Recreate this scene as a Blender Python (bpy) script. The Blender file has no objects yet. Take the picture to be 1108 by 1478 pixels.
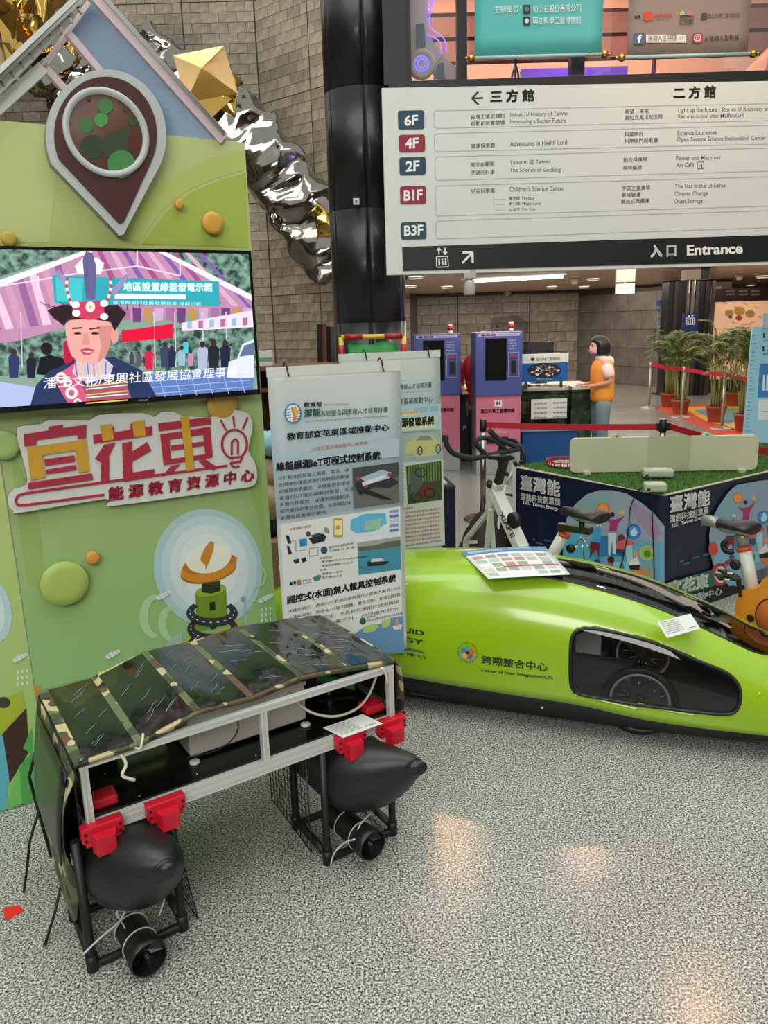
import bpy, math, random
from mathutils import Vector as V, Matrix
from mathutils.geometry import tessellate_polygon
R = random.Random(7)
PI = math.pi
SC = bpy.context.scene
COL = SC.collection

# ---------------------------------------------------------------- camera
H = 1.7
FPX = 1110.0
cp, cr_ = math.atan((739 - 468) / 1110), math.atan(.030)
FW = V((0, math.cos(cp), -math.sin(cp)))
_R0, _D0 = V((1, 0, 0)), V((0, -math.sin(cp), -math.cos(cp)))
RT = _R0 * math.cos(cr_) + _D0 * math.sin(cr_)
DN = -_R0 * math.sin(cr_) + _D0 * math.cos(cr_)
CAM = V((0, 0, H))
cd = bpy.data.cameras.new('camera')
cam = bpy.data.objects.new('camera', cd)
COL.objects.link(cam)
SC.camera = cam
cd.sensor_fit = 'VERTICAL'
cd.sensor_height = 24
cd.lens = 24 * FPX / 1478
cd.clip_start = .05
cd.clip_end = 200
m_ = Matrix((RT, -DN, -FW)).transposed().to_4x4()
m_.translation = CAM
cam.matrix_world = m_

# ---------------------------------------------------------------- world and light
SC.view_settings.view_transform = 'Standard'
SC.view_settings.look = 'None'
SC.view_settings.gamma = 1
SC.view_settings.exposure = -0.07
SC.view_settings.use_curve_mapping = False
wd = bpy.data.worlds.new('daylight')
SC.world = wd
wd.use_nodes = True
bg = wd.node_tree.nodes['Background']
bg.inputs[0].default_value = (.95, 1, .96, 1)
bg.inputs[1].default_value = .85


def area(name, loc, size, power, color=(1, 1, 1), aim=(0, 0, -1), sy=None):
    l = bpy.data.lights.new(name, 'AREA')
    l.energy = power
    l.color = color
    l.shape = 'RECTANGLE'
    l.size = size
    l.size_y = sy or size
    o = bpy.data.objects.new(name, l)
    COL.objects.link(o)
    o.location = loc
    o.rotation_euler = V(aim).to_track_quat('-Z', 'Y').to_euler()
    return o


area('skylight', (0, 1.5, 11.5), 12, 950, (.98, 1, .96), sy=9)
area('hall_fill', (-1.0, -4.5, 4.6), 5, 300, (1, .97, .92), aim=(.15, .75, -.5), sy=2)  # added fill from behind the camera, brightens the surfaces facing it
area('wall_washer', (-4.5, 17, 7.0), 5, 300, (1, .88, .72), aim=(-.05, .8, -.05), sy=1)


# ---------------------------------------------------------------- helpers
def lin(h):
    if isinstance(h, tuple):
        return h
    h = h.lstrip('#')
    c = [int(h[i:i + 2], 16) / 255 for i in (0, 2, 4)]
    return tuple((x / 12.92 if x <= .04045 else ((x + .055) / 1.055) ** 2.4) for x in c)


MC = {}


def mat(name, col, rough=.5, metal=0, emit=0, bump=0, bscale=60, vary=.04, vscale=3, spec=None, coat=0):
    if name in MC:
        return MC[name]
    m = bpy.data.materials.new(name)
    m.use_nodes = True
    nt = m.node_tree
    b = nt.nodes['Principled BSDF']
    c = lin(col)
    b.inputs['Roughness'].default_value = rough
    b.inputs['Metallic'].default_value = metal
    if spec is not None:
        b.inputs['Specular IOR Level'].default_value = spec
    if coat:
        b.inputs['Coat Weight'].default_value = coat
        b.inputs['Coat Roughness'].default_value = .08
    b.inputs['Base Color'].default_value = (*c, 1)
    if vary or bump:
        tc = nt.nodes.new('ShaderNodeTexCoord')
    if vary:
        n = nt.nodes.new('ShaderNodeTexNoise')
        n.inputs['Scale'].default_value = vscale
        n.inputs['Detail'].default_value = 3
        nt.links.new(tc.outputs['Object'], n.inputs['Vector'])
        r = nt.nodes.new('ShaderNodeMapRange')
        r.inputs['To Min'].default_value = 1 - vary * 2
        r.inputs['To Max'].default_value = 1 + vary * 2
        nt.links.new(n.outputs['Fac'], r.inputs['Value'])
        x = nt.nodes.new('ShaderNodeMix')
        x.data_type = 'RGBA'
        x.blend_type = 'MULTIPLY'
        x.inputs[0].default_value = 1
        x.inputs[6].default_value = (*c, 1)
        nt.links.new(r.outputs[0], x.inputs[7])
        nt.links.new(x.outputs[2], b.inputs['Base Color'])
    if bump:
        n2 = nt.nodes.new('ShaderNodeTexNoise')
        n2.inputs['Scale'].default_value = bscale
        nt.links.new(tc.outputs['Object'], n2.inputs['Vector'])
        bp = nt.nodes.new('ShaderNodeBump')
        bp.inputs['Strength'].default_value = min(1, bump)
        bp.inputs['Distance'].default_value = .01
        nt.links.new(n2.outputs['Fac'], bp.inputs['Height'])
        nt.links.new(bp.outputs[0], b.inputs['Normal'])
    if emit:
        b.inputs['Emission Color'].default_value = (*c, 1)
        b.inputs['Emission Strength'].default_value = emit
        if emit >= 1:
            b.inputs['Base Color'].default_value = (0, 0, 0, 1)
            for l in list(nt.links):
                if l.to_socket == b.inputs['Base Color']:
                    nt.links.remove(l)
    MC[name] = m
    return m


def pr(hexcol, rough=.55):
    """plain printed ink colour"""
    return mat('ink_' + hexcol.strip('#') + ('' if rough == .55 else str(rough)), hexcol, rough, vary=.02, vscale=8)


def em(hexcol, s=.55):
    return mat('screen_' + hexcol.strip('#'), hexcol, .3, emit=s * 1.0 if s >= 1 else s, vary=0)


def ramp_mat(name, tex, stops, rough=.5, scale=5, detail=3, bump=0, metal=0, interp='LINEAR', coat=0, tscale=(1, 1, 1)):
    """material whose colour is a ramp over a procedural texture (object coordinates)"""
    m = bpy.data.materials.new(name)
    m.use_nodes = True
    nt = m.node_tree
    b = nt.nodes['Principled BSDF']
    b.inputs['Roughness'].default_value = rough
    b.inputs['Metallic'].default_value = metal
    if coat:
        b.inputs['Coat Weight'].default_value = coat
    tc = nt.nodes.new('ShaderNodeTexCoord')
    mp = nt.nodes.new('ShaderNodeMapping')
    mp.inputs['Scale'].default_value = tscale
    nt.links.new(tc.outputs['Object'], mp.inputs['Vector'])
    if tex == 'voronoi':
        n = nt.nodes.new('ShaderNodeTexVoronoi')
        n.inputs['Scale'].default_value = scale
        out = n.outputs['Color']
    else:
        n = nt.nodes.new('ShaderNodeTexNoise')
        n.inputs['Scale'].default_value = scale
        n.inputs['Detail'].default_value = detail
        out = n.outputs['Fac']
    nt.links.new(mp.outputs[0], n.inputs['Vector'])
    r = nt.nodes.new('ShaderNodeValToRGB')
    r.color_ramp.interpolation = interp
    els = r.color_ramp.elements
    while len(els) < len(stops):
        els.new(.5)
    for e, (p, c) in zip(els, stops):
        e.position = p
        e.color = (*lin(c), 1)
    nt.links.new(out, r.inputs[0])
    nt.links.new(r.outputs[0], b.inputs['Base Color'])
    if bump:
        bp = nt.nodes.new('ShaderNodeBump')
        bp.inputs['Strength'].default_value = bump
        bp.inputs['Distance'].default_value = .01
        nt.links.new(out, bp.inputs['Height'])
        nt.links.new(bp.outputs[0], b.inputs['Normal'])
    MC[name] = m
    return m


def grad_mat(name, axis, p0, p1, stops, rough=.5):
    """printed gradient along a direction in object coordinates"""
    m = bpy.data.materials.new(name)
    m.use_nodes = True
    nt = m.node_tree
    b = nt.nodes['Principled BSDF']
    b.inputs['Roughness'].default_value = rough
    tc = nt.nodes.new('ShaderNodeTexCoord')
    d = nt.nodes.new('ShaderNodeVectorMath')
    d.operation = 'DOT_PRODUCT'
    nt.links.new(tc.outputs['Object'], d.inputs[0])
    d.inputs[1].default_value = axis
    mr = nt.nodes.new('ShaderNodeMapRange')
    mr.inputs['From Min'].default_value = p0
    mr.inputs['From Max'].default_value = p1
    nt.links.new(d.outputs['Value'], mr.inputs['Value'])
    r = nt.nodes.new('ShaderNodeValToRGB')
    els = r.color_ramp.elements
    while len(els) < len(stops):
        els.new(.5)
    for e, (p, c) in zip(els, stops):
        e.position = p
        e.color = (*lin(c), 1)
    nt.links.new(mr.outputs[0], r.inputs[0])
    nt.links.new(r.outputs[0], b.inputs['Base Color'])
    MC[name] = m
    return m


def glass_mat(name, tint, refl=.5, rough=.02):
    """thin sheet: tinted transparency with a fresnel reflection"""
    m = bpy.data.materials.new(name)
    m.use_nodes = True
    nt = m.node_tree
    nt.nodes.remove(nt.nodes['Principled BSDF'])
    o = nt.nodes['Material Output']
    t = nt.nodes.new('ShaderNodeBsdfTransparent')
    t.inputs[0].default_value = (*tint, 1)
    g = nt.nodes.new('ShaderNodeBsdfGlossy')
    g.inputs['Roughness'].default_value = rough
    g.inputs['Color'].default_value = (refl * 2 if refl < .5 else 1,) * 3 + (1,)
    f = nt.nodes.new('ShaderNodeFresnel')
    f.inputs[0].default_value = 1.5
    x = nt.nodes.new('ShaderNodeMixShader')
    nt.links.new(f.outputs[0], x.inputs[0])
    nt.links.new(t.outputs[0], x.inputs[1])
    nt.links.new(g.outputs[0], x.inputs[2])
    nt.links.new(x.outputs[0], o.inputs[0])
    MC[name] = m
    return m


# pixel rays of the reference view, used once to find real positions on real planes
def ray(x, y):
    return FW + RT * ((x - 554) / FPX) + DN * ((y - 739) / FPX)


def onz(x, y, z=0.0):
    d = ray(x, y)
    return CAM + d * ((z - H) / d.z)


def ony(x, y, Y):
    d = ray(x, y)
    return CAM + d * (Y / d.y)


def proj(q):
    v = V(q) - CAM
    z = v.dot(FW)
    return (554 + FPX * v.dot(RT) / z, 739 + FPX * v.dot(DN) / z) if z > .05 else (-9999, -9999)


class Plane:
    """vertical (or any) plane with its own 2-D axes; pt() maps reference pixels onto it"""

    def __init__(s, o, u, v=(0, 0, 1)):
        s.o = V(o)
        s.u = V(u).normalized()
        s.v = (V(v) - s.u * V(v).dot(s.u)).normalized()
        s.n = s.u.cross(s.v)
        if s.n.dot(CAM - s.o) < 0:
            s.n = -s.n

    def px(s, x, y, off=0):
        d = ray(x, y)
        o = s.o + s.n * off
        return CAM + d * ((o - CAM).dot(s.n) / d.dot(s.n))

    def ab(s, x, y, off=0):
        q = s.px(x, y, off) - s.o
        return q.dot(s.u), q.dot(s.v)

    def at(s, a, b, c=0):
        return s.o + s.u * a + s.v * b + s.n * c


TXC = {}


def text_geo(body, bold=0.0, res=2):
    k = (body, bold, res)
    if k not in TXC:
        c = bpy.data.curves.new('t', 'FONT')
        c.body = body
        c.resolution_u = res
        c.offset = bold
        o = bpy.data.objects.new('t', c)
        m = o.to_mesh()
        vs = [(v.co.x, v.co.y) for v in m.vertices]
        fs = [tuple(p.vertices) for p in m.polygons]
        o.to_mesh_clear()
        bpy.data.objects.remove(o)
        bpy.data.curves.remove(c)
        xs = [v[0] for v in vs]
        ys = [v[1] for v in vs]
        TXC[k] = (vs, fs, min(xs), max(xs), min(ys), max(ys))
    return TXC[k]


class MB:
    def __init__(s):
        s.v, s.f, s.m, s.mats, s.s = [], [], [], [], []

    def mi(s, m):
        if m not in s.mats:
            s.mats.append(m)
        return s.mats.index(m)

    def add(s, vs, fs, m, smooth=False):
        n = len(s.v)
        i = s.mi(m)
        s.v += [V(v) for v in vs]
        for f in fs:
            s.f.append(tuple(n + k for k in f))
            s.m.append(i)
            s.s.append(smooth)
        return s

    def box(s, a, b, m, M=None):
        x0, y0, z0 = a
        x1, y1, z1 = b
        vs = [V(p) for p in ((x0, y0, z0), (x1, y0, z0), (x1, y1, z0), (x0, y1, z0), (x0, y0, z1), (x1, y0, z1), (x1, y1, z1), (x0, y1, z1))]
        if M is not None:
            vs = [M @ v for v in vs]
        return s.add(vs, [(0, 3, 2, 1), (4, 5, 6, 7), (0, 1, 5, 4), (1, 2, 6, 5), (2, 3, 7, 6), (3, 0, 4, 7)], m)

    def cbox(s, c, d, m, M=None):
        return s.box([c[i] - d[i] / 2 for i in range(3)], [c[i] + d[i] / 2 for i in range(3)], m, M)

    def bar(s, p, q, w, h, m, up=(0, 0, 1)):
        """rectangular bar from p to q, w across, h along 'up'"""
        p, q = V(p), V(q)
        d = (q - p).normalized()
        r = d.cross(V(up)).normalized() * (w / 2)
        t = r.cross(d).normalized() * (h / 2)
        vs = [p - r - t, p + r - t, p + r + t, p - r + t, q - r - t, q + r - t, q + r + t, q - r + t]
        return s.add(vs, [(0, 1, 2, 3), (7, 6, 5, 4), (0, 4, 5, 1), (1, 5, 6, 2), (2, 6, 7, 3), (3, 7, 4, 0)], m)

    def loft(s, rings, m, smooth=True, caps=True, closed=True):
        n = len(rings[0])
        vs = [p for r in rings for p in r]
        fs = []
        for i in range(len(rings) - 1):
            for j in range(n if closed else n - 1):
                k = (j + 1) % n
                fs.append((i * n + j, i * n + k, (i + 1) * n + k, (i + 1) * n + j))
        s.add(vs, fs, m, smooth)
        if caps:
            b = len(s.v) - len(vs)
            i = s.mi(m)
            for f in (tuple(b + j for j in range(n))[::-1], tuple(b + (len(rings) - 1) * n + j for j in range(n))):
                s.f.append(f)
                s.m.append(i)
                s.s.append(False)
        return s

    def tube(s, path, r, m, n=8, caps=True, closed=False, smooth=True):
        P = [V(p) for p in path]
        if closed:
            P = P + [P[0], P[1]]
        rr = r if isinstance(r, (list, tuple)) else [r] * len(P)
        rings = []
        d0 = (P[1] - P[0]).normalized()
        a = d0.orthogonal().normalized()
        for i, p in enumerate(P):
            if 0 < i < len(P) - 1:
                d = ((P[i] - P[i - 1]).normalized() + (P[i + 1] - P[i]).normalized())
                if d.length < 1e-6:
                    d = P[i + 1] - P[i]
            else:
                d = (P[1] - P[0]) if i == 0 else (P[-1] - P[-2])
            d.normalize()
            a = (a - d * a.dot(d)).normalized()
            b = d.cross(a)
            rings.append([p + (a * math.cos(t) + b * math.sin(t)) * rr[i] for t in [2 * PI * k / n for k in range(n)]])
        if closed:
            rings = rings[:-1]
        return s.loft(rings, m, smooth, caps and not closed)

    def lathe(s, prof, o, m, n=20, axis=(0, 0, 1), smooth=True, caps=True):
        """prof: list of (radius, height along axis)"""
        ax = V(axis).normalized()
        a = ax.orthogonal().normalized()
        b = ax.cross(a)
        o = V(o)
        rings = [[o + ax * h + (a * math.cos(t) + b * math.sin(t)) * max(r, 1e-4) for t in [2 * PI * k / n for k in range(n)]] for r, h in prof]
        return s.loft(rings, m, smooth, caps)

    def ball(s, c, r, m, n=14, k=8, M=None):
        r = r if isinstance(r, (tuple, list)) else (r, r, r)
        rings = []
        for i in range(k + 1):
            t = PI * i / k
            rings.append([V(c) + (M @ V(q) if M else V(q)) for q in [(r[0] * max(math.sin(t), .002) * math.cos(p), r[1] * max(math.sin(t), .002) * math.sin(p), r[2] * math.cos(t)) for p in [2 * PI * j / n for j in range(n)]]])
        return s.loft(rings[::-1], m, True, True)

    def poly(s, pts, m, n=None, smooth=False):
        """flat polygon of 3-D points, any outline"""
        P = [V(p) for p in pts]
        tr = tessellate_polygon([P])
        fs = []
        for t in tr:
            fs.append(tuple(t))
        if n is not None and fs:
            t = fs[0]
            if (P[t[1]] - P[t[0]]).cross(P[t[2]] - P[t[0]]).dot(V(n)) < 0:
                fs = [f[::-1] for f in fs]
        return s.add(P, fs, m, smooth)

    def prism(s, pts, off, m, side=None):
        """pts: planar outline; off: extrusion vector; caps both ends"""
        P = [V(p) for p in pts]
        off = V(off)
        s.poly(P, m, -off)
        s.poly([p + off for p in P], m, off)
        k = len(P)
        return s.add(P + [p + off for p in P], [(i, (i + 1) % k, k + (i + 1) % k, k + i) for i in range(k)], side or m)

    # --- prints on a plane, given in reference pixels
    def pp(s, pl, pts, m, off=.001):
        return s.poly([pl.px(x, y, off) for x, y in pts], m, pl.n)

    def pell(s, pl, cx, cy, rx, ry, m, off=.001, rot=0, n=28, a0=0, a1=2 * PI):
        c, q = math.cos(rot), math.sin(rot)
        ts = [a0 + (a1 - a0) * k / n for k in range(n if a1 - a0 > 6.28 else n + 1)]
        return s.pp(pl, [(cx + rx * math.cos(t) * c - ry * math.sin(t) * q, cy + rx * math.cos(t) * q + ry * math.sin(t) * c) for t in ts], m, off)

    def pline(s, pl, pts, w, m, off=.001, closed=False):
        """line w reference pixels wide printed on the plane"""
        if closed:
            pts = list(pts) + [pts[0]]
        for (x0, y0), (x1, y1) in zip(pts[:-1], pts[1:]):
            L = math.hypot(x1 - x0, y1 - y0) or 1
            nx, ny = -(y1 - y0) / L * w / 2, (x1 - x0) / L * w / 2
            s.pp(pl, [(x0 + nx, y0 + ny), (x1 + nx, y1 + ny), (x1 - nx, y1 - ny), (x0 - nx, y0 - ny)], m, off)
        return s

    def ptext(s, pl, x0, y0, x1, y1, h, body, m, off=.0015, bold=.01, res=2, depth=0):
        """text whose lower left / lower right corners lie at the two pixels and whose height is h pixels"""
        cjk = any(ord(c) > 0x2e80 for c in body)
        vs, fs, a0, a1, b0, b1 = text_geo(body, 0 if cjk else bold, res)
        A, B, T = pl.px(x0, y0, off), pl.px(x1, y1, off), pl.px(x0, y0 - h, off)
        U, W = (B - A) / (a1 - a0), (T - A) / (b1 - b0)
        k = bold * 1.3
        for dx, dy in ((-k, -k), (k, -k), (-k, k), (k, k)) if cjk and bold > .015 else ((0, 0),):
            s.add([A + U * (x - a0 + dx) + W * (y - b0 + dy) for x, y in vs], fs, m)
        return s

    def text(s, o, u, v, w, h, body, m, bold=.01, res=2):
        """text filling the w x h box at o along u, v"""
        cjk = any(ord(c) > 0x2e80 for c in body)
        vs, fs, a0, a1, b0, b1 = text_geo(body, 0 if cjk else bold, res)
        k = bold * 1.3
        o, u, v = V(o), V(u).normalized() * (w / (a1 - a0)), V(v).normalized() * (h / (b1 - b0))
        for dx, dy in ((-k, -k), (k, -k), (-k, k), (k, k)) if cjk and bold > .015 else ((0, 0),):
            s.add([o + u * (x - a0 + dx) + v * (y - b0 + dy) for x, y in vs], fs, m)
        return s

    def xf(s, M):
        s.v = [M @ v for v in s.v]
        return s

    def build(s, name, parent=None, world=False, bevel=0, label=None, solid=0, sub=0):
        me = bpy.data.meshes.new(name)
        off = V((0, 0, 0))
        if parent is not None and world:
            q = parent
            while q is not None:
                off += q.location
                q = q.parent
        me.from_pydata([tuple(v - off) for v in s.v], [], s.f)
        for m in s.mats:
            me.materials.append(m)
        me.polygons.foreach_set('material_index', s.m)
        me.polygons.foreach_set('use_smooth', s.s)
        me.update()
        o = bpy.data.objects.new(name, me)
        COL.objects.link(o)
        if parent is not None:
            o.parent = parent
        if solid:
            k = o.modifiers.new('s', 'SOLIDIFY')
            k.thickness = solid
            k.offset = 0
        if bevel:
            k = o.modifiers.new('b', 'BEVEL')
            k.width = bevel
            k.segments = 2
            k.limit_method = 'ANGLE'
        if sub:
            k = o.modifiers.new('u', 'SUBSURF')
            k.levels = k.render_levels = sub
        if label:
            o['label'] = label
        return o


def tag(o, label, cat, group=None, kind=None):
    if label:
        o['label'] = label
    if cat:
        o['category'] = cat
    if group:
        o['group'] = group
    if kind:
        o['kind'] = kind
    return o


def thing(name, label, cat, loc=(0, 0, 0), rz=0, group=None):
    o = bpy.data.objects.new(name, None)
    COL.objects.link(o)
    o.empty_display_size = .1
    o.location = loc
    o.rotation_euler = (0, 0, rz)
    return tag(o, label, cat, group)


def struct(o):
    o['kind'] = 'structure'
    return o


def dup(o, parent=None, link=None):
    c = o.copy()
    COL.objects.link(c)
    if parent is not None:
        c.parent = parent
    for ch in list(o.children):
        dup(ch, c)
    return c


def rrect(x0, y0, x1, y1, r, n=4):
    pts = []
    for cx, cy, a in ((x1 - r, y1 - r, 0), (x0 + r, y1 - r, PI / 2), (x0 + r, y0 + r, PI), (x1 - r, y0 + r, 1.5 * PI)):
        for k in range(n + 1):
            t = a + PI / 2 * k / n
            pts.append((cx + r * math.cos(t), cy + r * math.sin(t)))
    return pts


def smooth_pts(pts, n=4, closed=False):
    """Catmull-Rom through 2-D or 3-D points"""
    P = [V(p) for p in pts]
    N = len(P)
    out = []
    for i in range(N if closed else N - 1):
        p0 = P[(i - 1) % N] if closed or i > 0 else P[0]
        p1, p2 = P[i], P[(i + 1) % N]
        p3 = P[(i + 2) % N] if closed or i + 2 < N else P[-1]
        for k in range(n):
            t = k / n
            out.append(.5 * ((2 * p1) + (p2 - p0) * t + (2 * p0 - 5 * p1 + 4 * p2 - p3) * t * t + (3 * p1 - p0 - 3 * p2 + p3) * t ** 3))
    if not closed:
        out.append(P[-1])
    return out


BLACK = mat('black_plastic', '#141414', .45, bump=.1)
WHITE = mat('white_plastic', '#d9dbd6', .4)
CHROME = mat('polished_steel', '#c9c9c6', .18, 1)
ALU = mat('anodised_aluminium', '#d3d5d1', .42, .35)
# ================================================================ the hall
def granite():
    m = bpy.data.materials.new('speckled_granite')
    m.use_nodes = True
    nt = m.node_tree
    b = nt.nodes['Principled BSDF']
    tc = nt.nodes.new('ShaderNodeTexCoord')
    n = nt.nodes.new('ShaderNodeTexNoise')
    n.inputs['Scale'].default_value = 150
    n.inputs['Detail'].default_value = 5
    n.inputs['Roughness'].default_value = .8
    n2 = nt.nodes.new('ShaderNodeTexNoise')
    n2.inputs['Scale'].default_value = 1.3
    n2.inputs['Detail'].default_value = 2
    geo = nt.nodes.new('ShaderNodeNewGeometry')
    nt.links.new(geo.outputs['Position'], n.inputs['Vector'])
    nt.links.new(geo.outputs['Position'], n2.inputs['Vector'])
    r = nt.nodes.new('ShaderNodeValToRGB')
    e = r.color_ramp.elements
    for _ in range(3):
        e.new(.5)
    for el, (p, c) in zip(e, [(.395, '#1c1d1c'), (.45, '#4f504d'), (.50, '#8e8f89'), (.55, '#babab1'), (.615, '#ebeadf')]):
        el.position = p
        el.color = (*lin(c), 1)
    nt.links.new(n.outputs['Fac'], r.inputs[0])
    mr = nt.nodes.new('ShaderNodeMapRange')
    mr.inputs['To Min'].default_value = .85
    mr.inputs['To Max'].default_value = 1.12
    nt.links.new(n2.outputs['Fac'], mr.inputs['Value'])
    x = nt.nodes.new('ShaderNodeMix')
    x.data_type = 'RGBA'
    x.blend_type = 'MULTIPLY'
    x.inputs[0].default_value = 1
    nt.links.new(r.outputs[0], x.inputs[6])
    nt.links.new(mr.outputs[0], x.inputs[7])
    nt.links.new(x.outputs[2], b.inputs['Base Color'])
    rr = nt.nodes.new('ShaderNodeMapRange')
    rr.inputs['To Min'].default_value = .16
    rr.inputs['To Max'].default_value = .24
    nt.links.new(n2.outputs['Fac'], rr.inputs['Value'])
    nt.links.new(rr.outputs[0], b.inputs['Roughness'])
    b.inputs['Specular IOR Level'].default_value = .5
    return m


GRAN = granite()
floor = struct(MB().box((-16, -8, -.12), (16, 27, -.012), mat('mortar', '#5b5b57', .8)).build('floor'))
TS, TX0, TY0 = 1.2, .257, 2.035
tm = None
for i in range(-8, 11):
    for j in range(-3, 19):
        x, y = TX0 + i * TS, TY0 + j * TS
        c = proj((x + TS / 2, max(y + TS / 2, .6), 0))
        if y < -2.2 or (y > 2 and not (-900 < c[0] < 2100)) or (y > 9 and not (300 < c[0] < 1700)):
            continue
        if tm is None:
            b = MB()
            g = .0007
            b.box((g, g, -.02), (TS - g, TS - g, 0), GRAN)
            to = b.build('tile', floor)
            tm = to.data
        else:
            to = bpy.data.objects.new('tile', tm)
            COL.objects.link(to)
            to.parent = floor
        to.location = (x, y, 0)
MB().box((-16, -8, -.02), (16, 27, -.004), GRAN).build('floor_border', floor)

STONE = ramp_mat('granite_block', 'noise', [(.3, '#8d8476'), (.5, '#a09482'), (.7, '#b2a795')], .35, 6, 4)
STONE2 = ramp_mat('granite_block_dark', 'noise', [(.3, '#847b6e'), (.55, '#958a7a'), (.75, '#a59a89')], .3, 8, 4)
STONE3 = ramp_mat('granite_block_light', 'noise', [(.3, '#989080'), (.55, '#aca190'), (.75, '#beb4a2')], .4, 7, 4)
GREYST = ramp_mat('grey_stone', 'noise', [(.3, '#6f6a61'), (.55, '#7f796f'), (.75, '#8d877c')], .4, 3, 5, bump=.1)
JOINT = mat('stone_joint', '#4b453c', .9)


def brick_wall(name, o, u, length, height, bw, bh, vis, big=4, rows=10, mats=(STONE, STONE2, STONE3), off=0, limit=300):
    """wall slab with every block laid as its own piece; vis: pixel test of what can be seen"""
    o, u = V(o), V(u).normalized()
    n = V((u.y, -u.x, 0))
    ang = math.atan2(u.y, u.x)
    b = MB()
    b.add([o, o + u * length, o + u * length + V((0, 0, height)), o + V((0, 0, height)),
           o - n * .3, o + u * length - n * .3, o + u * length + V((0, 0, height)) - n * .3, o + V((0, 0, height)) - n * .3],
          [(0, 1, 2, 3), (5, 4, 7, 6), (4, 0, 3, 7), (1, 5, 6, 2), (3, 2, 6, 7)], JOINT)
    wall = struct(b.build(name))
    cells = []
    nr = int(height / bh)
    for r in range(nr):
        sh = (bw / 2 if r % 2 else 0) + off
        k0 = -1
        for k in range(k0, int(length / bw) + 1):
            x0, x1 = k * bw + sh, k * bw + sh + bw
            # a continuous dark joint every few blocks cuts the bond
            js = [q * bw * big for q in range(int(length / bw / big) + 2)]
            segs = [(max(x0, 0), min(x1, length))]
            for jx in js:
                segs = [q for s_ in segs for q in ((s_[0], min(s_[1], jx)), (max(s_[0], jx), s_[1])) if q[1] - q[0] > .03]
            for a, c in segs:
                g0 = .018 if any(abs(a - q) < .01 for q in js) else .006
                g1 = .018 if any(abs(c - q) < .01 for q in js) else .006
                zt = .02 if (r + 1) % rows == 0 else .006
                cells.append((a + g0, c - g1, r * bh + .006, (r + 1) * bh - zt))
    seen, rest = [], []
    for c in cells:
        q = proj(o + u * ((c[0] + c[1]) / 2) + V((0, 0, (c[2] + c[3]) / 2)))
        (seen if vis(*q) else rest).append(c)
    seen.sort(key=lambda c: -(c[1] - c[0]) + R.random() * .001)
    sh_ = {}

    def geo(c, dst, mt, base):
        d = R.uniform(.010, .018)
        x0, x1, z0, z1 = c
        P = [base + u * x + V((0, 0, z)) + n * d for x, z in ((x0, z0), (x1, z0), (x1, z1), (x0, z1))]
        Q = [p - n * (d + .004) for p in P]
        dst.add(Q + P, [(4, 5, 6, 7), (0, 1, 5, 4), (1, 2, 6, 5), (2, 3, 7, 6), (3, 0, 4, 7)], mt)
    for c in seen[:limit]:
        mt = R.choice(mats)
        key = (round(c[1] - c[0], 3), round(c[3] - c[2], 3), mt.name, R.randint(0, 1))
        if key not in sh_:
            b = MB()
            geo((0, c[1] - c[0], 0, c[3] - c[2]), b, mt, V((0, 0, 0)))
            bo = b.build('brick', wall)
            sh_[key] = bo.data
        else:
            bo = bpy.data.objects.new('brick', sh_[key])
            COL.objects.link(bo)
            bo.parent = wall
        bo.location = o + u * c[0] + V((0, 0, c[2]))
    b = MB()
    for c in seen[limit:] + [c for c in rest]:
        geo(c, b, R.choice(mats), o)
    if b.v:
        b.build('brickwork', wall)['kind'] = 'stuff'
    return wall


# back wall under the mezzanine
ZC = 2.45
brick_wall('wall_back', (0.2, 22, 0), (1, 0, 0), 5.35, ZC, .5, .272, lambda x, y: 575 < x < 845 and 405 < y < 560, off=.0)
q0 = V((5.55, 22, 0))
q1 = V((7.6, 17.6, 0))
brick_wall('wall_back_right', q0, q1 - q0, (q1 - q0).length, ZC, .98, .46, lambda x, y: 800 < x < 975 and 410 < y < 570, big=50, rows=50, mats=(GREYST,))
# tall atrium wall on the left, with a fold
AX = ony(385, 300, 24).x
fo = V((AX, 24, 0))
brick_wall('wall_left', (AX - 16 * .5 - .02, 24, 0), (1, 0, 0), 8.02, 12.2, .5, .262,
           lambda x, y: 120 < x < 390 and -15 < y < 340 and (x > 355 or y < 200 or y < (x - 130) * 1.1 - 5))
brick_wall('wall_left_return', fo, (.77, -.64, 0), 5.2, 12.2, .5, .262,
           lambda x, y: 355 < x < 488 and -15 < y < 540)
b = MB().box((-22, 24.3, 0), (AX - 8.02, 24.5, 12.2), STONE)
struct(b.build('wall_left_far'))
# rest of the hall, outside the picture
WARM = mat('warm_plaster', '#8b7f6d', .7)
DARKW = mat('dark_cladding', '#4c4a46', .5)
b = MB().box((-12.3, -8, 0), (-12, 24.4, 12), WARM)
for k in range(6):
    b.box((-12, -7 + k * 5, .3), (-11.9, -5.2 + k * 5, 9), DARKW)
struct(b.build('wall_side_left'))
b = MB().box((-12.3, -8.3, 0), (16, -8, 7), WARM)
for k in range(7):
    b.box((-11 + k * 4, -8, .2), (-9 + k * 4, -7.9, 6), DARKW)
struct(b.build('wall_behind'))
struct(MB().box((15.7, -8, 0), (16, 26, 12), WARM).build('wall_side_right'))
struct(MB().box((.2, 22.3, 0), (16, 22.5, 5.6), WARM).build('wall_mezzanine_back'))

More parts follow.
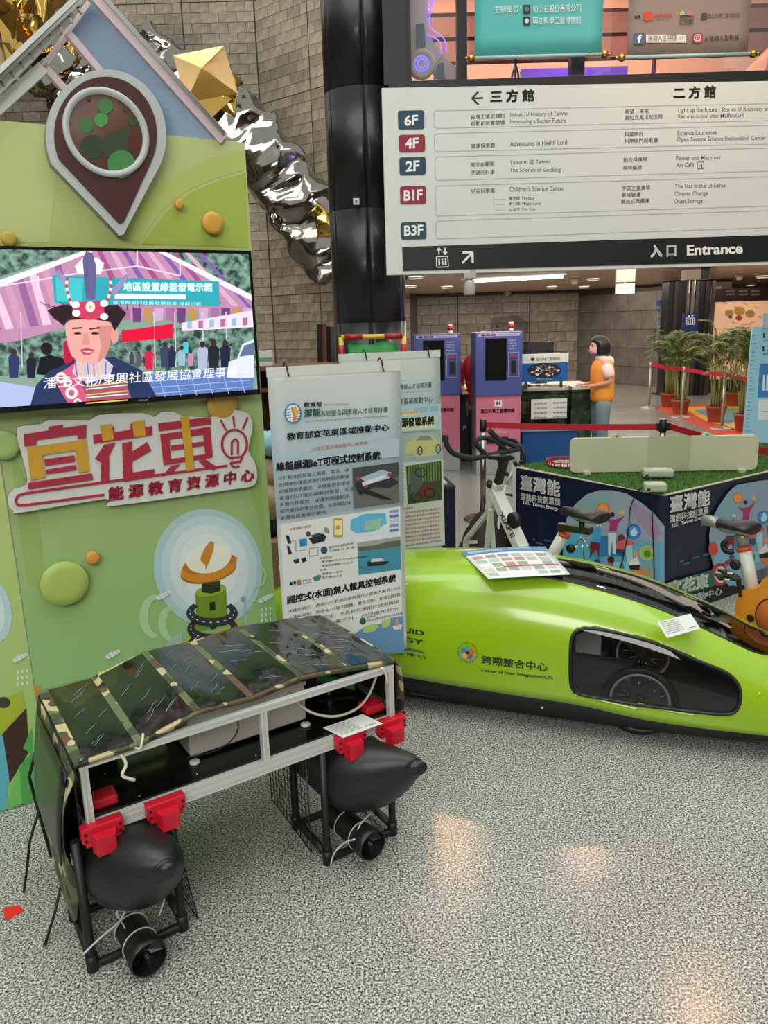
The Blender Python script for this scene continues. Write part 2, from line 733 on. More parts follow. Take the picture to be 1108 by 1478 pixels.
# mezzanine slab and ceiling of the low hall behind the sign
SOFF = mat('ceiling_panel', '#c5a08c', .25, bump=.02, vary=.02)
SEAM = mat('ceiling_seam', '#5f4d43', .7)
ZS = ony(800, 112, 7.85).z
b = MB().box((.5, 8.15, ZC + .02), (15.6, 22.3, 3.5), SEAM)
ceil = struct(b.build('ceiling'))
pm = None
for i in range(12):
    for j in range(11):
        if pm is None:
            po = MB().box((0.006, 0.006, 0), (1.194, 1.194, .03), SOFF).build('panel', ceil)
            pm = po.data
        else:
            po = bpy.data.objects.new('panel', pm)
            COL.objects.link(po)
            po.parent = ceil
        po.location = (.52 + i * 1.2, 8.2 + j * 1.2, ZC)
DG = mat('dark_grey_metal', '#262a2b', .4, .3, vary=.03)
b = MB().box((.22, 7.9, ZC - .02), (15.6, 8.15, ZS - .08), DG)
b.box((.16, 7.82, ZS - .1), (15.6, 8.15, ZS + .0), mat('black_beam', '#141615', .4))
b.box((.12, 7.92, ZS), (.34, 8.15, 6.2), DG)
struct(b.build('trim_1'))
# low dark trim where the back wall meets the ceiling
struct(MB().box((.2, 21.86, ZC - .07), (5.5, 21.97, ZC), mat('bronze_trim', '#4a3a30', .4)).build('trim_2'))

# mezzanine glazing
GL = glass_mat('clear_glass', (.93, .96, .95), .5)
fr = struct(MB().box((.34, 7.95, ZS), (.38, 8.1, 6.2), BLACK).box((.81, 7.95, ZS), (.90, 8.1, 6.2), mat('black_frame', '#0f1111', .35)).build('window_1'))
for i, (a, c) in enumerate(((.38, .81), (.90, 2.65), (2.67, 4.7), (4.72, 7.0))):
    MB().box((a, 8.0, ZS), (c, 8.012, 6.1), GL).build('pane', fr)
MB().box((2.65, 7.97, ZS), (2.67, 8.03, 6.1), CHROME).build('mullion', fr)

# upper floor seen through the glass
UB = MB()
BRN = mat('brown_fascia', '#7c4f44', .5)
PEA = mat('peach_plaster', '#cfa893', .6)
UB.box((.3, 12.0, 3.5), (15, 12.2, 4.4), mat('mauve_wall', '#8f6a5f', .6))
for z0, z1, m in ((3.5, 4.75, BRN), (4.8, 5.15, PEA), (5.2, 5.45, BRN), (5.5, 5.75, BRN), (5.8, 6.3, PEA)):
    UB.box((.3, 11.8, z0), (15, 12.0, z1), m)
struct(UB.build('wall_mezzanine'))
struct(MB().box((.3, 8.2, 6.3), (15, 12, 6.45), PEA).build('ceiling_mezzanine'))
# pillars seen inside on the mezzanine
b = MB().box((2.12, 9.0, 3.5), (2.26, 9.15, 4.6), BLACK)
tag(b.build('post'), 'short black post behind the turquoise hanging banner, upstairs', 'post')
# escalator-like slope in the upper right
b = MB()
b.prism([(4.6, 10.6, 3.9), (6.9, 10.6, 5.95), (6.9, 10.6, 6.2), (6.4, 10.6, 6.2), (4.05, 10.6, 4.0), (4.05, 10.6, 3.9)], (0, .5, 0), mat('salmon_panel', '#e6a183', .4))
for k in range(9):
    x = 4.3 + k * .28
    b.bar((x, 10.58, 3.95 + k * .23), (x + .1, 10.58, 4.4 + k * .2), .02, .02, mat('wood_slat', '#a06b4c', .5))
tag(b.build('stair_side'), 'salmon pink sloping stair side upstairs, behind the taupe banner', 'stair')
tag(MB().box((1.7, 9.6, 3.5), (2.9, 10.0, 4.45), mat('purple_light_tint', '#8a63c9', .4, vary=.1)).build('purple_lit_counter'), 'purple lit counter upstairs behind the turquoise banner', 'counter')  # purple light of the upper floor is put into the block's colour
l = bpy.data.lights.new('purple_lamp', 'POINT')
l.energy = 45
l.color = (.55, .3, 1)
lo = bpy.data.objects.new('purple_lamp', l)
COL.objects.link(lo)
lo.location = (2.2, 9.2, 5.0)
area('entrance_fill', (2.4, 8.0, 2.38), 3.5, 60, (1, .93, .86), aim=(.05, .8, -.6), sy=.3)  # added fill aimed at the ticket machines and counter, no fitting here
area('low_hall_fill', (4.5, 14.5, ZC - .06), 7, 400, (1, .88, .78), sy=12)  # added fill spread under the low ceiling to lift the dark hall
area('mezzanine_fill', (4, 9.6, 6.2), 7, 190, (1, .85, .78), sy=2)  # added fill that brightens the upper floor behind the glass

# --- pillar
def pillar():
    PM = mat('pillar_enamel', '#1b1e20', .36, .2, vary=.03, coat=.12)
    cx, cy, r = -.088, 8.4, .381
    t = struct(MB().lathe([(r - .02, 0), (r - .02, 7.5)], (cx, cy, 0), mat('pillar_joint', '#3d4042', .4), 40).build('pillar'))
    zs = [0, .63, 1.723, 2.816, 3.909, 5.0, 6.1, 7.4]
    ph = math.radians(-87)
    for z0, z1 in zip(zs[:-1], zs[1:]):
        for k in range(6):
            a0, a1 = ph + k * PI / 3 + .006, ph + (k + 1) * PI / 3 - .006
            rings = []
            for z in (z0 + .002, z1 - .002):
                rings.append([V((cx + rr * math.cos(a), cy + rr * math.sin(a), z)) for rr, seq in ((r, range(11)), (r - .018, range(10, -1, -1))) for a in [a0 + (a1 - a0) * i / 10 for i in seq]])
            MB().loft(rings, PM, False).build('panel', t)
    return t


pil = pillar()
for p in pil.children:
    for f in p.data.polygons:
        f.use_smooth = abs(f.normal.z) < .5
s = Plane((-.088, 8.4 - .381, 0), (1, 0, 0))
t = thing('wall_switch', 'small white square plate with a grey button on the black pillar', 'switch')
c = s.px(514, 291)
MB().box((c.x - .03, c.y - .012, c.z - .03), (c.x + .03, c.y + .01, c.z + .03), WHITE).build('plate', t, bevel=.004)
MB().box((c.x - .013, c.y - .018, c.z - .013), (c.x + .013, c.y - .011, c.z + .013), mat('grey_button', '#8b8f8d', .5)).build('button', t)

# --- directory sign
SPL = Plane(ony(558, 397, 7.4), (1, .04, 0), (0, 0, 1))
SPL = Plane(SPL.o, SPL.px(1108, 381.8) - SPL.o, SPL.px(551, 127) - SPL.o)
t = thing('directory_sign', 'large white hanging directory sign listing floors 6F to B3F above the entrance', 'sign', tuple(SPL.o))
SW = mat('sign_white', '#d5dad5', .45, vary=.01)
SB = mat('sign_black', '#151617', .45, vary=.02)
a1, b1 = SPL.ab(551, 127)
wW = 4.66
MB().prism([SPL.at(x, y, 0) for x, y in ((0, 0), (wW, 0), (wW, b1), (0, b1))], SPL.n * -.09, SW, mat('sign_edge', '#b9beb8', .4)).build('panel', t, True)
MB().prism([SPL.px(580, 356.4, .001), SPL.px(581.5, 391, .001), SPL.px(1125, 377, .001), SPL.px(1125, 338.6, .001)], SPL.n * .004, SB).build('black_band', t, True)
for (x0, y0, x1, y1, s_, c) in ((574.5, 161, 612, 187, '6F', '#1d4257'), (575.5, 196, 613, 220, '4F', '#8f1d33'), (576.5, 228, 614, 253, '2F', '#1d4257'), (577.5, 270, 614.5, 295, 'B1F', '#8f1d33'), (578.5, 322, 615, 346, 'B3F', '#1d4257')):
    A, B = SPL.ab(x0, y1), SPL.ab(x1, y0)
    pts = [SPL.at(x, y, .001) for x, y in rrect(A[0], A[1], B[0], B[1] + .01, .022)]
    mb = MB().prism(pts, SPL.n * .004, pr(c))
    w = {'B1F': 5, 'B3F': 4.5}.get(s_, 9)
    mb.ptext(SPL, x0 + w, y1 - 5, x1 - w, y1 - 6.5, 15.5, s_, pr('#eef0ea'), off=.006, bold=.03, res=4)
    mb.build('floor_badge', t, True, label=('dark blue' if c[1] == '1' else 'crimson') + ' badge reading ' + s_)
mb = MB()
LN = pr('#a9aeab')
for (x0, ya, yb, yc, yd) in ((626.5, 160, 185.3, 149.4, 174), (627, 193, 219, 181, 207.8), (628, 226.5, 260.5, 213.5, 246.8), (628.5, 268.5, 312, 255, 297.4), (629, 319, 345, 303.9, 328.6)):
    mb.pline(SPL, [(1108, yd), (x0 + 3, yb), (x0, yb - 3), (x0 - .4, ya + 3), (x0 + 2.5, ya), (1108, yc)], .9, LN, .0012)
K = pr('#1c1e20')
G = pr('#585c5d')
mb.ptext(SPL, 708, 148, 770, 146, 17, '三 方 館', K, bold=.03)
mb.ptext(SPL, 972, 143, 1032, 140.5, 17, '二 方 館', K, bold=.03)
mb.pline(SPL, [(697, 141.3), (681, 142)], 2.6, K)
mb.pline(SPL, [(690, 132.5), (681, 142), (690.5, 151)], 2.8, K)
for a in ((679.5, 172.5, 728, 170.5, 7, '台灣工業史蹟館'), (679.5, 182, 728, 180, 7, '啟動創新實驗場'), (679.5, 214.5, 714, 213, 7, '健康探索廳'), (679.5, 241.5, 712, 240, 7, '電信@臺灣'),
          (679.5, 253, 713.5, 251.5, 7, '烹調的科學'), (679.5, 279.5, 713.5, 278.5, 7, '兒童科學園'), (734.5, 289, 750, 288.5, 5, '夢想號'), (734.5, 296.5, 750, 296, 5, '奇幻國'), (734.5, 305, 750, 304, 4.5, 'fun城市'),
          (901.5, 165, 936, 163.5, 7, '希望．未來'), (901.5, 173.5, 956, 171.5, 7, '莫拉克風災紀念館'), (901, 197.5, 928, 196.5, 7, '科學桂冠'), (901, 207, 949, 205.5, 7, '科學開門探索廳'),
          (899.5, 234.5, 933.5, 233, 7, '動力與機械'), (899, 245.5, 926, 244.5, 6.5, '咖啡藝廊'), (897.5, 275.5, 938, 274, 7, '宇宙之星廣場'), (897, 285, 924, 284, 7, '氣候變遷'), (896.5, 294.5, 937, 293, 7, '開放式典藏庫')):
    mb.ptext(SPL, *a, K, bold=.012)
for a in ((736, 170.5, 819.5, 168, 8, 'Industrial History of Taiwan'), (736, 180.5, 816.5, 178.5, 8, 'Innovating a Better Future'), (736, 211.5, 818, 209.5, 8, 'Adventures in Health Land'), (735.5, 238.5, 793.5, 236.5, 7, 'Telecom @ Taiwan'),
          (735.5, 250, 809, 249.5, 8, 'The Science of Cooking'), (735, 276.5, 814, 275, 7, "Children's Science Center"), (753.5, 289, 771.5, 289.5, 5.5, 'Fantasy'), (753.5, 297, 780.5, 297, 5.5, 'Magic Land'), (753.5, 305, 772.5, 305, 5.5, 'Fun City'),
          (978.5, 164, 1113, 161.5, 8, 'Light up the future : Stories of Recovery and'), (978.5, 171, 1074, 169.5, 6, 'Reconstruction after MORAKOT'), (977.5, 195.5, 1034, 194, 6.5, 'Science Laureates'),
          (977, 206, 1105, 203.5, 8, 'Open Sesame Science Exploration Center'), (975.5, 231.5, 1039.5, 230, 6.5, 'Power and Machines'), (975.5, 241.5, 1001, 240.5, 6.5, 'Art Café'), (974, 272, 1046.5, 270.5, 6.5, 'The Star in the Universe'),
          (973, 284.5, 1021.5, 283.5, 8, 'Climate Change'), (972.5, 295.5, 1014, 294.5, 8, 'Open Storage')):
    mb.ptext(SPL, *a, G, bold=.004)
mb.pline(SPL, [(712, 283.5), (712.5, 303.5), (728, 303)], .6, LN)
mb.pline(SPL, [(712, 288), (728, 287.5)], .6, LN)
mb.pline(SPL, [(712, 295.5), (728, 295)], .6, LN)
mb.pline(SPL, [(1006, 234), (1015, 233.5), (1015.4, 243.5), (1006.3, 244)], .8, K, closed=True)
mb.pline(SPL, [(1008.6, 236.5), (1008.8, 241.5)], .9, K)
mb.pline(SPL, [(1012.3, 236.3), (1012.5, 242)], .9, K)
Wt = pr('#e9ece8')
mb.ptext(SPL, 939, 371, 975, 369.5, 17, '入 口', Wt, off=.007, bold=.03)
mb.ptext(SPL, 991, 369, 1071.5, 366, 15.5, 'Entrance', Wt, off=.007, bold=.03, res=4)
mb.pline(SPL, [(629.5, 370.5), (646, 370), (647, 385), (630, 385.8)], 1.2, Wt, .007, True)
for k in range(3):
    mb.pell(SPL, 633.5 + 4.6 * k, 374.6 - .2 * k, 1.3, 1.3, Wt, .0075, n=8)
    mb.pline(SPL, [(633.6 + 4.6 * k, 376.3 - .2 * k), (633.8 + 4.6 * k, 383 - .2 * k)], 2.4, Wt, .0075)
for x, sg in ((633, 1), (642, -1)):
    mb.pline(SPL, [(x, 357.5), (x + .3, 367.5)], 2, Wt, .007)
    y0 = 358 if sg == 1 else 367
    mb.pp(SPL, [(x - 3.5, y0 + 3.5 * sg), (x + .1, y0 - 1.2 * sg), (x + 3.7, y0 + 3.3 * sg)], Wt, .0075)
mb.pline(SPL, [(667, 379.5), (681, 365.3)], 3.2, Wt, .007)
mb.pline(SPL, [(667, 364.6), (681.5, 364), (682, 379.5)], 3.2, Wt, .0075)
mb.build('lettering', t, True)
for x in (1.1, 3.6):
    MB().tube([SPL.at(x, b1 - .02, -.045), SPL.at(x, b1 + .06, -.3) + V((0, .1, .0))], .012, CHROME).build('hanger', t, True)
# ================================================================ crumpled metal sculpture on the atrium wall
from mathutils import noise as NZ
GOLD = mat('gold_foil', '#c9a254', .14, 1, vary=.05)
SILV = mat('silver_foil', '#8f8c86', .07, 1, vary=.08)
MATG = mat('matt_gold', '#b0956a', .35, .6)


def ribbon(path, w, d, m, name, parent, seed=0, amp=.15, n=10, na=30):
    P = smooth_pts(path, n)
    rings = []
    for i, p in enumerate(P):
        t = (P[min(i + 1, len(P) - 1)] - P[max(i - 1, 0)]).normalized()
        s_ = t.cross(V((0, 1, 0))).normalized()
        ww = w * (1 + .06 * math.sin(i * .7 + seed))
        ring = []
        for k in range(na):
            a = 2 * PI * k / na
            q = s_ * (ww / 2 * math.copysign(abs(math.cos(a)) ** .5, math.cos(a))) + V((0, 1, 0)) * (d / 2 * math.copysign(abs(math.sin(a)) ** .6, math.sin(a)))
            c = p + q
            e = NZ.noise_vector(c * 2.2 + V((seed, 0, 0))) * amp + NZ.noise_vector(c * 5.1) * amp * .45
            ring.append(c + e)
        rings.append(ring)
    return MB().loft(rings, m, True, True).build(name, parent)


t = thing('foil_sculpture', 'long crumpled gold and silver metal ribbon sculpture mounted high on the stone wall', 'sculpture')
Y = 20.5
pp = lambda x, y, dy=0: ony(x, y, Y + dy)
ribbon([pp(305, 158), pp(345, 185), pp(380, 225), pp(420, 280), pp(452, 332), pp(490, 388)], 1.55, .8, SILV, 'silver_band', t, 3)
ribbon([pp(205, 62, .4), pp(232, 82, .4), pp(262, 108, .4), pp(285, 128, .4)], 1.0, .6, SILV, 'silver_band', t, 8)
ribbon([pp(-30, 78), pp(10, 72), pp(60, 88), pp(100, 118), pp(125, 150)], 1.5, .7, SILV, 'silver_band', t, 5, .3)
ribbon([pp(112, 130), pp(150, 132), pp(185, 100), pp(212, 68)], 1.2, .6, SILV, 'silver_band', t, 15)
ribbon([pp(262, 128, -.2), pp(300, 142, -.2), pp(335, 150, -.2)], 1.0, .5, GOLD, 'gold_band', t, 2, .3)
ribbon([pp(20, -20, -.3), pp(45, 8, -.3), pp(75, 22, -.3)], 1.3, .5, GOLD, 'gold_band', t, 4, .3)
ribbon([pp(30, 42, -.3), pp(48, 60, -.3), pp(60, 80, -.3)], .8, .5, GOLD, 'gold_band', t, 6, .25)
ribbon([pp(105, 55, .1), pp(85, 85, .1), pp(60, 125, .1)], .7, .5, GOLD, 'gold_band', t, 9, .25)
ribbon([pp(452, 300, -.3), pp(468, 325, -.3), pp(470, 345, -.3)], .5, .4, GOLD, 'gold_band', t, 12, .15)
# folded plates
for pts, m in ((((250, 80), (323, 66), (291, 98), (268, 148)), MATG), (((323, 66), (343, 135), (291, 98)), MATG), (((268, 148), (291, 98), (343, 135), (300, 175)), GOLD),
               (((-5, 20), (22, 0), (48, 90), (14, 110)), GOLD), (((-5, 60), (14, 62), (30, 115), (-5, 118)), MATG)):
    P = [pp(x, y, -.5 - .25 * (k % 2)) for k, (x, y) in enumerate(pts)]
    mb = MB()
    c = sum(P, V((0, 0, 0))) / len(P) + V((0, .35, 0))
    k = len(P)
    mb.add(P + [c], [tuple(range(k))] + [((i + 1) % k, i, k) for i in range(k)], m)
    mb.build('folded_plate', t)
for x, y in ((330, 170), (420, 280), (50, 60)):
    MB().tube([pp(x, y), V((pp(x, y).x, 24, pp(x, y).z))], .06, CHROME).build('wall_bracket', t)

# ================================================================ exhibition booth wall
BP = Plane((-1.443, 2.495, 0), (.873, .4877, 0))
bt = thing('booth_wall', 'lime green printed exhibition wall with pointed aluminium roof frame', 'booth', (-1.443, 2.495, 0))
TH = .035
gm = grad_mat('green_print', (0, 0, 1), 0, 2.4, [(0, '#86bd84'), (.3, '#92b873'), (.6, '#a3b678'), (.8, '#adb96c'), (1, '#b9c283')], .5)
gm2 = grad_mat('lime_print', (0, 0, 1), 0, 2.4, [(0, '#8fc57b'), (.3, '#aec675'), (.8, '#b0bf70'), (1, '#bfc787')], .5)
EDGE = mat('board_edge', '#c9cfbb', .5)
sr = BP.ab(399, 900)[0]
sL = .175
zt = 2.357
MB().prism([BP.at(sL, .004), BP.at(sr, .004), BP.at(sr, zt), BP.at(sL, zt)], BP.n * -TH, gm, EDGE).build('main_board', bt, True)
MB().prism([BP.at(-.62, .004, .004), BP.at(sL - .004, .004, .004), BP.at(sL - .004, zt, .004), BP.at(-.62, zt, .004)], BP.n * -TH, gm2, EDGE).build('side_board', bt, True)
# braces behind
for s_ in (.25, 1.05):
    mb = MB()
    mb.bar(BP.at(s_, .02, -TH - .02), BP.at(s_, 2.3, -TH - .02), .03, .03, ALU, up=BP.n)
    mb.bar(BP.at(s_, 1.3, -TH - .02), BP.at(s_, .02, -.55), .03, .03, ALU, up=BP.u)
    mb.bar(BP.at(s_, .02, -TH - .02), BP.at(s_, .02, -.55), .03, .03, ALU, up=BP.u)
    mb.build('rear_brace', bt, True)
mb = MB()
I = pr
mb.pp(BP, [(150, 337), (200, 352), (232, 305), (270, 275), (310, 258), (353, 245), (352, 218), (300, 228), (240, 262), (190, 305)], I('#aebc66'), .0008)
mb.pp(BP, [(205, 352), (240, 306), (280, 275), (320, 259), (354, 250), (358, 357), (300, 355)], I('#9fb34a'), .0012)
mb.pp(BP, [(0, 205), (30, 177), (90, 185), (70, 350), (0, 350)], I('#b9c37f'), .0006)
mb.pp(BP, [(12, 640), (52, 720), (60, 780), (66, 860), (40, 840), (30, 780), (16, 660)], I('#93ad61'), .0006)
mb.pp(BP, [(372, 620), (384, 800), (360, 700), (340, 640)], I('#93b15e'), .0006)
# pale blue circles behind the tower
cx, cy = 300, 820
mb.pell(BP, cx, cy, 78, 86, I('#a9c9cb'), .0012, rot=-.25, n=56)
mb.pell(BP, cx + 2, cy, 69, 76, I('#bcd5d6'), .0016, rot=-.25, n=56)
mb.pell(BP, cx + 2, cy, 57, 64, I('#cddedd'), .002, rot=-.25, n=56)
mb.pell(BP, cx + 1, cy - 2, 42, 48, I('#dbe5e1'), .0024, rot=-.25, n=48)
for k in range(18):
    a = 2 * PI * k / 18 + .1
    mb.pline(BP, [(cx + 45 * math.cos(a), cy + 50 * math.sin(a)), (cx + 55 * math.cos(a), cy + 61 * math.sin(a))], .6, I('#e4ece8'), .0026)
# wind swirls
for s0 in ((225, 890, 24, 32), (248, 900, 20, 26)):
    x, y, a, b2 = s0
    pts = [(x + a * math.cos(q), y + b2 * math.sin(q)) for q in [PI * .55 + PI * .95 * k / 16 for k in range(17)]]
    pts2 = [(x + 6 + a * .72 * math.cos(q), y + b2 * .86 * math.sin(q)) for q in [PI * 1.5 - PI * .95 * k / 16 for k in range(17)]]
    mb.pp(BP, pts + pts2, I('#a9cf96'), .0014)
mb.pline(BP, [(379, 818), (384, 830), (380, 843), (366, 849)], 3, I('#a9cf96'), .0028)
# tower: bowl, dome, island, body, road


def bowl(cy_, ry, c, o):
    mb.pell(BP, 301, cy_, 41, ry, I(c), o, rot=-.22, n=40)


bowl(824, 17, '#9c6a18', .0034)
bowl(820, 19, '#cf8a28', .004)
mb.pp(BP, [(262, 820), (268, 812), (334, 800), (342, 805), (340, 812), (300, 828), (272, 829)], I('#b87620'), .0042)
mb.pell(BP, 301, 806, 33, 21, I('#e7e9d8'), .0046, rot=-.22, n=40)
mb.pp(BP, [(304, 781), (309, 783), (308, 795), (304, 806), (299, 818), (297, 823), (296, 816), (289, 809), (291, 800), (297, 788)], I('#c9822c'), .005)
mb.pp(BP, [(291, 843), (318, 838), (318, 852), (291, 856)], I('#2f3a1a'), .003)
mb.pp(BP, [(282, 858), (326, 848), (329, 900), (284, 912)], I('#6f8f24'), .0032)
mb.pell(BP, 304, 852, 22.5, 8, I('#93b035'), .0036, rot=-.2)
mb.pp(BP, [(291, 846), (318, 842), (318, 853), (305, 857), (291, 855)], I('#26301a'), .004)
mb.pp(BP, [(302, 870), (310, 868), (311, 880), (303, 882)], I('#1d2116'), .004)
mb.pp(BP, [(303, 902), (312, 900), (312, 907), (304, 909)], I('#1d2116'), .004)
ROAD, DASH = I('#2f3230'), I('#d7dad2')
for (x, y, rx, ry) in ((306, 885, 37, 20), (307, 908, 37, 20)):
    pts = [(x + rx * math.cos(q), y + ry * math.sin(q) - (x * 0)) for q in [-.75 + (PI + 1.5) * k / 26 for k in range(27)]]
    pts2 = [(x + (rx - 11) * math.cos(q), y - 3 + (ry - 10) * math.sin(q)) for q in [PI + .75 - (PI + 1.5) * k / 26 for k in range(27)]]
    mb.pp(BP, pts + pts2, ROAD, .0044)
    for k in range(1, 12):
        q = -.45 + (PI + .9) * k / 12
        mb.pline(BP, [(x + (rx - 5) * math.cos(q), y - 1.5 + (ry - 5) * math.sin(q)), (x + (rx - 5) * math.cos(q + .13), y - 1.5 + (ry - 5) * math.sin(q + .13))], 1.3, DASH, .0047)
mb.pline(BP, [(286, 916), (268, 936)], 9, ROAD, .0043)
mb.pline(BP, [(283, 921), (270, 935)], 1.3, DASH, .0047)
mb.pp(BP, [(256, 945), (275, 915), (300, 918), (345, 898), (373, 912), (390, 940), (300, 990)], I('#a5b427'), .0026)
# wind turbine
mb.pline(BP, [(353, 868), (355, 915)], 3.2, I('#a3b5b8'), .003)
mb.pell(BP, 351, 865, 4, 4, I('#8fa3a6'), .0034)
for a in (-1.3, .2, 2.6):
    mb.pline(BP, [(352, 864), (352 + 22 * math.cos(a), 864 + 22 * math.sin(a))], 1.6, I('#c7d3d2'), .0034)
# clouds and drops
CL = I('#d8dfdc')
for (x, y) in ((163, 945), (384, 864), (29, 950), (236, 860)):
    for dx, dy, r in ((-7, 3, 4), (-2, 0, 5), (4, -3, 4), (8, -5, 3)):
        mb.pell(BP, x + dx, y + dy, r, r * .8, CL, .0052 + (.004 if x < 40 else 0), n=14)
for i in range(3):
    for j in range(3):
        mb.pell(BP, 378 + 6 * i, 880 + 8 * j - i, 1.2, 2.6, CL, .003, n=8)
        mb.pell(BP, 26 + 6.5 * i, 970 + 9 * j - i, 1.4, 2.8, CL, .0075, n=8)
# small city and trees
mb.pp(BP, [(236, 940), (243, 925), (250, 918), (262, 912), (264, 925), (255, 940)], I('#9fb4a4'), .0028)
# left board picture
O2 = .0055
mb.pell(BP, -12, 880, 28, 48, I('#b3d3d4'), O2, rot=-.2, n=36)
mb.pell(BP, -14, 880, 20, 38, I('#cfe0e0'), O2 + .0005, rot=-.2, n=36)
mb.pp(BP, [(0, 1060), (0, 1010), (32, 998), (36, 1020), (12, 1050)], I('#a4b52c'), O2)
mb.pell(BP, 5, 1014, 10, 8, I('#394032'), O2 + .0005)
mb.pp(BP, [(3, 1060), (38, 1022), (42, 1085), (14, 1130)], I('#3d2617'), O2 + .0004)
mb.pp(BP, [(0, 1060), (4, 1062), (13, 1120), (8, 1166), (0, 1170)], I('#58b1c5'), O2 + .0006)
mb.pp(BP, [(28, 1105), (48, 1085), (55, 1157), (8, 1166)], I('#4ba24f'), O2 + .0008)
mb.pp(BP, [(28, 1105), (32, 1160), (8, 1166)], I('#6fc05c'), O2 + .001)
mb.pp(BP, [(33, 1080), (46, 1050), (48, 1090)], I('#58a552'), O2 + .0006)
mb.pell(BP, 50, 998, 9, 9, I('#c98c3c'), .003)
mb.build('printed_picture', bt, True)
# domed discs standing off the wall
for x, y, rx, c in ((304, 323, 14, '#cd9b3b'), (256, 296, 6, '#c59a3a'), (92, 840, 30, '#a3b95e'), (132, 803, 9, '#cd9440'), (318, 585, 22, '#b68f3e'), (4, 641, 19, '#9cb56c'), (144, 971, 5, '#b0a43c'), (12, 346, 9, '#b9a03a')):
    q = BP.px(x, y)
    r = rx / FPX * (q - CAM).length * 1.0
    prof = [(r * .96, .012), (r, .015), (r, .026), (r * .97, .029), (r * .6, .031), (r * .05, .0315)]
    mb = MB().lathe(prof, q, mat('disc' + c, c, .45), 30, axis=BP.n)
    mb.lathe([(r * .3, 0), (r * .3, .013)], q, EDGE, 12, axis=BP.n)
    mb.build('round_disc', bt, True)

# roof frame
roof = MB()
PK = mat('pink_lit_aluminium', '#d9c6ca', .4, .25)


def bb(p, q, w, o, m=ALU, h=.03):
    roof.bar(BP.px(*p, o), BP.px(*q, o), w, h, m, up=BP.n)


bb((137, -6), (322, 202), .045, .0, PK)
bb((146, -6), (322, 194), .014, .01, CHROME)
bb((120, -6), (-60, 168), .02, .05, CHROME)
bb((112, -4), (-60, 160), .014, .06, ALU)
bb((104, 22), (-60, 190), .02, .02, ALU)
bb((62, 98), (-40, 190), .035, -.02, ALU)
bb((128, 6), (62, 98), .018, -.05, PK)
bb((97, 48), (146, 106), .022, .0, PK)
bb((62, 96), (92, 128), .022, -.05, PK)
for k in range(9):
    x0, y0 = 112 - 14 * k, 10 + 13.3 * k
    bb((x0, y0), (x0 + 6, y0 + 10), .008, .03, CHROME, .012)
roof.build('roof_truss', bt, True)
BL = mat('blue_corrugated_sheet', '#a9bbd0', .4, 0, vary=.03)
mb = MB()
A, B, C, D = [BP.ab(x, y) for x, y in ((133, 2), (101, 48), (214, 196), (315, 203))]
nr = 46
ra, rb = [], []
rows = []
for i in range(nr + 1):
    f = i / nr
    off = -.012 + .006 * (i % 2)
    p = [A[0] + (B[0] - A[0]) * f, A[1] + (B[1] - A[1]) * f]
    q = [D[0] + (C[0] - D[0]) * f, D[1] + (C[1] - D[1]) * f]
    rows.append((BP.at(*p, off), BP.at(*q, off)))
mb.add([p for r_ in rows for p in r_], [(2 * i, 2 * i + 1, 2 * i + 3, 2 * i + 2) for i in range(nr)], BL)
mb.build('corrugated_sheet', bt, True, solid=.003)

# --- map pin emblem
def pin_outline(cx, cy, rx, ry, tx, ty, n=40):
    pts = []
    for k in range(n + 1):
        a = PI * .86 + (PI * 1.28) * k / n
        pts.append((cx + rx * math.cos(a), cy + ry * math.sin(a)))
    # rounded tip
    return pts + [(tx + 10, ty - 12), (tx + 5, ty - 1), (tx - 2, ty + 1), (tx - 9, ty - 7)]


t = thing('pin_emblem', 'maroon and grey map pin emblem at the top of the green booth wall', 'emblem', tuple(BP.px(153, 220)))
GY = mat('light_grey_foam', '#b4bab9', .5)
o = .05
MB().prism([BP.px(x, y, o) for x, y in pin_outline(153, 196, 87, 96, 174, 339)], BP.n * -.045, GY, mat('foam_edge', '#8e9594', .6)).build('back_plate', t, True)
MB().prism([BP.px(x, y, o + .001) for x, y in pin_outline(152, 195, 74, 84, 173, 322)], BP.n * .004, mat('maroon_board', '#45201d', .5)).build('maroon_plate', t, True)
ring = MB()
A = BP.px(154, 192, o + .005)
rad = (BP.px(216, 195, o + .005) - BP.px(90, 190, o + .005)).length / 2 * .98
ring.lathe([(rad, 0), (rad, .008), (rad * .93, .012), (rad * .86, .006), (rad * .84, .001)], A, GY, 48, axis=BP.n, caps=False)
ring.build('rim', t, True)
face = MB()
face.lathe([(rad * .86, 0), (rad * .85, .002), (.0, .0021)], A, mat('brown_face', '#5c3a2a', .5), 48, axis=BP.n)
for x, y, r, c in ((152, 153, 11, '#3f7a3f'), (146, 173, 10, '#4b9147'), (124, 181, 11, '#3d6f38'), (133, 212, 17, '#2a3a20'), (166, 210, 19, '#2c3d22'), (179, 193, 9.5, '#2c3d22'), (192, 176, 6, '#2f4a28'), (182, 157, 4, '#43381f'), (128, 142, 4, '#43381f'), (175, 237, 20, '#3f8142')):
    face.pell(BP, x, y, r, r * 1.02, I(c), o + .0085 + r * .00003, n=24)
face.build('face', t, True)

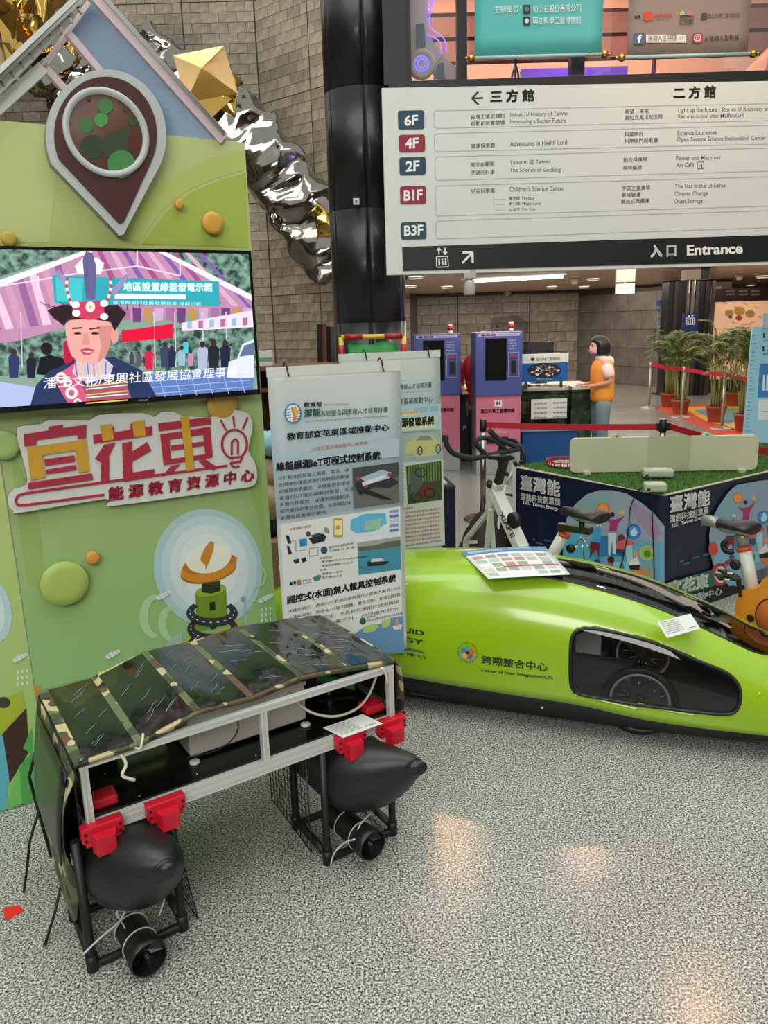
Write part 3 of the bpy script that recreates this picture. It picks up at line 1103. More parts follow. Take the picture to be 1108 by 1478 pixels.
# --- television
TVO = .075
t = thing('television', 'black flat television on the green wall showing an outdoor interview', 'television', tuple(BP.px(180, 480)))
a0, b0 = BP.ab(376, 569, TVO)
a1, b1 = BP.ab(363.5, 362, TVO)
L = a0 - .985
zb, zt_ = b0, b1
MB().prism([BP.at(x, y, TVO) for x, y in ((L, zb), (a0, zb), (a0, zt_), (L, zt_))], BP.n * -.045, mat('tv_bezel', '#0d0e10', .25)).build('housing', t, True, bevel=.003)
g = .011
mb = MB().prism([BP.at(x, y, TVO) for x, y in ((L + .25, zb + .1), (a0 - .25, zb + .1), (a0 - .25, zt_ - .1), (L + .25, zt_ - .1))], BP.n * -(TVO - .001), BLACK)
mb.build('wall_mount', t, True)
S0 = TVO + .0006
E = em
sc_ = MB()
sx0, sx1, sz0, sz1 = L + g, a0 - g, zb + g + .008, zt_ - g


def sp(pts, c, o):
    """picture polygon; u,v in 0..1 of the visible screen area in reference pixels"""
    P = []
    for x, y in pts:
        a, b = BP.ab(x, y, S0)
        P.append(BP.at(min(max(a, sx0), sx1), min(max(b, sz0), sz1), S0 + o))
    sc_.poly(P, E(c) if isinstance(c, str) else c, BP.n)


def sell(cx, cy, rx, ry, c, o, n=20):
    sp([(cx + rx * math.cos(2 * PI * k / n), cy + ry * math.sin(2 * PI * k / n)) for k in range(n)], c, o)


d = .0001
sp([(-60, 340), (380, 350), (380, 580), (-60, 610)], '#7f9c8e', 0)
FOL = bpy.data.materials.new('screen_foliage')
FOL.use_nodes = True
nt = FOL.node_tree
bs = nt.nodes['Principled BSDF']
tc = nt.nodes.new('ShaderNodeTexCoord')
vn = nt.nodes.new('ShaderNodeTexNoise')
vn.inputs['Scale'].default_value = 45
rp = nt.nodes.new('ShaderNodeValToRGB')
rp.color_ramp.elements[0].position = .35
rp.color_ramp.elements[0].color = (*lin('#254a44'), 1)
rp.color_ramp.elements[1].position = .65
rp.color_ramp.elements[1].color = (*lin('#9fcbb5'), 1)
nt.links.new(tc.outputs['Object'], vn.inputs['Vector'])
nt.links.new(vn.outputs['Fac'], rp.inputs[0])
nt.links.new(rp.outputs[0], bs.inputs['Emission Color'])
bs.inputs['Base Color'].default_value = (0, 0, 0, 1)
bs.inputs['Emission Strength'].default_value = .8
sp([(-60, 350), (120, 352), (60, 380), (-60, 420)], FOL, d)
sp([(230, 360), (362, 362), (366, 440), (340, 430), (290, 390)], FOL, d)
sp([(-60, 480), (100, 478), (380, 470), (380, 530), (-60, 545)], FOL, d)
# tent roof
sp([(-60, 440), (120, 358), (235, 360), (366, 435), (366, 452), (255, 452), (100, 470), (28, 492), (-60, 500)], '#b784a8', 2 * d)
for k in range(9):
    x = 140 + k * 18
    sp([(x, 361), (x + 7, 362), (x + 36 + k * 6, 420 + k * 3), (x + 26 + k * 6, 420 + k * 3)], ('#9b4f86', '#d3a2c4', '#7b5aa8')[k % 3], 3 * d)
for k in range(8):
    x = -50 + k * 18
    sp([(x, 430 - k * 8), (x + 9, 426 - k * 8), (x + 34, 478 - k * 2), (x + 22, 480 - k * 2)], ('#c68fb0', '#8f5f94', '#e0bcd6')[k % 3], 3 * d)
sp([(0, 404), (120, 356), (135, 356), (60, 392), (0, 414)], '#efe2f3', 4 * d)
sp([(228, 360), (240, 361), (366, 425), (366, 434), (300, 402)], '#f1e6f6', 4 * d)
for p, q in (((-10, 415), (110, 395)), ((110, 395), (198, 384)), ((198, 384), (260, 398)), ((198, 362), (198, 384)), ((260, 374), (260, 398)), ((55, 398), (56, 420))):
    sc_.pline(BP, [p, q], 2, E('#dcd0e4'), S0 + 5 * d)
sp([(75, 397), (316, 406), (317, 442), (79, 438)], '#2f9fb0', 6 * d)
sp([(80, 400), (120, 402), (118, 436), (82, 435)], '#46b9c5', 7 * d)
sc_.ptext(BP, 178, 420, 306, 421, 13, '地區設置綠能發電示範', E('#d9f4f3'), S0 + 8 * d, bold=.02)
sp([(165, 424), (268, 425), (268, 432), (165, 431)], '#d9f1f6', 7 * d)
sc_.ptext(BP, 163, 439, 290, 441, 5, '臺東縣東興社區發展協會 綠能示範', E('#cdeaf0'), S0 + 8 * d)
for k in range(12):
    x = 175 + k * 16
    sp([(x, 444), (x + 13, 445), (x + 12, 462 + (k % 3) * 3), (x + 1, 461 + (k % 2) * 4)], ('#a06a9a', '#6a3f77', '#b78a54', '#c9a0c8')[k % 4], 6 * d)
sp([(175, 478), (249, 467), (250, 488), (176, 494)], '#d8103a', 8 * d)
sp([(262, 466), (366, 448), (366, 472), (262, 478)], '#e3d3ea', 7 * d)
for k in range(6):
    sp([(270 + k * 16, 464 - k), (277 + k * 16, 463 - k), (277 + k * 16, 474 - k), (270 + k * 16, 475 - k)], ('#8fb5d2', '#b06a92')[k % 2], 8 * d)
for x in (30, 95, 222, 252, 292, 326):
    sc_.pline(BP, [(x, 450), (x + 2, 530)], 1.6, E('#c9bfd6'), S0 + 8 * d)
# crowd
for x, y, h, c in ((215, 533, 32, '#c8204a'), (238, 530, 36, '#3b3f5e'), (248, 530, 30, '#222a4a'), (262, 528, 28, '#8fb2c7'), (275, 528, 22, '#c47fb4'), (292, 534, 40, '#a9aecb'), (308, 534, 42, '#23232e'), (325, 530, 38, '#1d2240'), (268, 510, 20, '#54b8c4'), (200, 528, 20, '#5d4a6a'), (190, 526, 18, '#413e58'), (20, 545, 40, '#2b3560'), (45, 545, 35, '#1c1f33'), (100, 528, 45, '#b5193e')):
    sp([(x - h * .16, y), (x - h * .2, y - h * .72), (x - h * .08, y - h * .85), (x + h * .08, y - h * .85), (x + h * .2, y - h * .72), (x + h * .16, y)], c, 9 * d)
    sell(x, y - h * .92, h * .11, h * .12, '#3a2a33', 10 * d, 10)
sp([(52, 540), (58, 516), (72, 512), (92, 518), (100, 545)], '#16181f', 11 * d)
sell(67, 503, 8.5, 9, '#20151c', 12 * d)
# solar panels, van
sp([(-60, 545), (60, 560), (60, 600), (-60, 620)], '#a7b4e0', 11 * d)
sp([(195, 542), (366, 530), (366, 575), (190, 583)], '#5d79b8', 11 * d)
for k in range(7):
    sc_.pline(BP, [(205 + k * 23, 541 - k * 1.6), (215 + k * 23, 574 - k * 1.2)], .8, E('#a8bfe8'), S0 + 12 * d)
for k in range(3):
    sc_.pline(BP, [(195, 552 + k * 9), (360, 540 + k * 9)], .8, E('#a8bfe8'), S0 + 12 * d)
sp([(327, 545), (330, 522), (342, 518), (350, 496), (366, 490), (366, 545)], '#d9dcee', 12 * d)
sp([(345, 515), (352, 499), (366, 494), (366, 512)], '#5b6f93', 13 * d)
# the interviewed man
B_ = 14 * d
sp([(44, 588), (52, 556), (72, 535), (108, 520), (165, 515), (205, 535), (226, 575), (228, 588)], '#27335c', B_)
sp([(98, 588), (76, 545), (108, 524), (130, 588)], '#c9557c', B_ + d)
sp([(128, 588), (118, 556), (180, 548), (190, 580), (180, 588)], '#8d5a63', B_ + d)
for k in range(7):
    sc_.pline(BP, [(124, 558 + 4 * k), (184, 551 + 4.4 * k)], 1.6, E(('#e7c36a', '#d9e2ec', '#c03a5c')[k % 3]), S0 + B_ + 2 * d)
for x, y, r in ((103, 567, 9), (98, 552, 6), (88, 545, 8), (112, 581, 6)):
    sell(x, y, r, r, '#e7d7dc', B_ + 2 * d)
    sell(x, y, r * .5, r * .5, '#a86b79', B_ + 3 * d, 10)
sp([(104, 536), (110, 518), (150, 516), (163, 528), (158, 545), (130, 552), (112, 548)], '#c9b6c8', B_ + 3 * d)
for k in range(6):
    sc_.pline(BP, [(108 + k * 9, 522), (112 + k * 8, 546)], 1.6, E(('#c03a5c', '#e7c36a', '#5a6fb0')[k % 3]), S0 + B_ + 4 * d)
sp([(94, 470), (98, 500), (104, 515), (118, 524), (138, 525), (152, 515), (159, 498), (161, 470), (150, 458), (105, 458)], '#e3a09a', B_ + 5 * d)
sp([(140, 470), (161, 470), (159, 498), (152, 515), (140, 524), (146, 500)], '#c98580', B_ + 6 * d)
sell(165, 484, 6, 12, '#d8938e', B_ + 5 * d)
for x in (112, 137):
    sell(x, 481, 6, 2.1, '#3a2226', B_ + 7 * d, 12)
    sc_.pline(BP, [(x - 8, 474 + (1 if x > 120 else 0)), (x + 7, 473)], 2.2, E('#4a2c2c'), S0 + B_ + 7 * d)
sp([(121, 480), (126, 480), (130, 497), (118, 498)], '#d08a84', B_ + 7 * d)
sp([(115, 505), (125, 502), (137, 505), (130, 512), (120, 512)], '#b04f5c', B_ + 7 * d)
sp([(118, 507), (134, 507), (128, 509)], '#f0dcd8', B_ + 8 * d)
sp([(68, 448), (88, 440), (170, 440), (182, 452), (165, 478), (160, 465), (130, 460), (98, 462), (92, 470), (78, 460)], '#2a1c24', B_ + 9 * d)
for k in range(16):
    x = 70 + k * 8
    sc_.pline(BP, [(x + 10, 448), (x - 12 + k * 1.6, 436 + (k % 3) * 3)], 1, E('#4a3440'), S0 + B_ + 9 * d)
sp([(105, 436), (148, 434), (152, 458), (128, 462), (104, 456)], '#c43a5a', B_ + 10 * d)
sell(130, 443, 7, 8, '#f1e9ee', B_ + 12 * d, 10)
sell(130, 443, 3, 3.5, '#d9b34a', B_ + 13 * d, 8)
for x, y in ((110, 452), (150, 457), (109, 440), (150, 438)):
    sell(x, y, 6, 5, '#f3eef2', B_ + 11 * d, 10)
for sg in (-1, 1):
    pts = [(128 + sg * (24 + 8 * math.sin(q)), 440 - 40 * q / 2.2) for q in [2.2 * k / 8 for k in range(9)]]
    for k, (p, q) in enumerate(zip(pts[:-1], pts[1:])):
        sc_.pline(BP, [p, q], 4, E(('#f2ece8', '#c03a4a')[k % 2]), S0 + B_ + 10 * d)
sp([(124, 432), (119, 375), (124, 362), (133, 366), (139, 385), (137, 432)], '#5f5a86', B_ + 9 * d)
sp([(108, 384), (120, 372), (140, 372), (150, 380), (145, 396), (112, 396)], '#e6e2ea', B_ + 8 * d)
sp([(160, 420), (180, 396), (186, 396), (178, 412), (164, 428)], '#8d88b0', B_ + 9 * d)
sp([(98, 420), (78, 392), (86, 390), (100, 410)], '#8d88b0', B_ + 9 * d)
sc_.ptext(BP, 63, 561, 342, 543, 16.5, '潘王文彬/東興社區發展協會理事長', E('#f4f6fb'), S0 + B_ + 18 * d, bold=.012, res=3)
sc_.build('screen', t, True)
MB().ptext(BP, 200, 579.5, 214, 578.5, 2.6, 'HERAN', pr('#9aa0a3'), TVO + .001).build('maker_mark', t, True)

# --- booth title
t = thing('title_sign', 'white-edged red and gold title lettering with light bulb, mounted under the television', 'sign', tuple(BP.px(190, 660)))
o = .03
OUT = [(24, 622), (30, 615), (60, 612), (70, 606), (130, 606), (142, 599), (205, 596), (222, 602), (232, 595), (250, 594), (262, 600), (300, 602), (316, 600), (328, 596), (340, 592), (356, 596), (364, 608), (363, 626), (358, 650), (366, 664), (370, 676), (371, 688), (369, 697), (360, 703), (330, 707), (240, 720), (164, 730), (154, 728), (152, 720), (30, 740), (20, 738), (12, 728), (12, 715), (20, 706), (38, 700), (38, 682), (28, 645)]
OUT = [(p.x, p.y) for p in smooth_pts([(x, y, 0) for x, y in OUT], 2, True)]
MB().prism([BP.px(x, y, o) for x, y in OUT], BP.n * -.028, mat('foam_white', '#cdd0ca', .5), mat('foam_side', '#8f9a80', .6)).build('backing', t, True)
RED, GLD = pr('#a3233a'), pr('#c49428')
mb = MB()
oo = o + .001


def q4(pts, m, k=0):
    mb.prism([BP.px(x, y, oo + k * .001) for x, y in pts], BP.n * .005, m)


# first character
q4([(34, 627), (70, 621), (70, 616), (90, 613), (90, 618), (124, 613), (124, 632), (112, 633), (111, 627), (52, 635), (52, 642), (35, 644)], RED)
q4([(39, 646), (124, 634), (129, 680), (113, 682), (109, 650), (61, 657), (65, 689), (44, 693)], GLD, 1)
q4([(64, 663), (107, 657), (108, 666), (65, 672)], RED)
q4([(66, 678), (109, 671), (110, 678), (67, 684)], RED)
q4([(40, 697), (132, 683), (134, 692), (41, 706)], RED)
# second
q4([(134, 628), (146, 626), (146, 618), (164, 616), (164, 624), (188, 620), (188, 612), (207, 609), (207, 617), (219, 615), (219, 628), (135, 640)], RED)
q4([(144, 614), (161, 612), (164, 634), (148, 637)], GLD, 1)
q4([(190, 609), (207, 606), (210, 628), (193, 631)], GLD, 1)
q4([(150, 642), (166, 639), (157, 658), (157, 696), (145, 698), (146, 668), (137, 662)], RED)
q4([(176, 640), (190, 637), (190, 652), (212, 638), (218, 650), (190, 666), (191, 682), (222, 677), (223, 688), (178, 695)], RED)
# third
q4([(228, 611), (303, 602), (304, 612), (229, 622)], RED)
q4([(231, 627), (303, 616), (306, 654), (296, 656), (293, 627), (244, 634), (246, 662), (235, 664)], RED)
q4([(247, 643), (294, 637), (294, 643), (247, 650)], RED)
q4([(235, 664), (306, 654), (306, 660), (236, 671)], RED)
q4([(247, 672), (259, 670), (247, 683), (234, 687)], RED)
q4([(286, 665), (296, 663), (310, 672), (309, 679), (296, 675)], RED)
q4([(260, 602), (272, 601), (280, 678), (269, 680)], GLD, 1)
# underline hook and bulb
rd = lambda P, w: [mb.prism([BP.px(x0 + nx, y0 + ny, oo), BP.px(x1 + nx, y1 + ny, oo), BP.px(x1 - nx, y1 - ny, oo), BP.px(x0 - nx, y0 - ny, oo)], BP.n * .004, RED) for (x0, y0), (x1, y1) in zip(P[:-1], P[1:]) for L_ in [math.hypot(x1 - x0, y1 - y0) or 1] for nx, ny in [(-(y1 - y0) / L_ * w / 2, (x1 - x0) / L_ * w / 2)]]
rd([(150, 714), (36, 729), (25, 729), (22, 722), (26, 715), (36, 712), (150, 696), (328, 672)], 3.4)
rd([(338 + 18 * math.cos(a), 641 + 21 * math.sin(a)) for a in [.45 * PI + 2 * PI * .88 * k / 20 + .25 for k in range(21)]], 3)
rd([(334, 657), (334, 638), (339, 633), (343, 637), (343, 656)], 2.6)
rd([(330, 661), (349, 659), (347, 666), (332, 668), (336, 674), (345, 673)], 2.8)
for P in (((318, 606), (326, 621)), ((336, 600), (338, 616)), ((357, 602), (350, 619))):
    rd(list(P), 2.4)
mb.ptext(BP, 157, 723, 366, 694, 19, '能 源 教 育 資 源 中 心', RED, oo + .002, bold=.035, res=3)
mb.build('lettering', t, True)
# ================================================================ solar catamaran model on its stand
BO, BA = V((-.81, 1.78, 0)), math.radians(33)
CAMO = bpy.data.materials.new('camouflage_cloth')
CAMO.use_nodes = True
nt = CAMO.node_tree
bs = nt.nodes['Principled BSDF']
bs.inputs['Roughness'].default_value = .7
tc = nt.nodes.new('ShaderNodeTexCoord')
prev = None
for i, (sc0, th, c) in enumerate(((10, .5, '#5d6a44'), (8, .57, '#5a4632'), (12, .6, '#b5ab80'), (11, .66, '#23281f'))):
    n = nt.nodes.new('ShaderNodeTexNoise')
    n.inputs['Scale'].default_value = sc0
    n.inputs['Detail'].default_value = 1
    mp = nt.nodes.new('ShaderNodeMapping')
    mp.inputs['Location'].default_value = (i * 3.1, i * 1.7, i)
    nt.links.new(tc.outputs['Object'], mp.inputs['Vector'])
    nt.links.new(mp.outputs[0], n.inputs['Vector'])
    g = nt.nodes.new('ShaderNodeMath')
    g.operation = 'GREATER_THAN'
    g.inputs[1].default_value = th
    nt.links.new(n.outputs['Fac'], g.inputs[0])
    x = nt.nodes.new('ShaderNodeMix')
    x.data_type = 'RGBA'
    nt.links.new(g.outputs[0], x.inputs[0])
    if prev is None:
        x.inputs[6].default_value = (*lin('#3c4631'), 1)
    else:
        nt.links.new(prev.outputs[2], x.inputs[6])
    x.inputs[7].default_value = (*lin(c), 1)
    prev = x
nt.links.new(prev.outputs[2], bs.inputs['Base Color'])
SOL = mat('solar_film', '#0e1416', .07, bump=.12, bscale=9, coat=.5, vary=.1)
NYL = mat('black_nylon', '#101113', .6, bump=.1)
RUB = mat('black_rubber', '#17191a', .42, bump=.06, bscale=30)
PIPE = mat('black_pipe', '#141617', .5, bump=.05)
REDP = mat('red_printed_plastic', '#c3152c', .4, bump=.12, bscale=200)
bt = thing('solar_boat', 'twin-float model boat with camouflage-edged folding solar panels on an aluminium frame', 'boat', tuple(BO), BA)
LB, WB = .98, .475
ZB, ZT_ = .405, .625


def profile(p, q, w, h, parent, name='frame_rail'):
    """slotted aluminium extrusion along p-q"""
    p, q = V(p), V(q)
    d = (q - p).normalized()
    up = V((0, 0, 1)) if abs(d.z) < .9 else V((0, 1, 0))
    r = d.cross(up).normalized()
    t = r.cross(d).normalized()
    a, b, s_, e = w / 2, h / 2, .003, .004
    ns = max(1, round(h / .02))
    pts = []
    side = []
    for k in range(ns):
        c = -b + .02 * k + .01
        side += [(c - s_, 0), (c - s_, -e), (c + s_, -e), (c + s_, 0)]
    pts += [(-a, -b)] + [(-s_, -b), (-s_, -b + e), (s_, -b + e), (s_, -b)] + [(a, -b)]
    pts += [(a + dx, y) for y, dx in side] + [(a, b)]
    pts += [(s_, b), (s_, b - e), (-s_, b - e), (-s_, b), (-a, b)]
    pts += [(-a - dx, y) for y, dx in reversed(side)]
    mb = MB()
    rings = [[c + r * x + t * y for x, y in pts] for c in (p, q)]
    mb.loft(rings, ALU, False, caps=False)
    for c, nn in ((p, -d), (q, d)):
        mb.poly([c + r * x + t * y for x, y in pts], ALU, nn)
    return mb.build(name, parent)


for y in (0, WB):
    profile((0, y, ZB + .02), (LB, y, ZB + .02), .02, .04, bt)
    profile((0, y, ZT_ - .01), (LB, y, ZT_ - .01), .02, .02, bt)
    for x in (.012, .518, LB - .012):
        profile((x, y, ZB + .04), (x, y, ZT_ - .02), .02, .02, bt, 'frame_post')
for x in (.012, LB - .012):
    profile((x, .01, ZB + .01), (x, WB - .01, ZB + .01), .02, .02, bt)
    profile((x, .01, ZT_ - .01), (x, WB - .01, ZT_ - .01), .02, .02, bt)
mb = MB().box((.002, .012, ZB + .04), (LB - .002, WB - .012, ZB + .045), mat('gloss_black_board', '#0b0c0d', .12, vary=.02))
for x, y in ((.15, .03), (.32, .04), (.5, .03), (.66, .05), (.8, .03), (.9, .1), (.1, .2), (.86, .25)):
    mb.ball((x, y, ZB + .046), (.003, .003, .002), CHROME, 8, 4)
mb.build('deck_board', bt)
# electronics box
GBX = mat('grey_box', '#b9b4ab', .5)
mb = MB().box((.33, .12, ZB + .055), (.72, .38, ZB + .175), GBX)
bo = mb.build('electronics_box', bt, bevel=.006)
MB().box((.326, .116, ZB + .175), (.724, .384, ZB + .19), GBX).build('lid', bo, bevel=.004)
for x in (.335, .705):
    for y in (.10, .40):
        MB().lathe([(.016, 0), (.016, .006), (.010, .009)], (x, y, ZB + .046), WHITE, 14).lathe([(.004, .009), (.004, .012)], (x, y, ZB + .046), CHROME, 8).build('mounting_lug', bo)
MB().box((.05, .3, ZB + .046), (.16, .4, ZB + .13), GBX).build('small_box', bt, bevel=.005)
MB().box((.8, .3, ZB + .046), (.9, .42, ZB + .15), mat('dark_grey_box', '#3a3c3d', .5)).build('controller', bt, bevel=.005)
mb = MB()
mb.prism([(.70, .44, ZB + .12), (.95, .2, ZB + .055), (.955, .215, ZB + .055), (.955, .215, ZB + .075), (.72, .45, ZB + .14)], (.012, .012, 0), mat('green_strip', '#4aa557', .5))
mb.build('green_strip', bt)
# cover: six top panels, zig-zag hinges
hx = [-.012, .155, .325, .49, .66, .825, .99]
hz = [.634, .636, .668, .656, .668, .656, .640]
fy = [-.020, -.014, .0, .010, .020, .010, -.006]
by = [.475, .475, .50, .51, .51, .505, .49]
cl = MB()
n = 4
for i in range(6):
    rows = []
    for k in range(n + 1):
        f = k / n
        x = hx[i] + (hx[i + 1] - hx[i]) * f
        z = hz[i] + (hz[i + 1] - hz[i]) * f
        y0 = fy[i] + (fy[i + 1] - fy[i]) * f
        y1 = by[i] + (by[i + 1] - by[i]) * f
        rows.append([V((x, y0, z - .001 * (k % 2))), V((x, (y0 + y1) / 2, z + .001)), V((x, y1, z))])
    cl.loft(rows, CAMO, False, False, closed=False)
# front hem and back drop
rows = []
for i in range(7):
    for f in ((0, .5) if i < 6 else (0,)):
        j = min(i + 1, 6)
        x = hx[i] + (hx[j] - hx[i]) * f
        y0 = fy[i] + (fy[j] - fy[i]) * f
        z = hz[i] + (hz[j] - hz[i]) * f
        rows.append([V((x, y0, z)), V((x, y0 - .003, z - .006)), V((x, y0 + .001, z - .013 - .003 * (i % 2)))])
cl.loft(rows, CAMO, True, False, closed=False)
cov = cl.build('folding_cover', bt, solid=.004)
for i in range(6):
    w = .011
    x0, x1 = hx[i] + w + (.016 if i == 0 else 0), hx[i + 1] - w
    g = lambda x: (x - hx[i]) / (hx[i + 1] - hx[i])
    P = []
    nn = 6
    for a in range(nn + 1):
        x = x0 + (x1 - x0) * a / nn
        f = g(x)
        z = hz[i] + (hz[i + 1] - hz[i]) * f + .0035
        y0 = fy[i] + (fy[i + 1] - fy[i]) * f + .003
        y1 = by[i] + (by[i + 1] - by[i]) * f - .014
        P.append([V((x, y0 + (y1 - y0) * b_ / 8, z + .0005 * math.sin(a * 1.3 + b_ * 1.1 + i * 2))) for b_ in range(9)])
    po_ = MB().loft(P, SOL, False, False, closed=False).build('solar_panel', bt)
    cr2 = MB()
    rc = random.Random(i + 3)
    for _ in range(9):
        a, b_ = rc.uniform(.5, 4), rc.uniform(.5, 7)
        pts = []
        for q in range(6):
            a2, b2 = min(a + q * .38, 5.99), min(7.9, max(.1, b_ + (q * .16 if i < 3 else -q * .1) + rc.uniform(-.1, .1)))
            r0, c0 = int(a2), int(b2)
            p0 = P[r0][c0].lerp(P[r0][c0 + 1], b2 - c0).lerp(P[r0 + 1][c0].lerp(P[r0 + 1][c0 + 1], b2 - c0), a2 - r0)
            pts.append(p0 + V((0, 0, .0012)))
        cr2.tube(pts, [.0003, .0007, .0005, .0008, .0005, .0002], mat('film_crease', '#98a6a4', .25), 4)  # glints along the film creases, put into the pale ridge colour
    cr2.build('crease_glints', po_)['kind'] = 'stuff'
# hanging side flap on the left
fl_ = []
prof_top = [(-.06, .62), (.02, .63), (.15, .632), (.3, .632), (.42, .632), (.475, .625)]
prof_bot = [(.03, .30), (.07, .13), (.16, .02), (.26, .012), (.40, .03), (.46, .16)]
for k in range(13):
    f = k / 12
    row = []
    for j in range(len(prof_top)):
        y = prof_top[j][0] + (prof_bot[j][0] - prof_top[j][0]) * f
        z = prof_top[j][1] + (prof_bot[j][1] - prof_top[j][1]) * f
        x = -.014 - .024 * math.sin(min(1, f * 3) * PI / 2) - .035 * f * math.sin(PI * f) - .006 * math.sin(j * 1.9 + f * 4)
        row.append(V((x, y, z)))
    fl_.append(row)
MB().loft(fl_, CAMO, True, False, closed=False).build('side_flap', bt, solid=.004, sub=1)
P = []
for k in range(7):
    f = .04 + .5 * k / 6
    P.append([V((-.026 - .024 * math.sin(min(1, f * 3) * PI / 2) - .035 * f * math.sin(PI * f), -.01 + .08 * f + (.40 - .06 * f) * j / 6, .626 - f * .56)) for j in range(7)])
MB().loft(P, mat('side_film', '#14181a', .28, vary=.1), True, False, closed=False).build('solar_panel', bt, solid=.003)
MB().tube([(-.06, .4, .3), (-.10, .45, .16), (-.12, .44, .08), (-.14, .43, .006)], .004, NYL, 6).build('strap', bt)
MB().tube([(-.05, .25, .12), (-.08, .22, .06), (-.127, .162, .005)], .004, NYL, 6).build('strap', bt)
MB().tube([(-.02, .41, .55), (-.07, .5, .35), (-.06, .46, .22), (-.05, .42, .1)], .005, NYL, 6).build('strap', bt)
# right flap
rows = []
for k in range(6):
    f = k / 5
    rows.append([V((LB + .014 + .02 * f + .01 * math.sin(j * 2 + f * 3), -.03 + .5 * j / 6 + .02 * f, .632 - .2 * f - (.02 * (j % 2)) * f)) for j in range(7)])
MB().loft(rows, CAMO, True, False, closed=False).build('side_flap', bt, solid=.004, sub=1)
MB().box((LB + .012, .0, ZB + .06), (LB + .016, .46, .63), NYL).build('flap_lining', bt)
MB().box((-.016, .0, ZB + .04), (-.012, .46, .63), NYL).build('flap_lining', bt)


def bracket(x, y, parent, zc=None):
    mb = MB()
    z = ZB + .018 if zc is None else zc
    # wide clamp body with two bolted ears, a chamfered block in the middle, bolt holes
    mb.box((x - .054, y - .02, z - .018), (x + .054, y + .012, z + .024), REDP)
    P = [(x - .032, -.02), (x - .024, -.052), (x + .024, -.052), (x + .032, -.02)]
    mb.prism([(px_, y + py_, z - .046) for px_, py_ in P], (0, 0, .05), REDP)
    mb.box((x - .046, y - .02, z - .032), (x + .046, y + .012, z - .018), REDP)
    o = mb.build('clamp', parent, bevel=.003)
    hb = MB()
    for dx, dz in ((-.044, .008), (-.044, -.01), (.044, .008), (.044, -.01)):
        hb.lathe([(.004, 0), (.004, .0015)], (x + dx, y - .0202, z + dz), BLACK, 10, axis=(0, -1, 0))
    for dz in (-.005, -.03):
        hb.lathe([(.0032, 0), (.0032, .001)], (x + .004, y - .0502, z + dz), BLACK, 10, axis=(0, -1, 0))
    hb.build('bolts', o)['kind'] = 'stuff'


for x in (.035, .205, .80, .955):
    bracket(x, -.012, bt)
for x in (.035, .205, .80, .955):
    MB().box((x - .04, .42, ZB - .03), (x + .04, WB + .012, ZB + .05), REDP).build('clamp', bt, bevel=.004)
for x in (.06, .93):
    MB().box((x - .035, .03, ZB + .046), (x + .035, .09, ZB + .075), REDP).build('clamp', bt, bevel=.006)


def pontoon(xc, yaw, parent):
    mb = MB()
    # axis along y from bow (-) to stern (+): (y, radius, z centre)
    st = [(-.196, .006, .350), (-.194, .016, .350), (-.186, .024, .349), (-.176, .027, .347), (-.171, .036, .344), (-.160, .048, .337), (-.143, .065, .326), (-.118, .086, .310), (-.088, .103, .297), (-.045, .117, .286), (0, .124, .278), (.08, .126, .274), (.2, .126, .272), (.35, .122, .272), (.45, .108, .274), (.52, .075, .28), (.55, .03, .285), (.555, .006, .286)]
    P = smooth_pts([(y, r, z) for y, r, z in st], 3)
    rings = []
    for q in P:
        y, r, z = q
        f = max(0, -y) / .196
        cx = xc + yaw * f ** 1.3
        ring = []
        for k in range(32):
            a = 2 * PI * k / 32
            zz = math.sin(a)
            ring.append(V((cx + r * math.cos(a) * 1.0, y, z + r * zz * (1.0 if zz > 0 else 1.0 + .06 * (1 - f)))))
        rings.append(ring)
    mb.loft(rings, RUB, True, True)
    o = mb.build('float', parent)
    vb = MB()
    for y0, r0 in ((-.172, .0475), (-.178, .0435)):
        pass
    z0 = .278
    for y, r, z in ((-.09, .0975, .292), (.03, .1245, .276)):
        f = max(0, -y) / .196
        vb.tube([(xc + yaw * f ** 1.3 + (r + .001) * math.cos(a), y, z + (r + .001) * math.sin(a)) for a in [2 * PI * k / 30 for k in range(30)]], .0022, BLACK, 5, closed=True)
    vb.lathe([(.012, 0), (.012, .008), (.006, .012)], (xc, .03, .398), BLACK, 12)
    vb.build('seam_ring', o)
    return o


pontoon(.10, .055, bt)
pontoon(.834, .125, bt)


def uframe(x0, x1, parent):
    r = .0125
    for y in (0, .225):
        P = [(x0, y, ZB), (x0, y, .03), (x0 + .004, y, .016), (x0 + .018, y, r), (x1 - .018, y, r), (x1 - .004, y, .016), (x1, y, .03), (x1, y, ZB)]
        MB().tube(P, r, PIPE, 12).build('stand_pipe', parent)
    for x in (x0, x1):
        MB().tube([(x, .0125, .03), (x, .2125, .03)], r, PIPE, 12).build('stand_pipe', parent)
    for x in (x0, x1):
        for y in (0, .225):
            MB().lathe([(.0165, 0), (.0165, .05)], (x, y, 0), PIPE, 12).build('pipe_elbow', parent)


uframe(-.032, .222, bt)
uframe(.707, .962, bt)


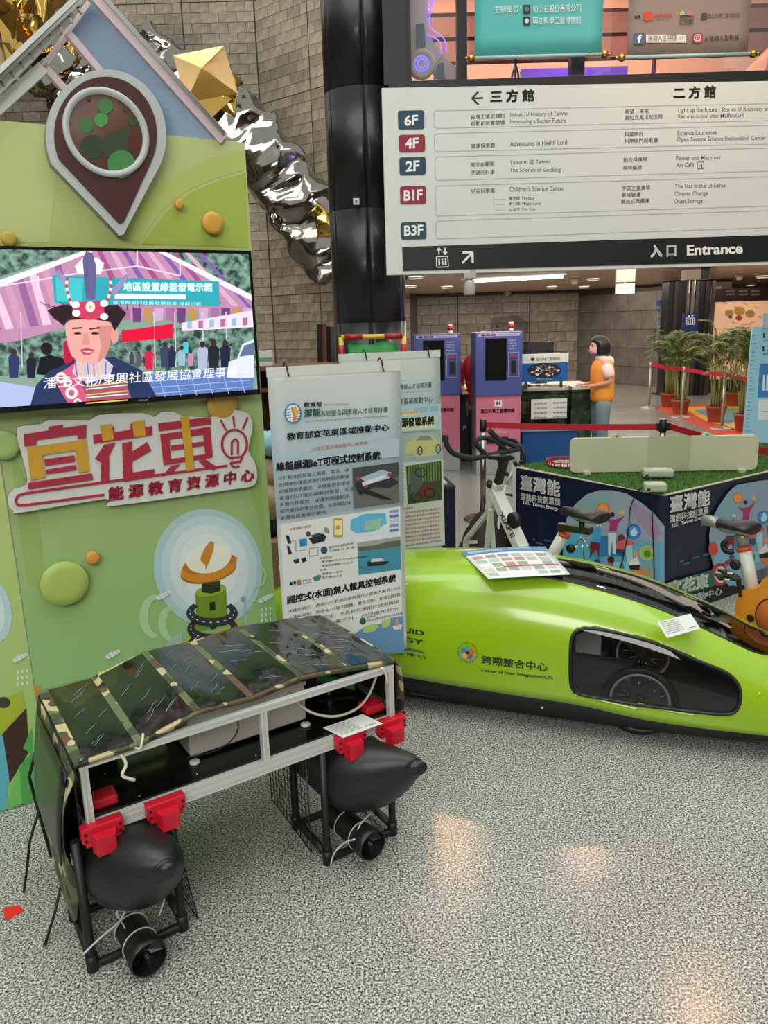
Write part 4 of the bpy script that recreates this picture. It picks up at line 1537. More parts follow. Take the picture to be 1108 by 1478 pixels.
def thruster(xc, zc, y0, y1, yaw, parent):
    d = V((yaw, y1 - y0, 0)).normalized()
    o = V((xc, y0, zc))
    L = (y1 - y0)
    mb = MB().lathe([(.046, 0), (.05, .001), (.0515, .02), (.048, .05), (.044, .06), (.042, L - .02), (.038, L)], o, BLACK, 28, axis=d, caps=False)
    mb.lathe([(.046, 0), (.046, .07), (.002, .075)], o, mat('thruster_inside', '#08090a', .5), 28, axis=d, caps=False)
    t = mb.build('thruster', parent)
    fan = MB().ball(o + d * .022, (.011, .014, .011), BLACK, 12, 8).ball(o + d * .009, .0028, mat('brass', '#c79a4b', .3, 1), 8, 5)
    a = d.orthogonal().normalized()
    b = d.cross(a)
    for k in range(4):
        q = 2 * PI * k / 4 + .4
        e = a * math.cos(q) + b * math.sin(q)
        f = d.cross(e)
        fan.poly([o + d * .022 + e * .008 + f * .004, o + d * .018 + e * .042 + f * .016 - d * .006, o + d * .03 + e * .042 - f * .014, o + d * .03 + e * .008 - f * .006], mat('fan_blade', '#1f2224', .3))
    fan.build('propeller', t)
    for s_ in (.07, .15):
        MB().tube([o + d * min(s_, L - .02) + (a * math.cos(q) + b * math.sin(q)) * .047 for q in [2 * PI * k / 24 for k in range(24)]], .0022, mat('cable_tie', '#b9bfb9', .5), 5, closed=True).build('cable_tie', t)
    return t


thruster(.090, .066, -.13, .03, -.01, bt)
thruster(.812, .088, -.115, .13, -.02, bt)
TIE = mat('cable_tie', '#b9bfb9', .5)
MB().tube(smooth_pts([(-.06, -.06, .11), (-.01, -.045, .125), (.05, -.03, .14), (.07, -.01, .16)], 3), .0028, TIE, 6).build('cable_tie', bt)
MB().tube(smooth_pts([(.05, .0, .19), (.045, -.02, .15), (.06, -.02, .10), (.05, -.05, .06)], 3), .0025, TIE, 6).build('cable_tie', bt)
MB().tube([(.19, -.0, .16), (.17, -.02, .13), (.15, -.04, .11)], .0025, TIE, 6).build('cable_tie', bt)
MB().tube(smooth_pts([(.76, -.09, .12), (.745, -.05, .09), (.715, -.03, .05), (.70, -.03, .005)], 3), .003, TIE, 6).build('cable_tie', bt)
MB().tube(smooth_pts([(.86, -.04, .15), (.80, -.06, .14), (.77, -.07, .1)], 3), .0028, TIE, 6).build('cable_tie', bt)
# wire guards


def grid(p0, u, v, a, b, n, m_, parent):
    u, v = V(u).normalized(), V(v).normalized()
    p0 = V(p0)
    mb = MB()
    for i in range(n + 1):
        q = p0 + u * a * i / n
        mb.tube([q, q + v * b], .0013, BLACK, 4)
    for j in range(m_ + 1):
        q = p0 + v * b * j / m_
        mb.tube([q, q + u * a], .0013, BLACK, 4)
    mb.tube([p0, p0 + u * a, p0 + u * a + v * b, p0 + v * b], .0022, BLACK, 5, closed=True)
    return mb.build('wire_guard', parent)


grid((.268, .0, .01), (-.02, .5, 0), (-.05, 0, .40), .22, .39, 8, 14, bt)
grid((.66, .02, .05), (.03, .5, 0), (0, 0, 1), .34, .345, 12, 12, bt)
# white leads
LEAD = mat('white_lead', '#cfc8b4', .45)
MB().tube(smooth_pts([(.10, -.004, .632), (.115, -.02, .59), (.10, -.03, .565), (.13, -.03, .54)], 4), .0045, LEAD, 8).build('lead', bt)
MB().tube(smooth_pts([(.14, -.014, .628), (.155, -.02, .62), (.165, -.016, .64), (.172, .0, .648)], 4), .0035, LEAD, 8).build('lead', bt)
MB().tube(smooth_pts([(.66, .12, .57), (.70, .06, .52), (.78, .04, .485), (.87, .05, .48), (.925, .06, .51), (.935, .03, .58), (.93, -.012, .63), (.945, -.018, .6), (.948, -.016, .57)], 5), .0042, LEAD, 8).build('lead', bt)
MB().tube(smooth_pts([(.30, .06, .5), (.40, .05, .50), (.47, .08, .53), (.5, .2, .59)], 5), .002, BLACK, 6).build('lead', bt)


def card(name, label, o, u, v, w, h, parent=None, seed=1):
    """white information card: printed lines; the code square is left out"""
    u, v = V(u).normalized(), V(v).normalized()
    o = V(o)
    nn = u.cross(v)
    t = thing(name, label, 'card', tuple(o))
    MB().prism([o, o + u * w, o + u * w + v * h, o + v * h], nn * -.0015, mat('card_white', '#dde2dd', .5)).build('board', t, True)
    mb = MB()
    rr = random.Random(seed)
    words = '本模組以太陽能板為電源進行感測與控制之展示教具可搭配程式設計課程使用並即時回傳數據至雲端平台'
    for k in range(7):
        y = h * (.86 - .115 * k)
        s_ = ''.join(rr.choice(words) for _ in range(16))
        mb.text(o + u * w * .06 + v * y + nn * .0006, u, v, w * (.5 if k else .42), h * .07, s_, pr('#6d7471'), .0, 1)
    mb.text(o + u * w * .66 + v * h * .15 + nn * .0006, u, v, w * .26, h * .09, '計畫網站', pr('#4b5250'), .01, 1)
    mb.build('print', t, True)
    return t


Mb = Matrix.Translation(BO) @ Matrix.Rotation(BA, 4, 'Z')
A = Mb @ V((.766, -.035, .448))
B = Mb @ V((.914, -.035, .448))
card('info_card', 'small white printed card lying on the front rail of the solar boat', A + V((0, 0, .001)), B - A, (Mb.to_3x3() @ V((-.035, .09, .012))), .148, .082)

# ================================================================ streamlined green vehicle
VA = math.atan2(-.34, .94)
VO = V((.07, 3.13, 0))
VT = [(-1.0, .02, .21, .17), (-.95, .10, .29, .17), (-.8, .19, .40, .17), (-.6, .25, .50, .17), (-.3, .30, .60, .172), (0, .33, .645, .172), (.25, .345, .663, .170), (.5, .35, .660, .165), (.75, .35, .632, .158), (1.0, .345, .575, .13), (1.25, .33, .480, .118), (1.5, .30, .365, .11), (1.75, .25, .27, .10), (1.95, .16, .19, .10), (2.05, .03, .13, .10)]


def vcr(x, k):
    ys = [t[k] for t in VT]
    xs = [t[0] for t in VT]
    i = 0
    while i < len(xs) - 2 and xs[i + 1] < x:
        i += 1
    u = (x - xs[i]) / (xs[i + 1] - xs[i])
    sl = lambda j: (ys[min(j + 1, len(ys) - 1)] - ys[max(j - 1, 0)]) / (xs[min(j + 1, len(ys) - 1)] - xs[max(j - 1, 0)])
    h = xs[i + 1] - xs[i]
    return ys[i] * (2 * u ** 3 - 3 * u * u + 1) + h * sl(i) * (u ** 3 - 2 * u * u + u) + ys[i + 1] * (3 * u * u - 2 * u ** 3) + h * sl(i + 1) * (u ** 3 - u * u)


def VS(x, th, e=0):  # point of the body surface
    hw, zt0, zb0 = vcr(x, 1), vcr(x, 2), vcr(x, 3)
    hw = max(hw + e, .004)
    c, s_ = math.cos(th), max(math.sin(th), 0)
    return V((x, .35 - hw * math.copysign(abs(c) ** .62, c), zb0 + (zt0 + e - zb0) * s_ ** .8))


SIDE = [(.71, .498), (.724, .597), (.764, .66), (.83, .69), (.93, .705), (1.044, .708), (1.2, .666), (1.302, .636), (1.344, .519), (1.352, .345), (1.34, .207), (1.3, .138), (1.16, .105), (.926, .072), (.762, .057), (.726, .081), (.714, .156), (.71, .333)]
CANO = [(.40, 1.50), (.44, 1.32), (.514, 1.275), (.618, 1.262), (.818, 1.233), (.984, 1.218), (1.172, 1.205), (1.304, 1.18), (1.408, 1.20), (1.47, 1.33), (1.50, 1.50)]
CANO = CANO + [(x, max(PI - t - (.26 if x < 1.45 else .08), 1.58)) for x, t in CANO[::-1]]


def inpoly(x, y, P):
    r = False
    for (x0, y0), (x1, y1) in zip(P, P[1:] + P[:1]):
        if (y0 > y) != (y1 > y) and x < (x1 - x0) * (y - y0) / (y1 - y0) + x0:
            r = not r
    return r


SIDEs = [(p.x, p.y) for p in smooth_pts([(x, y, 0) for x, y in SIDE], 3, True)]
CANOs = [(p.x, p.y) for p in smooth_pts([(x, y, 0) for x, y in CANO], 3, True)]
FARs = [(x, PI - t) for x, t in SIDEs]
LIME = mat('lime_paint', '#8fb616', .22, vary=.02, coat=.6)
TINT = glass_mat('smoked_window', (.66, .67, .66), .5, .03)
SKIRT = mat('black_skirt', '#0c0d0e', .5)
vt = thing('velomobile', 'lime green streamlined pedal vehicle with smoked windows and black skirt', 'vehicle', tuple(VO), VA)
NX, NT_ = 400, 100
xs = [-1.0 + 3.045 * i / NX for i in range(NX + 1)]
ths = [PI * j / NT_ for j in range(NT_ + 1)]
body, glass_s, glass_c = MB(), MB(), MB()
vid = [VS(x, t) for x in xs for t in ths]
fb, fs_, fc = [], [], []
for i in range(NX):
    xm = (xs[i] + xs[i + 1]) / 2
    for j in range(NT_):
        tm_ = (ths[j] + ths[j + 1]) / 2
        f = (i * (NT_ + 1) + j, (i + 1) * (NT_ + 1) + j, (i + 1) * (NT_ + 1) + j + 1, i * (NT_ + 1) + j + 1)
        if inpoly(xm, tm_, CANOs):
            fc.append(f)
        elif inpoly(xm, tm_, SIDEs) or inpoly(xm, tm_, FARs):
            fs_.append(f)
        else:
            fb.append(f)


def sub(vs, fs, m):
    mp, v2, f2 = {}, [], []
    for f in fs:
        q = []
        for k in f:
            if k not in mp:
                mp[k] = len(v2)
                v2.append(vs[k])
            q.append(mp[k])
        f2.append(tuple(q))
    return MB().add(v2, f2, m, True)


sub(vid, fb, LIME).build('body_shell', vt, solid=.004)
vin = [VS(x, t, -.010) for x in xs for t in ths]
sub(vin, fb, mat('inner_shade_liner', '#1a1b1c', .8)).build('inner_shade_liner', vt)  # added dark sheet behind the shell, puts the cabin's shade into colour
for nm, part in (('side_window', [f for f in fs_ if vid[f[0]].y < .35]), ('side_window', [f for f in fs_ if vid[f[0]].y >= .35]), ('canopy', fc)):
    sub(vid, part, TINT).build(nm, vt)
for P in (SIDEs, FARs):
    MB().tube([VS(x, t, .001) for x, t in P], .0075, BLACK, 6, closed=True).build('window_trim', vt)
MB().tube([VS(x, t, .001) for x, t in CANOs], .0048, BLACK, 6, closed=True).build('window_trim', vt)
for P in (SIDEs, FARs, CANOs):
    MB().tube([VS(x, t, -.012) for x, t in P], .010, mat('inner_shade_liner', '#1a1b1c', .8), 6, closed=True).build('inner_trim', vt)
# skirt
rings = []
for i in range(0, NX + 1, 6):
    x = xs[i]
    hw, zb0 = vcr(x, 1), vcr(x, 3)
    k = .72 if hw > .1 else .5
    rings.append([V((x, .35 - hw, zb0 + .002)), V((x, .35 - hw * .93, zb0 * .6 + .01)), V((x, .35 - hw * k, .035)), V((x, .35, .03)), V((x, .35 + hw * k, .035)), V((x, .35 + hw * .93, zb0 * .6 + .01)), V((x, .35 + hw, zb0 + .002))])
MB().loft(rings, SKIRT, True, True, closed=False).build('skirt', vt, solid=.003)
# seam of the tail section, rivets
mb = MB()
mb.tube([VS(.13 - .045 * math.sin(ths[j]) ** 2, ths[j], .0002) for j in range(NT_ + 1)], .0016, BLACK, 5)
mb.build('panel_seam', vt)
mb = MB()
for x, t in ((-.02, .62), (-.02, .95), (-.02, .22), (.02, 1.2), (1.42, .5), (1.5, .45)):
    mb.ball(VS(x, t), (.005, .003, .005), CHROME, 8, 4)
mb.ball(V((.60, .015, .115)), (.006, .003, .006), mat('amber_stud', '#e8b26a', .3), 8, 4)
mb.build('rivets', vt)['kind'] = 'stuff'
# interior
INB = mat('vehicle_interior', '#454647', .7)
MB().box((.10, .08, .14), (.72, .1, .42), INB).box((.62, .1, .1), (.68, .6, .5), INB).build('bulkhead', vt)
MB().box((.0, .08, .06), (1.55, .62, .075), INB).build('floor_pan', vt)
mb = MB()
mb.prism([(.55, .2, .10), (.95, .2, .12), (.95, .2, .16), (.68, .2, .17), (.50, .2, .50), (.44, .2, .50)], (0, .3, 0), mat('seat_fabric', '#2a2b2c', .8))
mb.build('seat', vt, bevel=.01)
MB().box((.66, .50, .08), (.80, .505, .33), mat('inner_grey', '#c9cccb', .5)).build('side_panel', vt)
MB().box((1.02, .25, .36), (1.3, .52, .372), mat('inner_tray', '#8e8f8c', .5)).box((1.1, .22, .33), (1.24, .3, .42), mat('maroon_part', '#5a1f25', .5)).build('dashboard', vt)


def wheel(c, r, parent, name='wheel', ax=(0, 1, 0), tw=.018, rim='#c9cccb', spokes=14):
    c = V(c)
    ax = V(ax).normalized()
    a = ax.orthogonal().normalized()
    b = ax.cross(a)
    circ = lambda rad, off=0, n=40: [c + ax * off + (a * math.cos(q) + b * math.sin(q)) * rad for q in [2 * PI * k / n for k in range(n)]]
    t = MB().tube(circ(r - tw), tw, RUB, 8, closed=True).build(name, parent)
    MB().tube(circ(r - 2.1 * tw), tw * .45, mat('rim' + rim, rim, .4, .1), 6, closed=True).build('rim', t)
    mb = MB()
    for k in range(spokes):
        q = 2 * PI * k / spokes
        e = a * math.cos(q) + b * math.sin(q)
        e2 = a * math.cos(q + .25) + b * math.sin(q + .25)
        mb.tube([c + ax * (.02 if k % 2 else -.02) + e2 * .02, c + e * (r - 2.1 * tw)], .0012, CHROME, 4)
    mb.build('spokes', t)
    MB().tube([c - ax * .03, c + ax * .03], .02, BLACK, 12).build('hub', t)
    return t


wheel((.985, .115, .155), .155, vt)
wheel((.985, .585, .155), .155, vt)
wheel((-.35, .35, .155), .155, vt)
# lettering wrapped on the body
mb = MB()


def wrap(x, z, e=.0034):
    zb0, zt0 = vcr(x, 3), vcr(x, 2)
    s_ = min(max((z - zb0) / (zt0 - zb0), 0), 1) ** (1 / .8)
    return VS(x, math.asin(min(1, s_)), e)


def vtext(x0, z0, x1, z1, h, body, m, bold=.01, res=3):
    vs, fs, a0, a1, b0, b1 = text_geo(body, 0, res)
    k = bold * 1.2
    for dx, dy in ((-k, -k), (k, -k), (k, k), (-k, k)):
        P = []
        for x, y in vs:
            f = (x + dx - a0) / (a1 - a0)
            P.append(wrap(x0 + (x1 - x0) * f, z0 + (z1 - z0) * f + h * (y + dy - b0) / (b1 - b0)))
        mb.add(P, fs, m)


Kk = pr('#20251a')
z_of = lambda x, t: VS(x, t).z
vtext(.344, z_of(.344, .17), .62, z_of(.62, .185), .036, '跨際整合中心', Kk, .012)
vtext(.344, z_of(.344, .105), .642, z_of(.642, .125), .017, 'Center of Inter-Integration(CII)', Kk, .016)
mb.build('lettering', vt)
mb = MB()
vtext(-.17, z_of(-.01, .375), .084, z_of(.084, .35), .020, 'BIOFLUID', Kk, .02)
vtext(-.17, z_of(-.01, .285), .080, z_of(.08, .265), .020, 'ENERGY', Kk, .02)
vtext(-.10, z_of(-.01, .155), .092, z_of(.09, .14), .017, '(張鎮 博士)', Kk, .01)
mb.add([wrap(-.1, z_of(0, .235)), wrap(.075, z_of(0, .215)), wrap(.092, z_of(0, .19)), wrap(-.1, z_of(0, .205))], [(0, 1, 2, 3)], pr('#5d6a52'))
mb.build('tail_lettering', vt)
mb = MB()
# circular flower mark
cx, cz = .282, z_of(.282, .245)
for k, c in enumerate(('#d44a3c', '#46a35a', '#3b76b8', '#e0a83a', '#7d4fa0')):
    a = 2 * PI * k / 5 + .3
    mb.poly([wrap(cx + .017 * math.cos(a) + .013 * math.cos(q), cz + .017 * math.sin(a) + .013 * math.sin(q), .0040) for q in [2 * PI * j / 12 for j in range(12)]], pr(c))
mb.poly([wrap(cx + .008 * math.cos(q), cz + .008 * math.sin(q), .0046) for q in [2 * PI * j / 12 for j in range(12)]], pr('#23262a'))
for k in range(20):
    a = 2 * PI * k / 20
    mb.poly([wrap(cx + .042 * math.cos(a) + .0045 * math.cos(q), cz + .042 * math.sin(a) + .0045 * math.sin(q), .0040) for q in [2 * PI * j / 6 for j in range(6)]], pr(('#c2452f', '#3f8f57', '#3a6fae', '#7d4fa0')[k // 5]))
mb.build('round_mark', vt)

# poster lying on the vehicle
Mv = Matrix.Translation(VO) @ Matrix.Rotation(VA, 4, 'Z')
pt = thing('poster_sheet', 'white leaflet with photos and a blue header lying on top of the green vehicle', 'poster', tuple(Mv @ V((.4, .3, .66))))
C4 = [(664, 796), (786, 789), (823, 829), (704, 835)]
zs4 = [.672, .676, .668, .655]
P4 = [onz(x, y, z) for (x, y), z in zip(C4, zs4)]


def quadpt(u, v, e=0):
    p = P4[0].lerp(P4[1], u).lerp(P4[3].lerp(P4[2], u), v)
    return p + V((0, 0, e + .012 * math.sin(PI * u) * math.sin(PI * min(1, v + .2))))


mb = MB()
N8 = 8
mb.add([quadpt(i / N8, j / N8) for i in range(N8 + 1) for j in range(N8 + 1)], [(i * (N8 + 1) + j, i * (N8 + 1) + j + 1, (i + 1) * (N8 + 1) + j + 1, (i + 1) * (N8 + 1) + j) for i in range(N8) for j in range(N8)], mat('paper', '#dde2e0', .4), True)
mb.build('sheet', pt, True, solid=.0006)
mb = MB()


def qrect(u0, v0, u1, v1, c, e=.0012):
    n_ = 4
    mb.add([quadpt(u0 + (u1 - u0) * i / n_, v0 + (v1 - v0) * j / n_, e) for i in range(n_ + 1) for j in range(n_ + 1)], [(i * 5 + j, i * 5 + j + 1, i * 5 + j + 6, i * 5 + j + 5) for i in range(4) for j in range(4)], pr(c), True)


qrect(.0, .0, 1, .2, '#4f7fa6')
qrect(.55, .03, .8, .1, '#7fa3bd', .0016)
RL = random.Random(3)
for r_ in range(5):
    for c_ in range(6):
        qrect(.05 + .15 * c_, .27 + .14 * r_, .17 + .15 * c_, .37 + .14 * r_, RL.choice(['#8d9c96', '#c9c2a6', '#8fa37d', '#b08a7c', '#b8bcc0', '#7a8fa3', '#d8dcd6', '#a9b3ac']))
qrect(.3, .66, .97, .69, '#b8453a', .0018)
vs, fs, a0, a1, b0, b1 = text_geo('教育部潔能系統整合與應用', 0, 2)
mb.add([quadpt(.06 + .4 * (x - a0) / (a1 - a0), .15 - .08 * (y - b0) / (b1 - b0), .002) for x, y in vs], fs, pr('#e9eef0'))
mb.build('print', pt, True)
e0, e1, e2, e3 = [(VT_) for VT_ in [(948, 903), (1010, 910), (1000, 892), (955, 926)]]
pA, pB, pC = onz(962, 928, .505), onz(1010, 914, .485), onz(948, 905, .545)
card('info_card', 'small white printed card resting on the green vehicle beside its canopy', pA + V((0, 0, .02)), pB - pA, pC - pA, (pB - pA).length, (pC - pA).length, seed=4)
# ================================================================ hanging paper banners
def banner(name, label, pl, c4, x0, y0, x1, y1, zb, hooks):
    """sheet on plane pl, top corners from pixels, bottom at height zb"""
    A = pl.ab(x0, y0)
    B = pl.ab(x1, y1)
    t = thing(name, label, 'banner', tuple(pl.at(A[0], 0, -.05)))
    top = max(A[1], B[1])
    GB = grad_mat(name + '_print_' + str(round(A[0], 2)), (0, 0, 1), zb, top, [(0, '#d8dcd6'), (.30, '#d3d8d3'), (.5, '#c5cccb'), (.53, '#94a8b0'), (.68, '#a3b7bf'), (.8, '#b2c6ca'), (.9, '#c5ccca'), (1, '#cdd2cf')], .4)
    rows = []
    for k in range(25):
        z = zb + (top - zb) * k / 24
        rows.append([pl.at(A[0] + (B[0] - A[0]) * j / 8, z, .0025 * math.sin(k * .55) * math.sin(j * .5 + 1)) for j in range(9)])
    sh = MB().loft(rows, GB, True, False, closed=False).build('sheet', t, True, solid=.0012)
    MB().prism([pl.at(A[0] - .002, top - .035, -.004), pl.at(B[0] + .002, top - .035, -.004), pl.at(B[0] + .002, top + .002, -.004), pl.at(A[0] - .002, top + .002, -.004)], pl.n * .006, mat('banner_bar', '#ced3d0', .4)).build('top_bar', t, True)
    # stand behind: foot, pole, cross bar
    mid = (A[0] + B[0]) / 2
    mb = MB()
    mb.tube([pl.at(A[0] + .08, .02, -.05), pl.at(A[0] + .08, top - .03, -.05)], .008, PIPE, 8)
    mb.tube([pl.at(A[0] + .04, top - .03, -.05), pl.at(B[0] - .04, top - .03, -.05)], .006, PIPE, 8)
    mb.bar(pl.at(A[0] + .0, .01, -.05), pl.at(B[0] - .0, .01, -.05), .03, .02, BLACK)
    mb.bar(pl.at(A[0] + .08, .01, -.25), pl.at(A[0] + .08, .01, .04), .03, .02, BLACK)
    mb.build('stand', t, True)
    for hx_, hy_ in hooks:
        a, b = pl.ab(hx_, hy_)
        z = top
        MB().tube(smooth_pts([pl.at(a, z - .02, -.05), pl.at(a - .004, z + .01, -.03), pl.at(a - .006, z + .016, -.008), pl.at(a - .004, z + .008, .008), pl.at(a, z - .02, .008), pl.at(a + .004, z - .035, .008)], 3), .0028, BLACK, 6).build('hook', t, True)
    return t


B1 = Plane((-.405, 2.90, 0), (.9397, .342, 0))
c4 = lambda X, Y: (380 + X / 3.52, 500 + Y / 3.52)
t = banner('paper_banner', 'front white-blue project banner with a long text, hanging by hooks behind the solar boat', B1, c4, 384.8, 531, 577.4, 525, .34, [(414, 530), (551, 525)])
OB = .0055
mb = MB()


def bt_(X0, Y0, X1, Y1, h, s_, m=None, bold=.0, res=1, pl=B1, c=None):
    c = c or c4
    mb.ptext(pl, *c(X0, Y0), *c(X1, Y1), h / 3.52, s_, m or K, OB + .001, bold, res)


def bq(pts, col, k=0, pl=B1, c=None):
    c = c or c4
    mb.pp(pl, [c(*p) for p in pts], pr(col), OB + k * .0004)


TEAL = pr('#1f6a63')
mb.pell(B1, *c4(150, 340), 12.5, 14.5, pr('#2f7fb0'), OB + .0004)
mb.pell(B1, *c4(150, 340), 10.5, 12.5, pr('#dfe8ea'), OB + .0008)
bq([(140, 310), (165, 305), (175, 335), (160, 385), (148, 385), (150, 350)], '#e0763a', 3)
bq([(150, 305), (180, 325), (168, 360), (158, 340)], '#d9b23c', 4)
for k in range(4):
    bq([(115, 320 + 14 * k), (140, 316 + 14 * k), (140, 321 + 14 * k), (117, 325 + 14 * k)], '#2f9a86', 3)
    bq([(165, 326 + 14 * k), (190, 322 + 14 * k), (190, 327 + 14 * k), (165, 331 + 14 * k)], '#2f7fb0', 3)
bt_(205, 308, 298, 304, 24, '教育部', K, .018, 2)
bt_(308, 302, 436, 297, 11, 'Ministry of Education', G, 0)
bt_(207, 360, 290, 352, 38, '潔能', TEAL, .02, 2)
bt_(292, 356, 632, 334, 30, '系統整合與應用人才培育計畫', K, .012, 2)
bt_(208, 388, 634, 360, 12, 'Talent Cultivation for Integration and Application of Clean Energy System', G, 0)
bt_(120, 476, 637, 427, 36, '教育部宜花東區域推動中心', K, .018, 2)
bq([(230, 540), (470, 500), (660, 460), (690, 470), (690, 560), (300, 600), (60, 620)], '#a9bcc2')
bt_(243, 531, 528, 499, 19, '110宜花東區域推動中心成果展', pr('#c0574a'), .008, 2)
bt_(66, 634, 592, 572, 42, '綠能感測IoT可程式控制系統', pr('#101214'), .03, 2)
body = ['可針對綠能發電之電壓、電流、以', '及環境物理資訊進行長時間的數據', '紀錄與圖表顯示。本模組提供學習', '者進行IoT程式編輯與學習，可進行', '多種元件監控，以達到問題解決、', '探究實作的學習目標。本次模型以', '太陽能板為展示範例。']
for k, s_ in enumerate(body):
    y = 682 + 33.5 * k
    n_ = len(s_) / 15
    bt_(74 + k * 2.2, y, 74 + k * 2.2 + 360 * n_, y - 47 * n_, 21, s_, pr('#34393b'), .012, 1)
# photo of the boat
bq([(452, 618), (686, 588), (692, 790), (460, 822)], '#5f625c', 1)
bq([(452, 618), (686, 588), (690, 650), (640, 680), (455, 700)], '#3f4440', 2)
bq([(460, 700), (560, 650), (640, 660), (690, 690), (640, 720), (560, 715), (490, 760)], '#24282a', 3)
bq([(492, 668), (600, 626), (650, 640), (640, 670), (530, 700)], '#9fb3c0', 4)
bq([(500, 690), (620, 650), (622, 668), (505, 712)], '#cdd5da', 5)
bq([(470, 735), (540, 730), (660, 780), (600, 775), (520, 750)], '#141617', 4)
for x, y in ((480, 672), (640, 652), (520, 712)):
    mb.pell(B1, *c4(x, y), 2.6, 2.6, pr('#b8283a'), OB + .0024)
# white lower half: scheme
bq([(88, 905), (695, 812), (706, 1478), (110, 1478)], '#d9ddd9')
bt_(132, 938, 243, 919, 15, '木質競動力設計', pr('#b8283a'), .01, 2)
bq([(436, 868), (628, 840), (632, 948), (440, 965)], '#cfdfe2', 1)
bq([(445, 880), (520, 850), (620, 848), (626, 900), (560, 940), (470, 950), (440, 930)], '#5fb0d6', 2)
bq([(512, 888), (600, 872), (590, 930), (515, 935)], '#8fc0a0', 3)
bq([(636, 826), (688, 820), (692, 948), (640, 955)], '#cfd6de', 1)
for k in range(5):
    bq([(640, 834 + 24 * k), (686, 828 + 24 * k), (686, 842 + 24 * k), (640, 848 + 24 * k)], ('#7d97b8', '#5c7fb0', '#b8c3d0')[k % 3], 2)
pts = [c4(x, y) for x, y in rrect(356, 872, 404, 970, 8)]
mb.pp(B1, pts, pr('#b89a3c'), OB + .0006)
mb.pp(B1, [c4(x, y) for x, y in rrect(361, 884, 399, 958, 3)], pr('#e8dfa8'), OB + .001)
mb.pell(B1, *c4(380, 920), 3.4, 3.4, pr('#c99c2c'), OB + .0014)
for k in range(3):
    r_ = 7 + 5 * k
    P = [c4(305 + r_ * 1.6 * math.cos(a), 945 + r_ * 1.6 * math.sin(a)) for a in [-1.3 + 1.5 * j / 8 for j in range(9)]]
    mb.pline(B1, P, 1.2, pr('#2b3a44'), OB + .001)
bq([(230, 975), (300, 950), (320, 965), (310, 990), (250, 1005)], '#1d2124', 2)
bq([(240, 960), (280, 948), (300, 955), (250, 972)], '#39424a', 3)
bq([(183, 980), (220, 975), (222, 1012), (185, 1017)], '#2c7bb5', 2)
bq([(112, 958), (130, 962), (142, 1000), (125, 1003)], '#1a1d20', 2)
bq([(118, 1012), (132, 1016), (145, 1052), (128, 1058)], '#1a1d20', 2)
bq([(150, 1085), (180, 1078), (182, 1098), (160, 1106)], '#20283a', 2)
bq([(190, 1080), (215, 1070), (220, 1090), (200, 1100)], '#20283a', 2)
mb.pell(B1, *c4(228, 953), 3.4, 3.8, pr('#3a4d57'), OB + .001)
mb.pell(B1, *c4(308, 1035), 5, 5.5, pr('#24506b'), OB + .001)
for P in ([(140, 990), (165, 985), (165, 1040), (215, 1035)], [(232, 1028), (278, 1020), (278, 1060), (235, 1068), (232, 1028)]):
    mb.pline(B1, [c4(*p) for p in P], .7, pr('#5b6468'), OB + .001)
for k, (s_, w) in enumerate((('體制太空中心設置並提供技術', 125), ('平台環境配置、定位、通訊、儲能', 130))):
    bt_(333, 1028 + 19 * k, 333 + w, 1006 + 19 * k, 12, s_, K, .008)
for k, s_ in enumerate(('規格性能:', '• 雙浮體船身(85公分)與太陽能電池', '• 推進馬達雙動力30公斤', '特色:', '• 電壓約12伏特', '• 電力輸出30瓦')):
    w = 13 * len(s_)
    bt_(286, 1083 + 20 * k, 286 + w, 1083 + 20 * k - w * .12, 12, s_, K, .008)
bq([(476, 998), (696, 964), (698, 1132), (484, 1162)], '#3d8ea3', 1)
bq([(476, 998), (696, 964), (697, 1010), (478, 1048)], '#9aa29c', 2)
bq([(480, 1018), (560, 1012), (640, 990), (697, 985), (697, 1012), (480, 1045)], '#5a6353', 3)
bq([(526, 1095), (560, 1088), (640, 1092), (610, 1112), (530, 1118)], '#1d2428', 3)
bq([(550, 1080), (600, 1076), (615, 1090), (545, 1096)], '#c9d3d6', 4)
for k in range(9):
    bq([(485 + k * 22, 1125 - k * 3 + (k % 3) * 8), (515 + k * 20, 1119 - k * 3 + (k % 3) * 8), (500 + k * 21, 1128 - k * 3 + (k % 3) * 8)], '#2c7488', 3)
bt_(132, 1216, 166, 1208, 18, '臺海', K, .02)
bq([(170, 1188), (190, 1184), (192, 1212), (172, 1215)], '#b06a44', 1)
bt_(198, 1196, 244, 1188, 10, '臺東大學', G, .01)
bt_(198, 1210, 244, 1202, 9, '理工學院', G, .01)
bq([(248, 1175), (280, 1160), (296, 1165), (285, 1188), (262, 1194)], '#3f7d80', 1)
bt_(122, 1316, 672, 1200, 46, '圖控式(水面)無人載具控制系統', pr('#101214'), .03, 2)
for k, s_ in enumerate(('以圖控模式，透過5G行動通訊網路進行水面無人載具(USV)', '之運動控制，完成GNSS電子圍籬、會合控制、影像追蹤靠', '近與障礙影像監控，本系統可運用於偵測與搜', '救安全監控等作業之外，亦可應用於水')):
    w = 568 if k < 2 else 560
    bt_(127, 1358 + 34 * k, 127 + w, 1358 + 34 * k - w * .215, 20, s_, pr('#3a3e40'), .01, 1)
mb.pell(B1, *c4(505, 1395), 4.6, 5, pr('#2e5d5a'), OB + .0012)
bt_(524, 1382, 570, 1374, 9, '教育部', K, .01)
bt_(524, 1402, 706, 1362, 14, '潔能系統整合與應用人才培育計畫', K, .01)
bq([(440, 1478), (520, 1420), (600, 1408), (640, 1380), (708, 1370), (716, 1560), (600, 1560), (500, 1510)], '#5f8fb5', 2)
bq([(500, 1430), (560, 1408), (590, 1420), (560, 1450), (510, 1455)], '#a9c46a', 3)
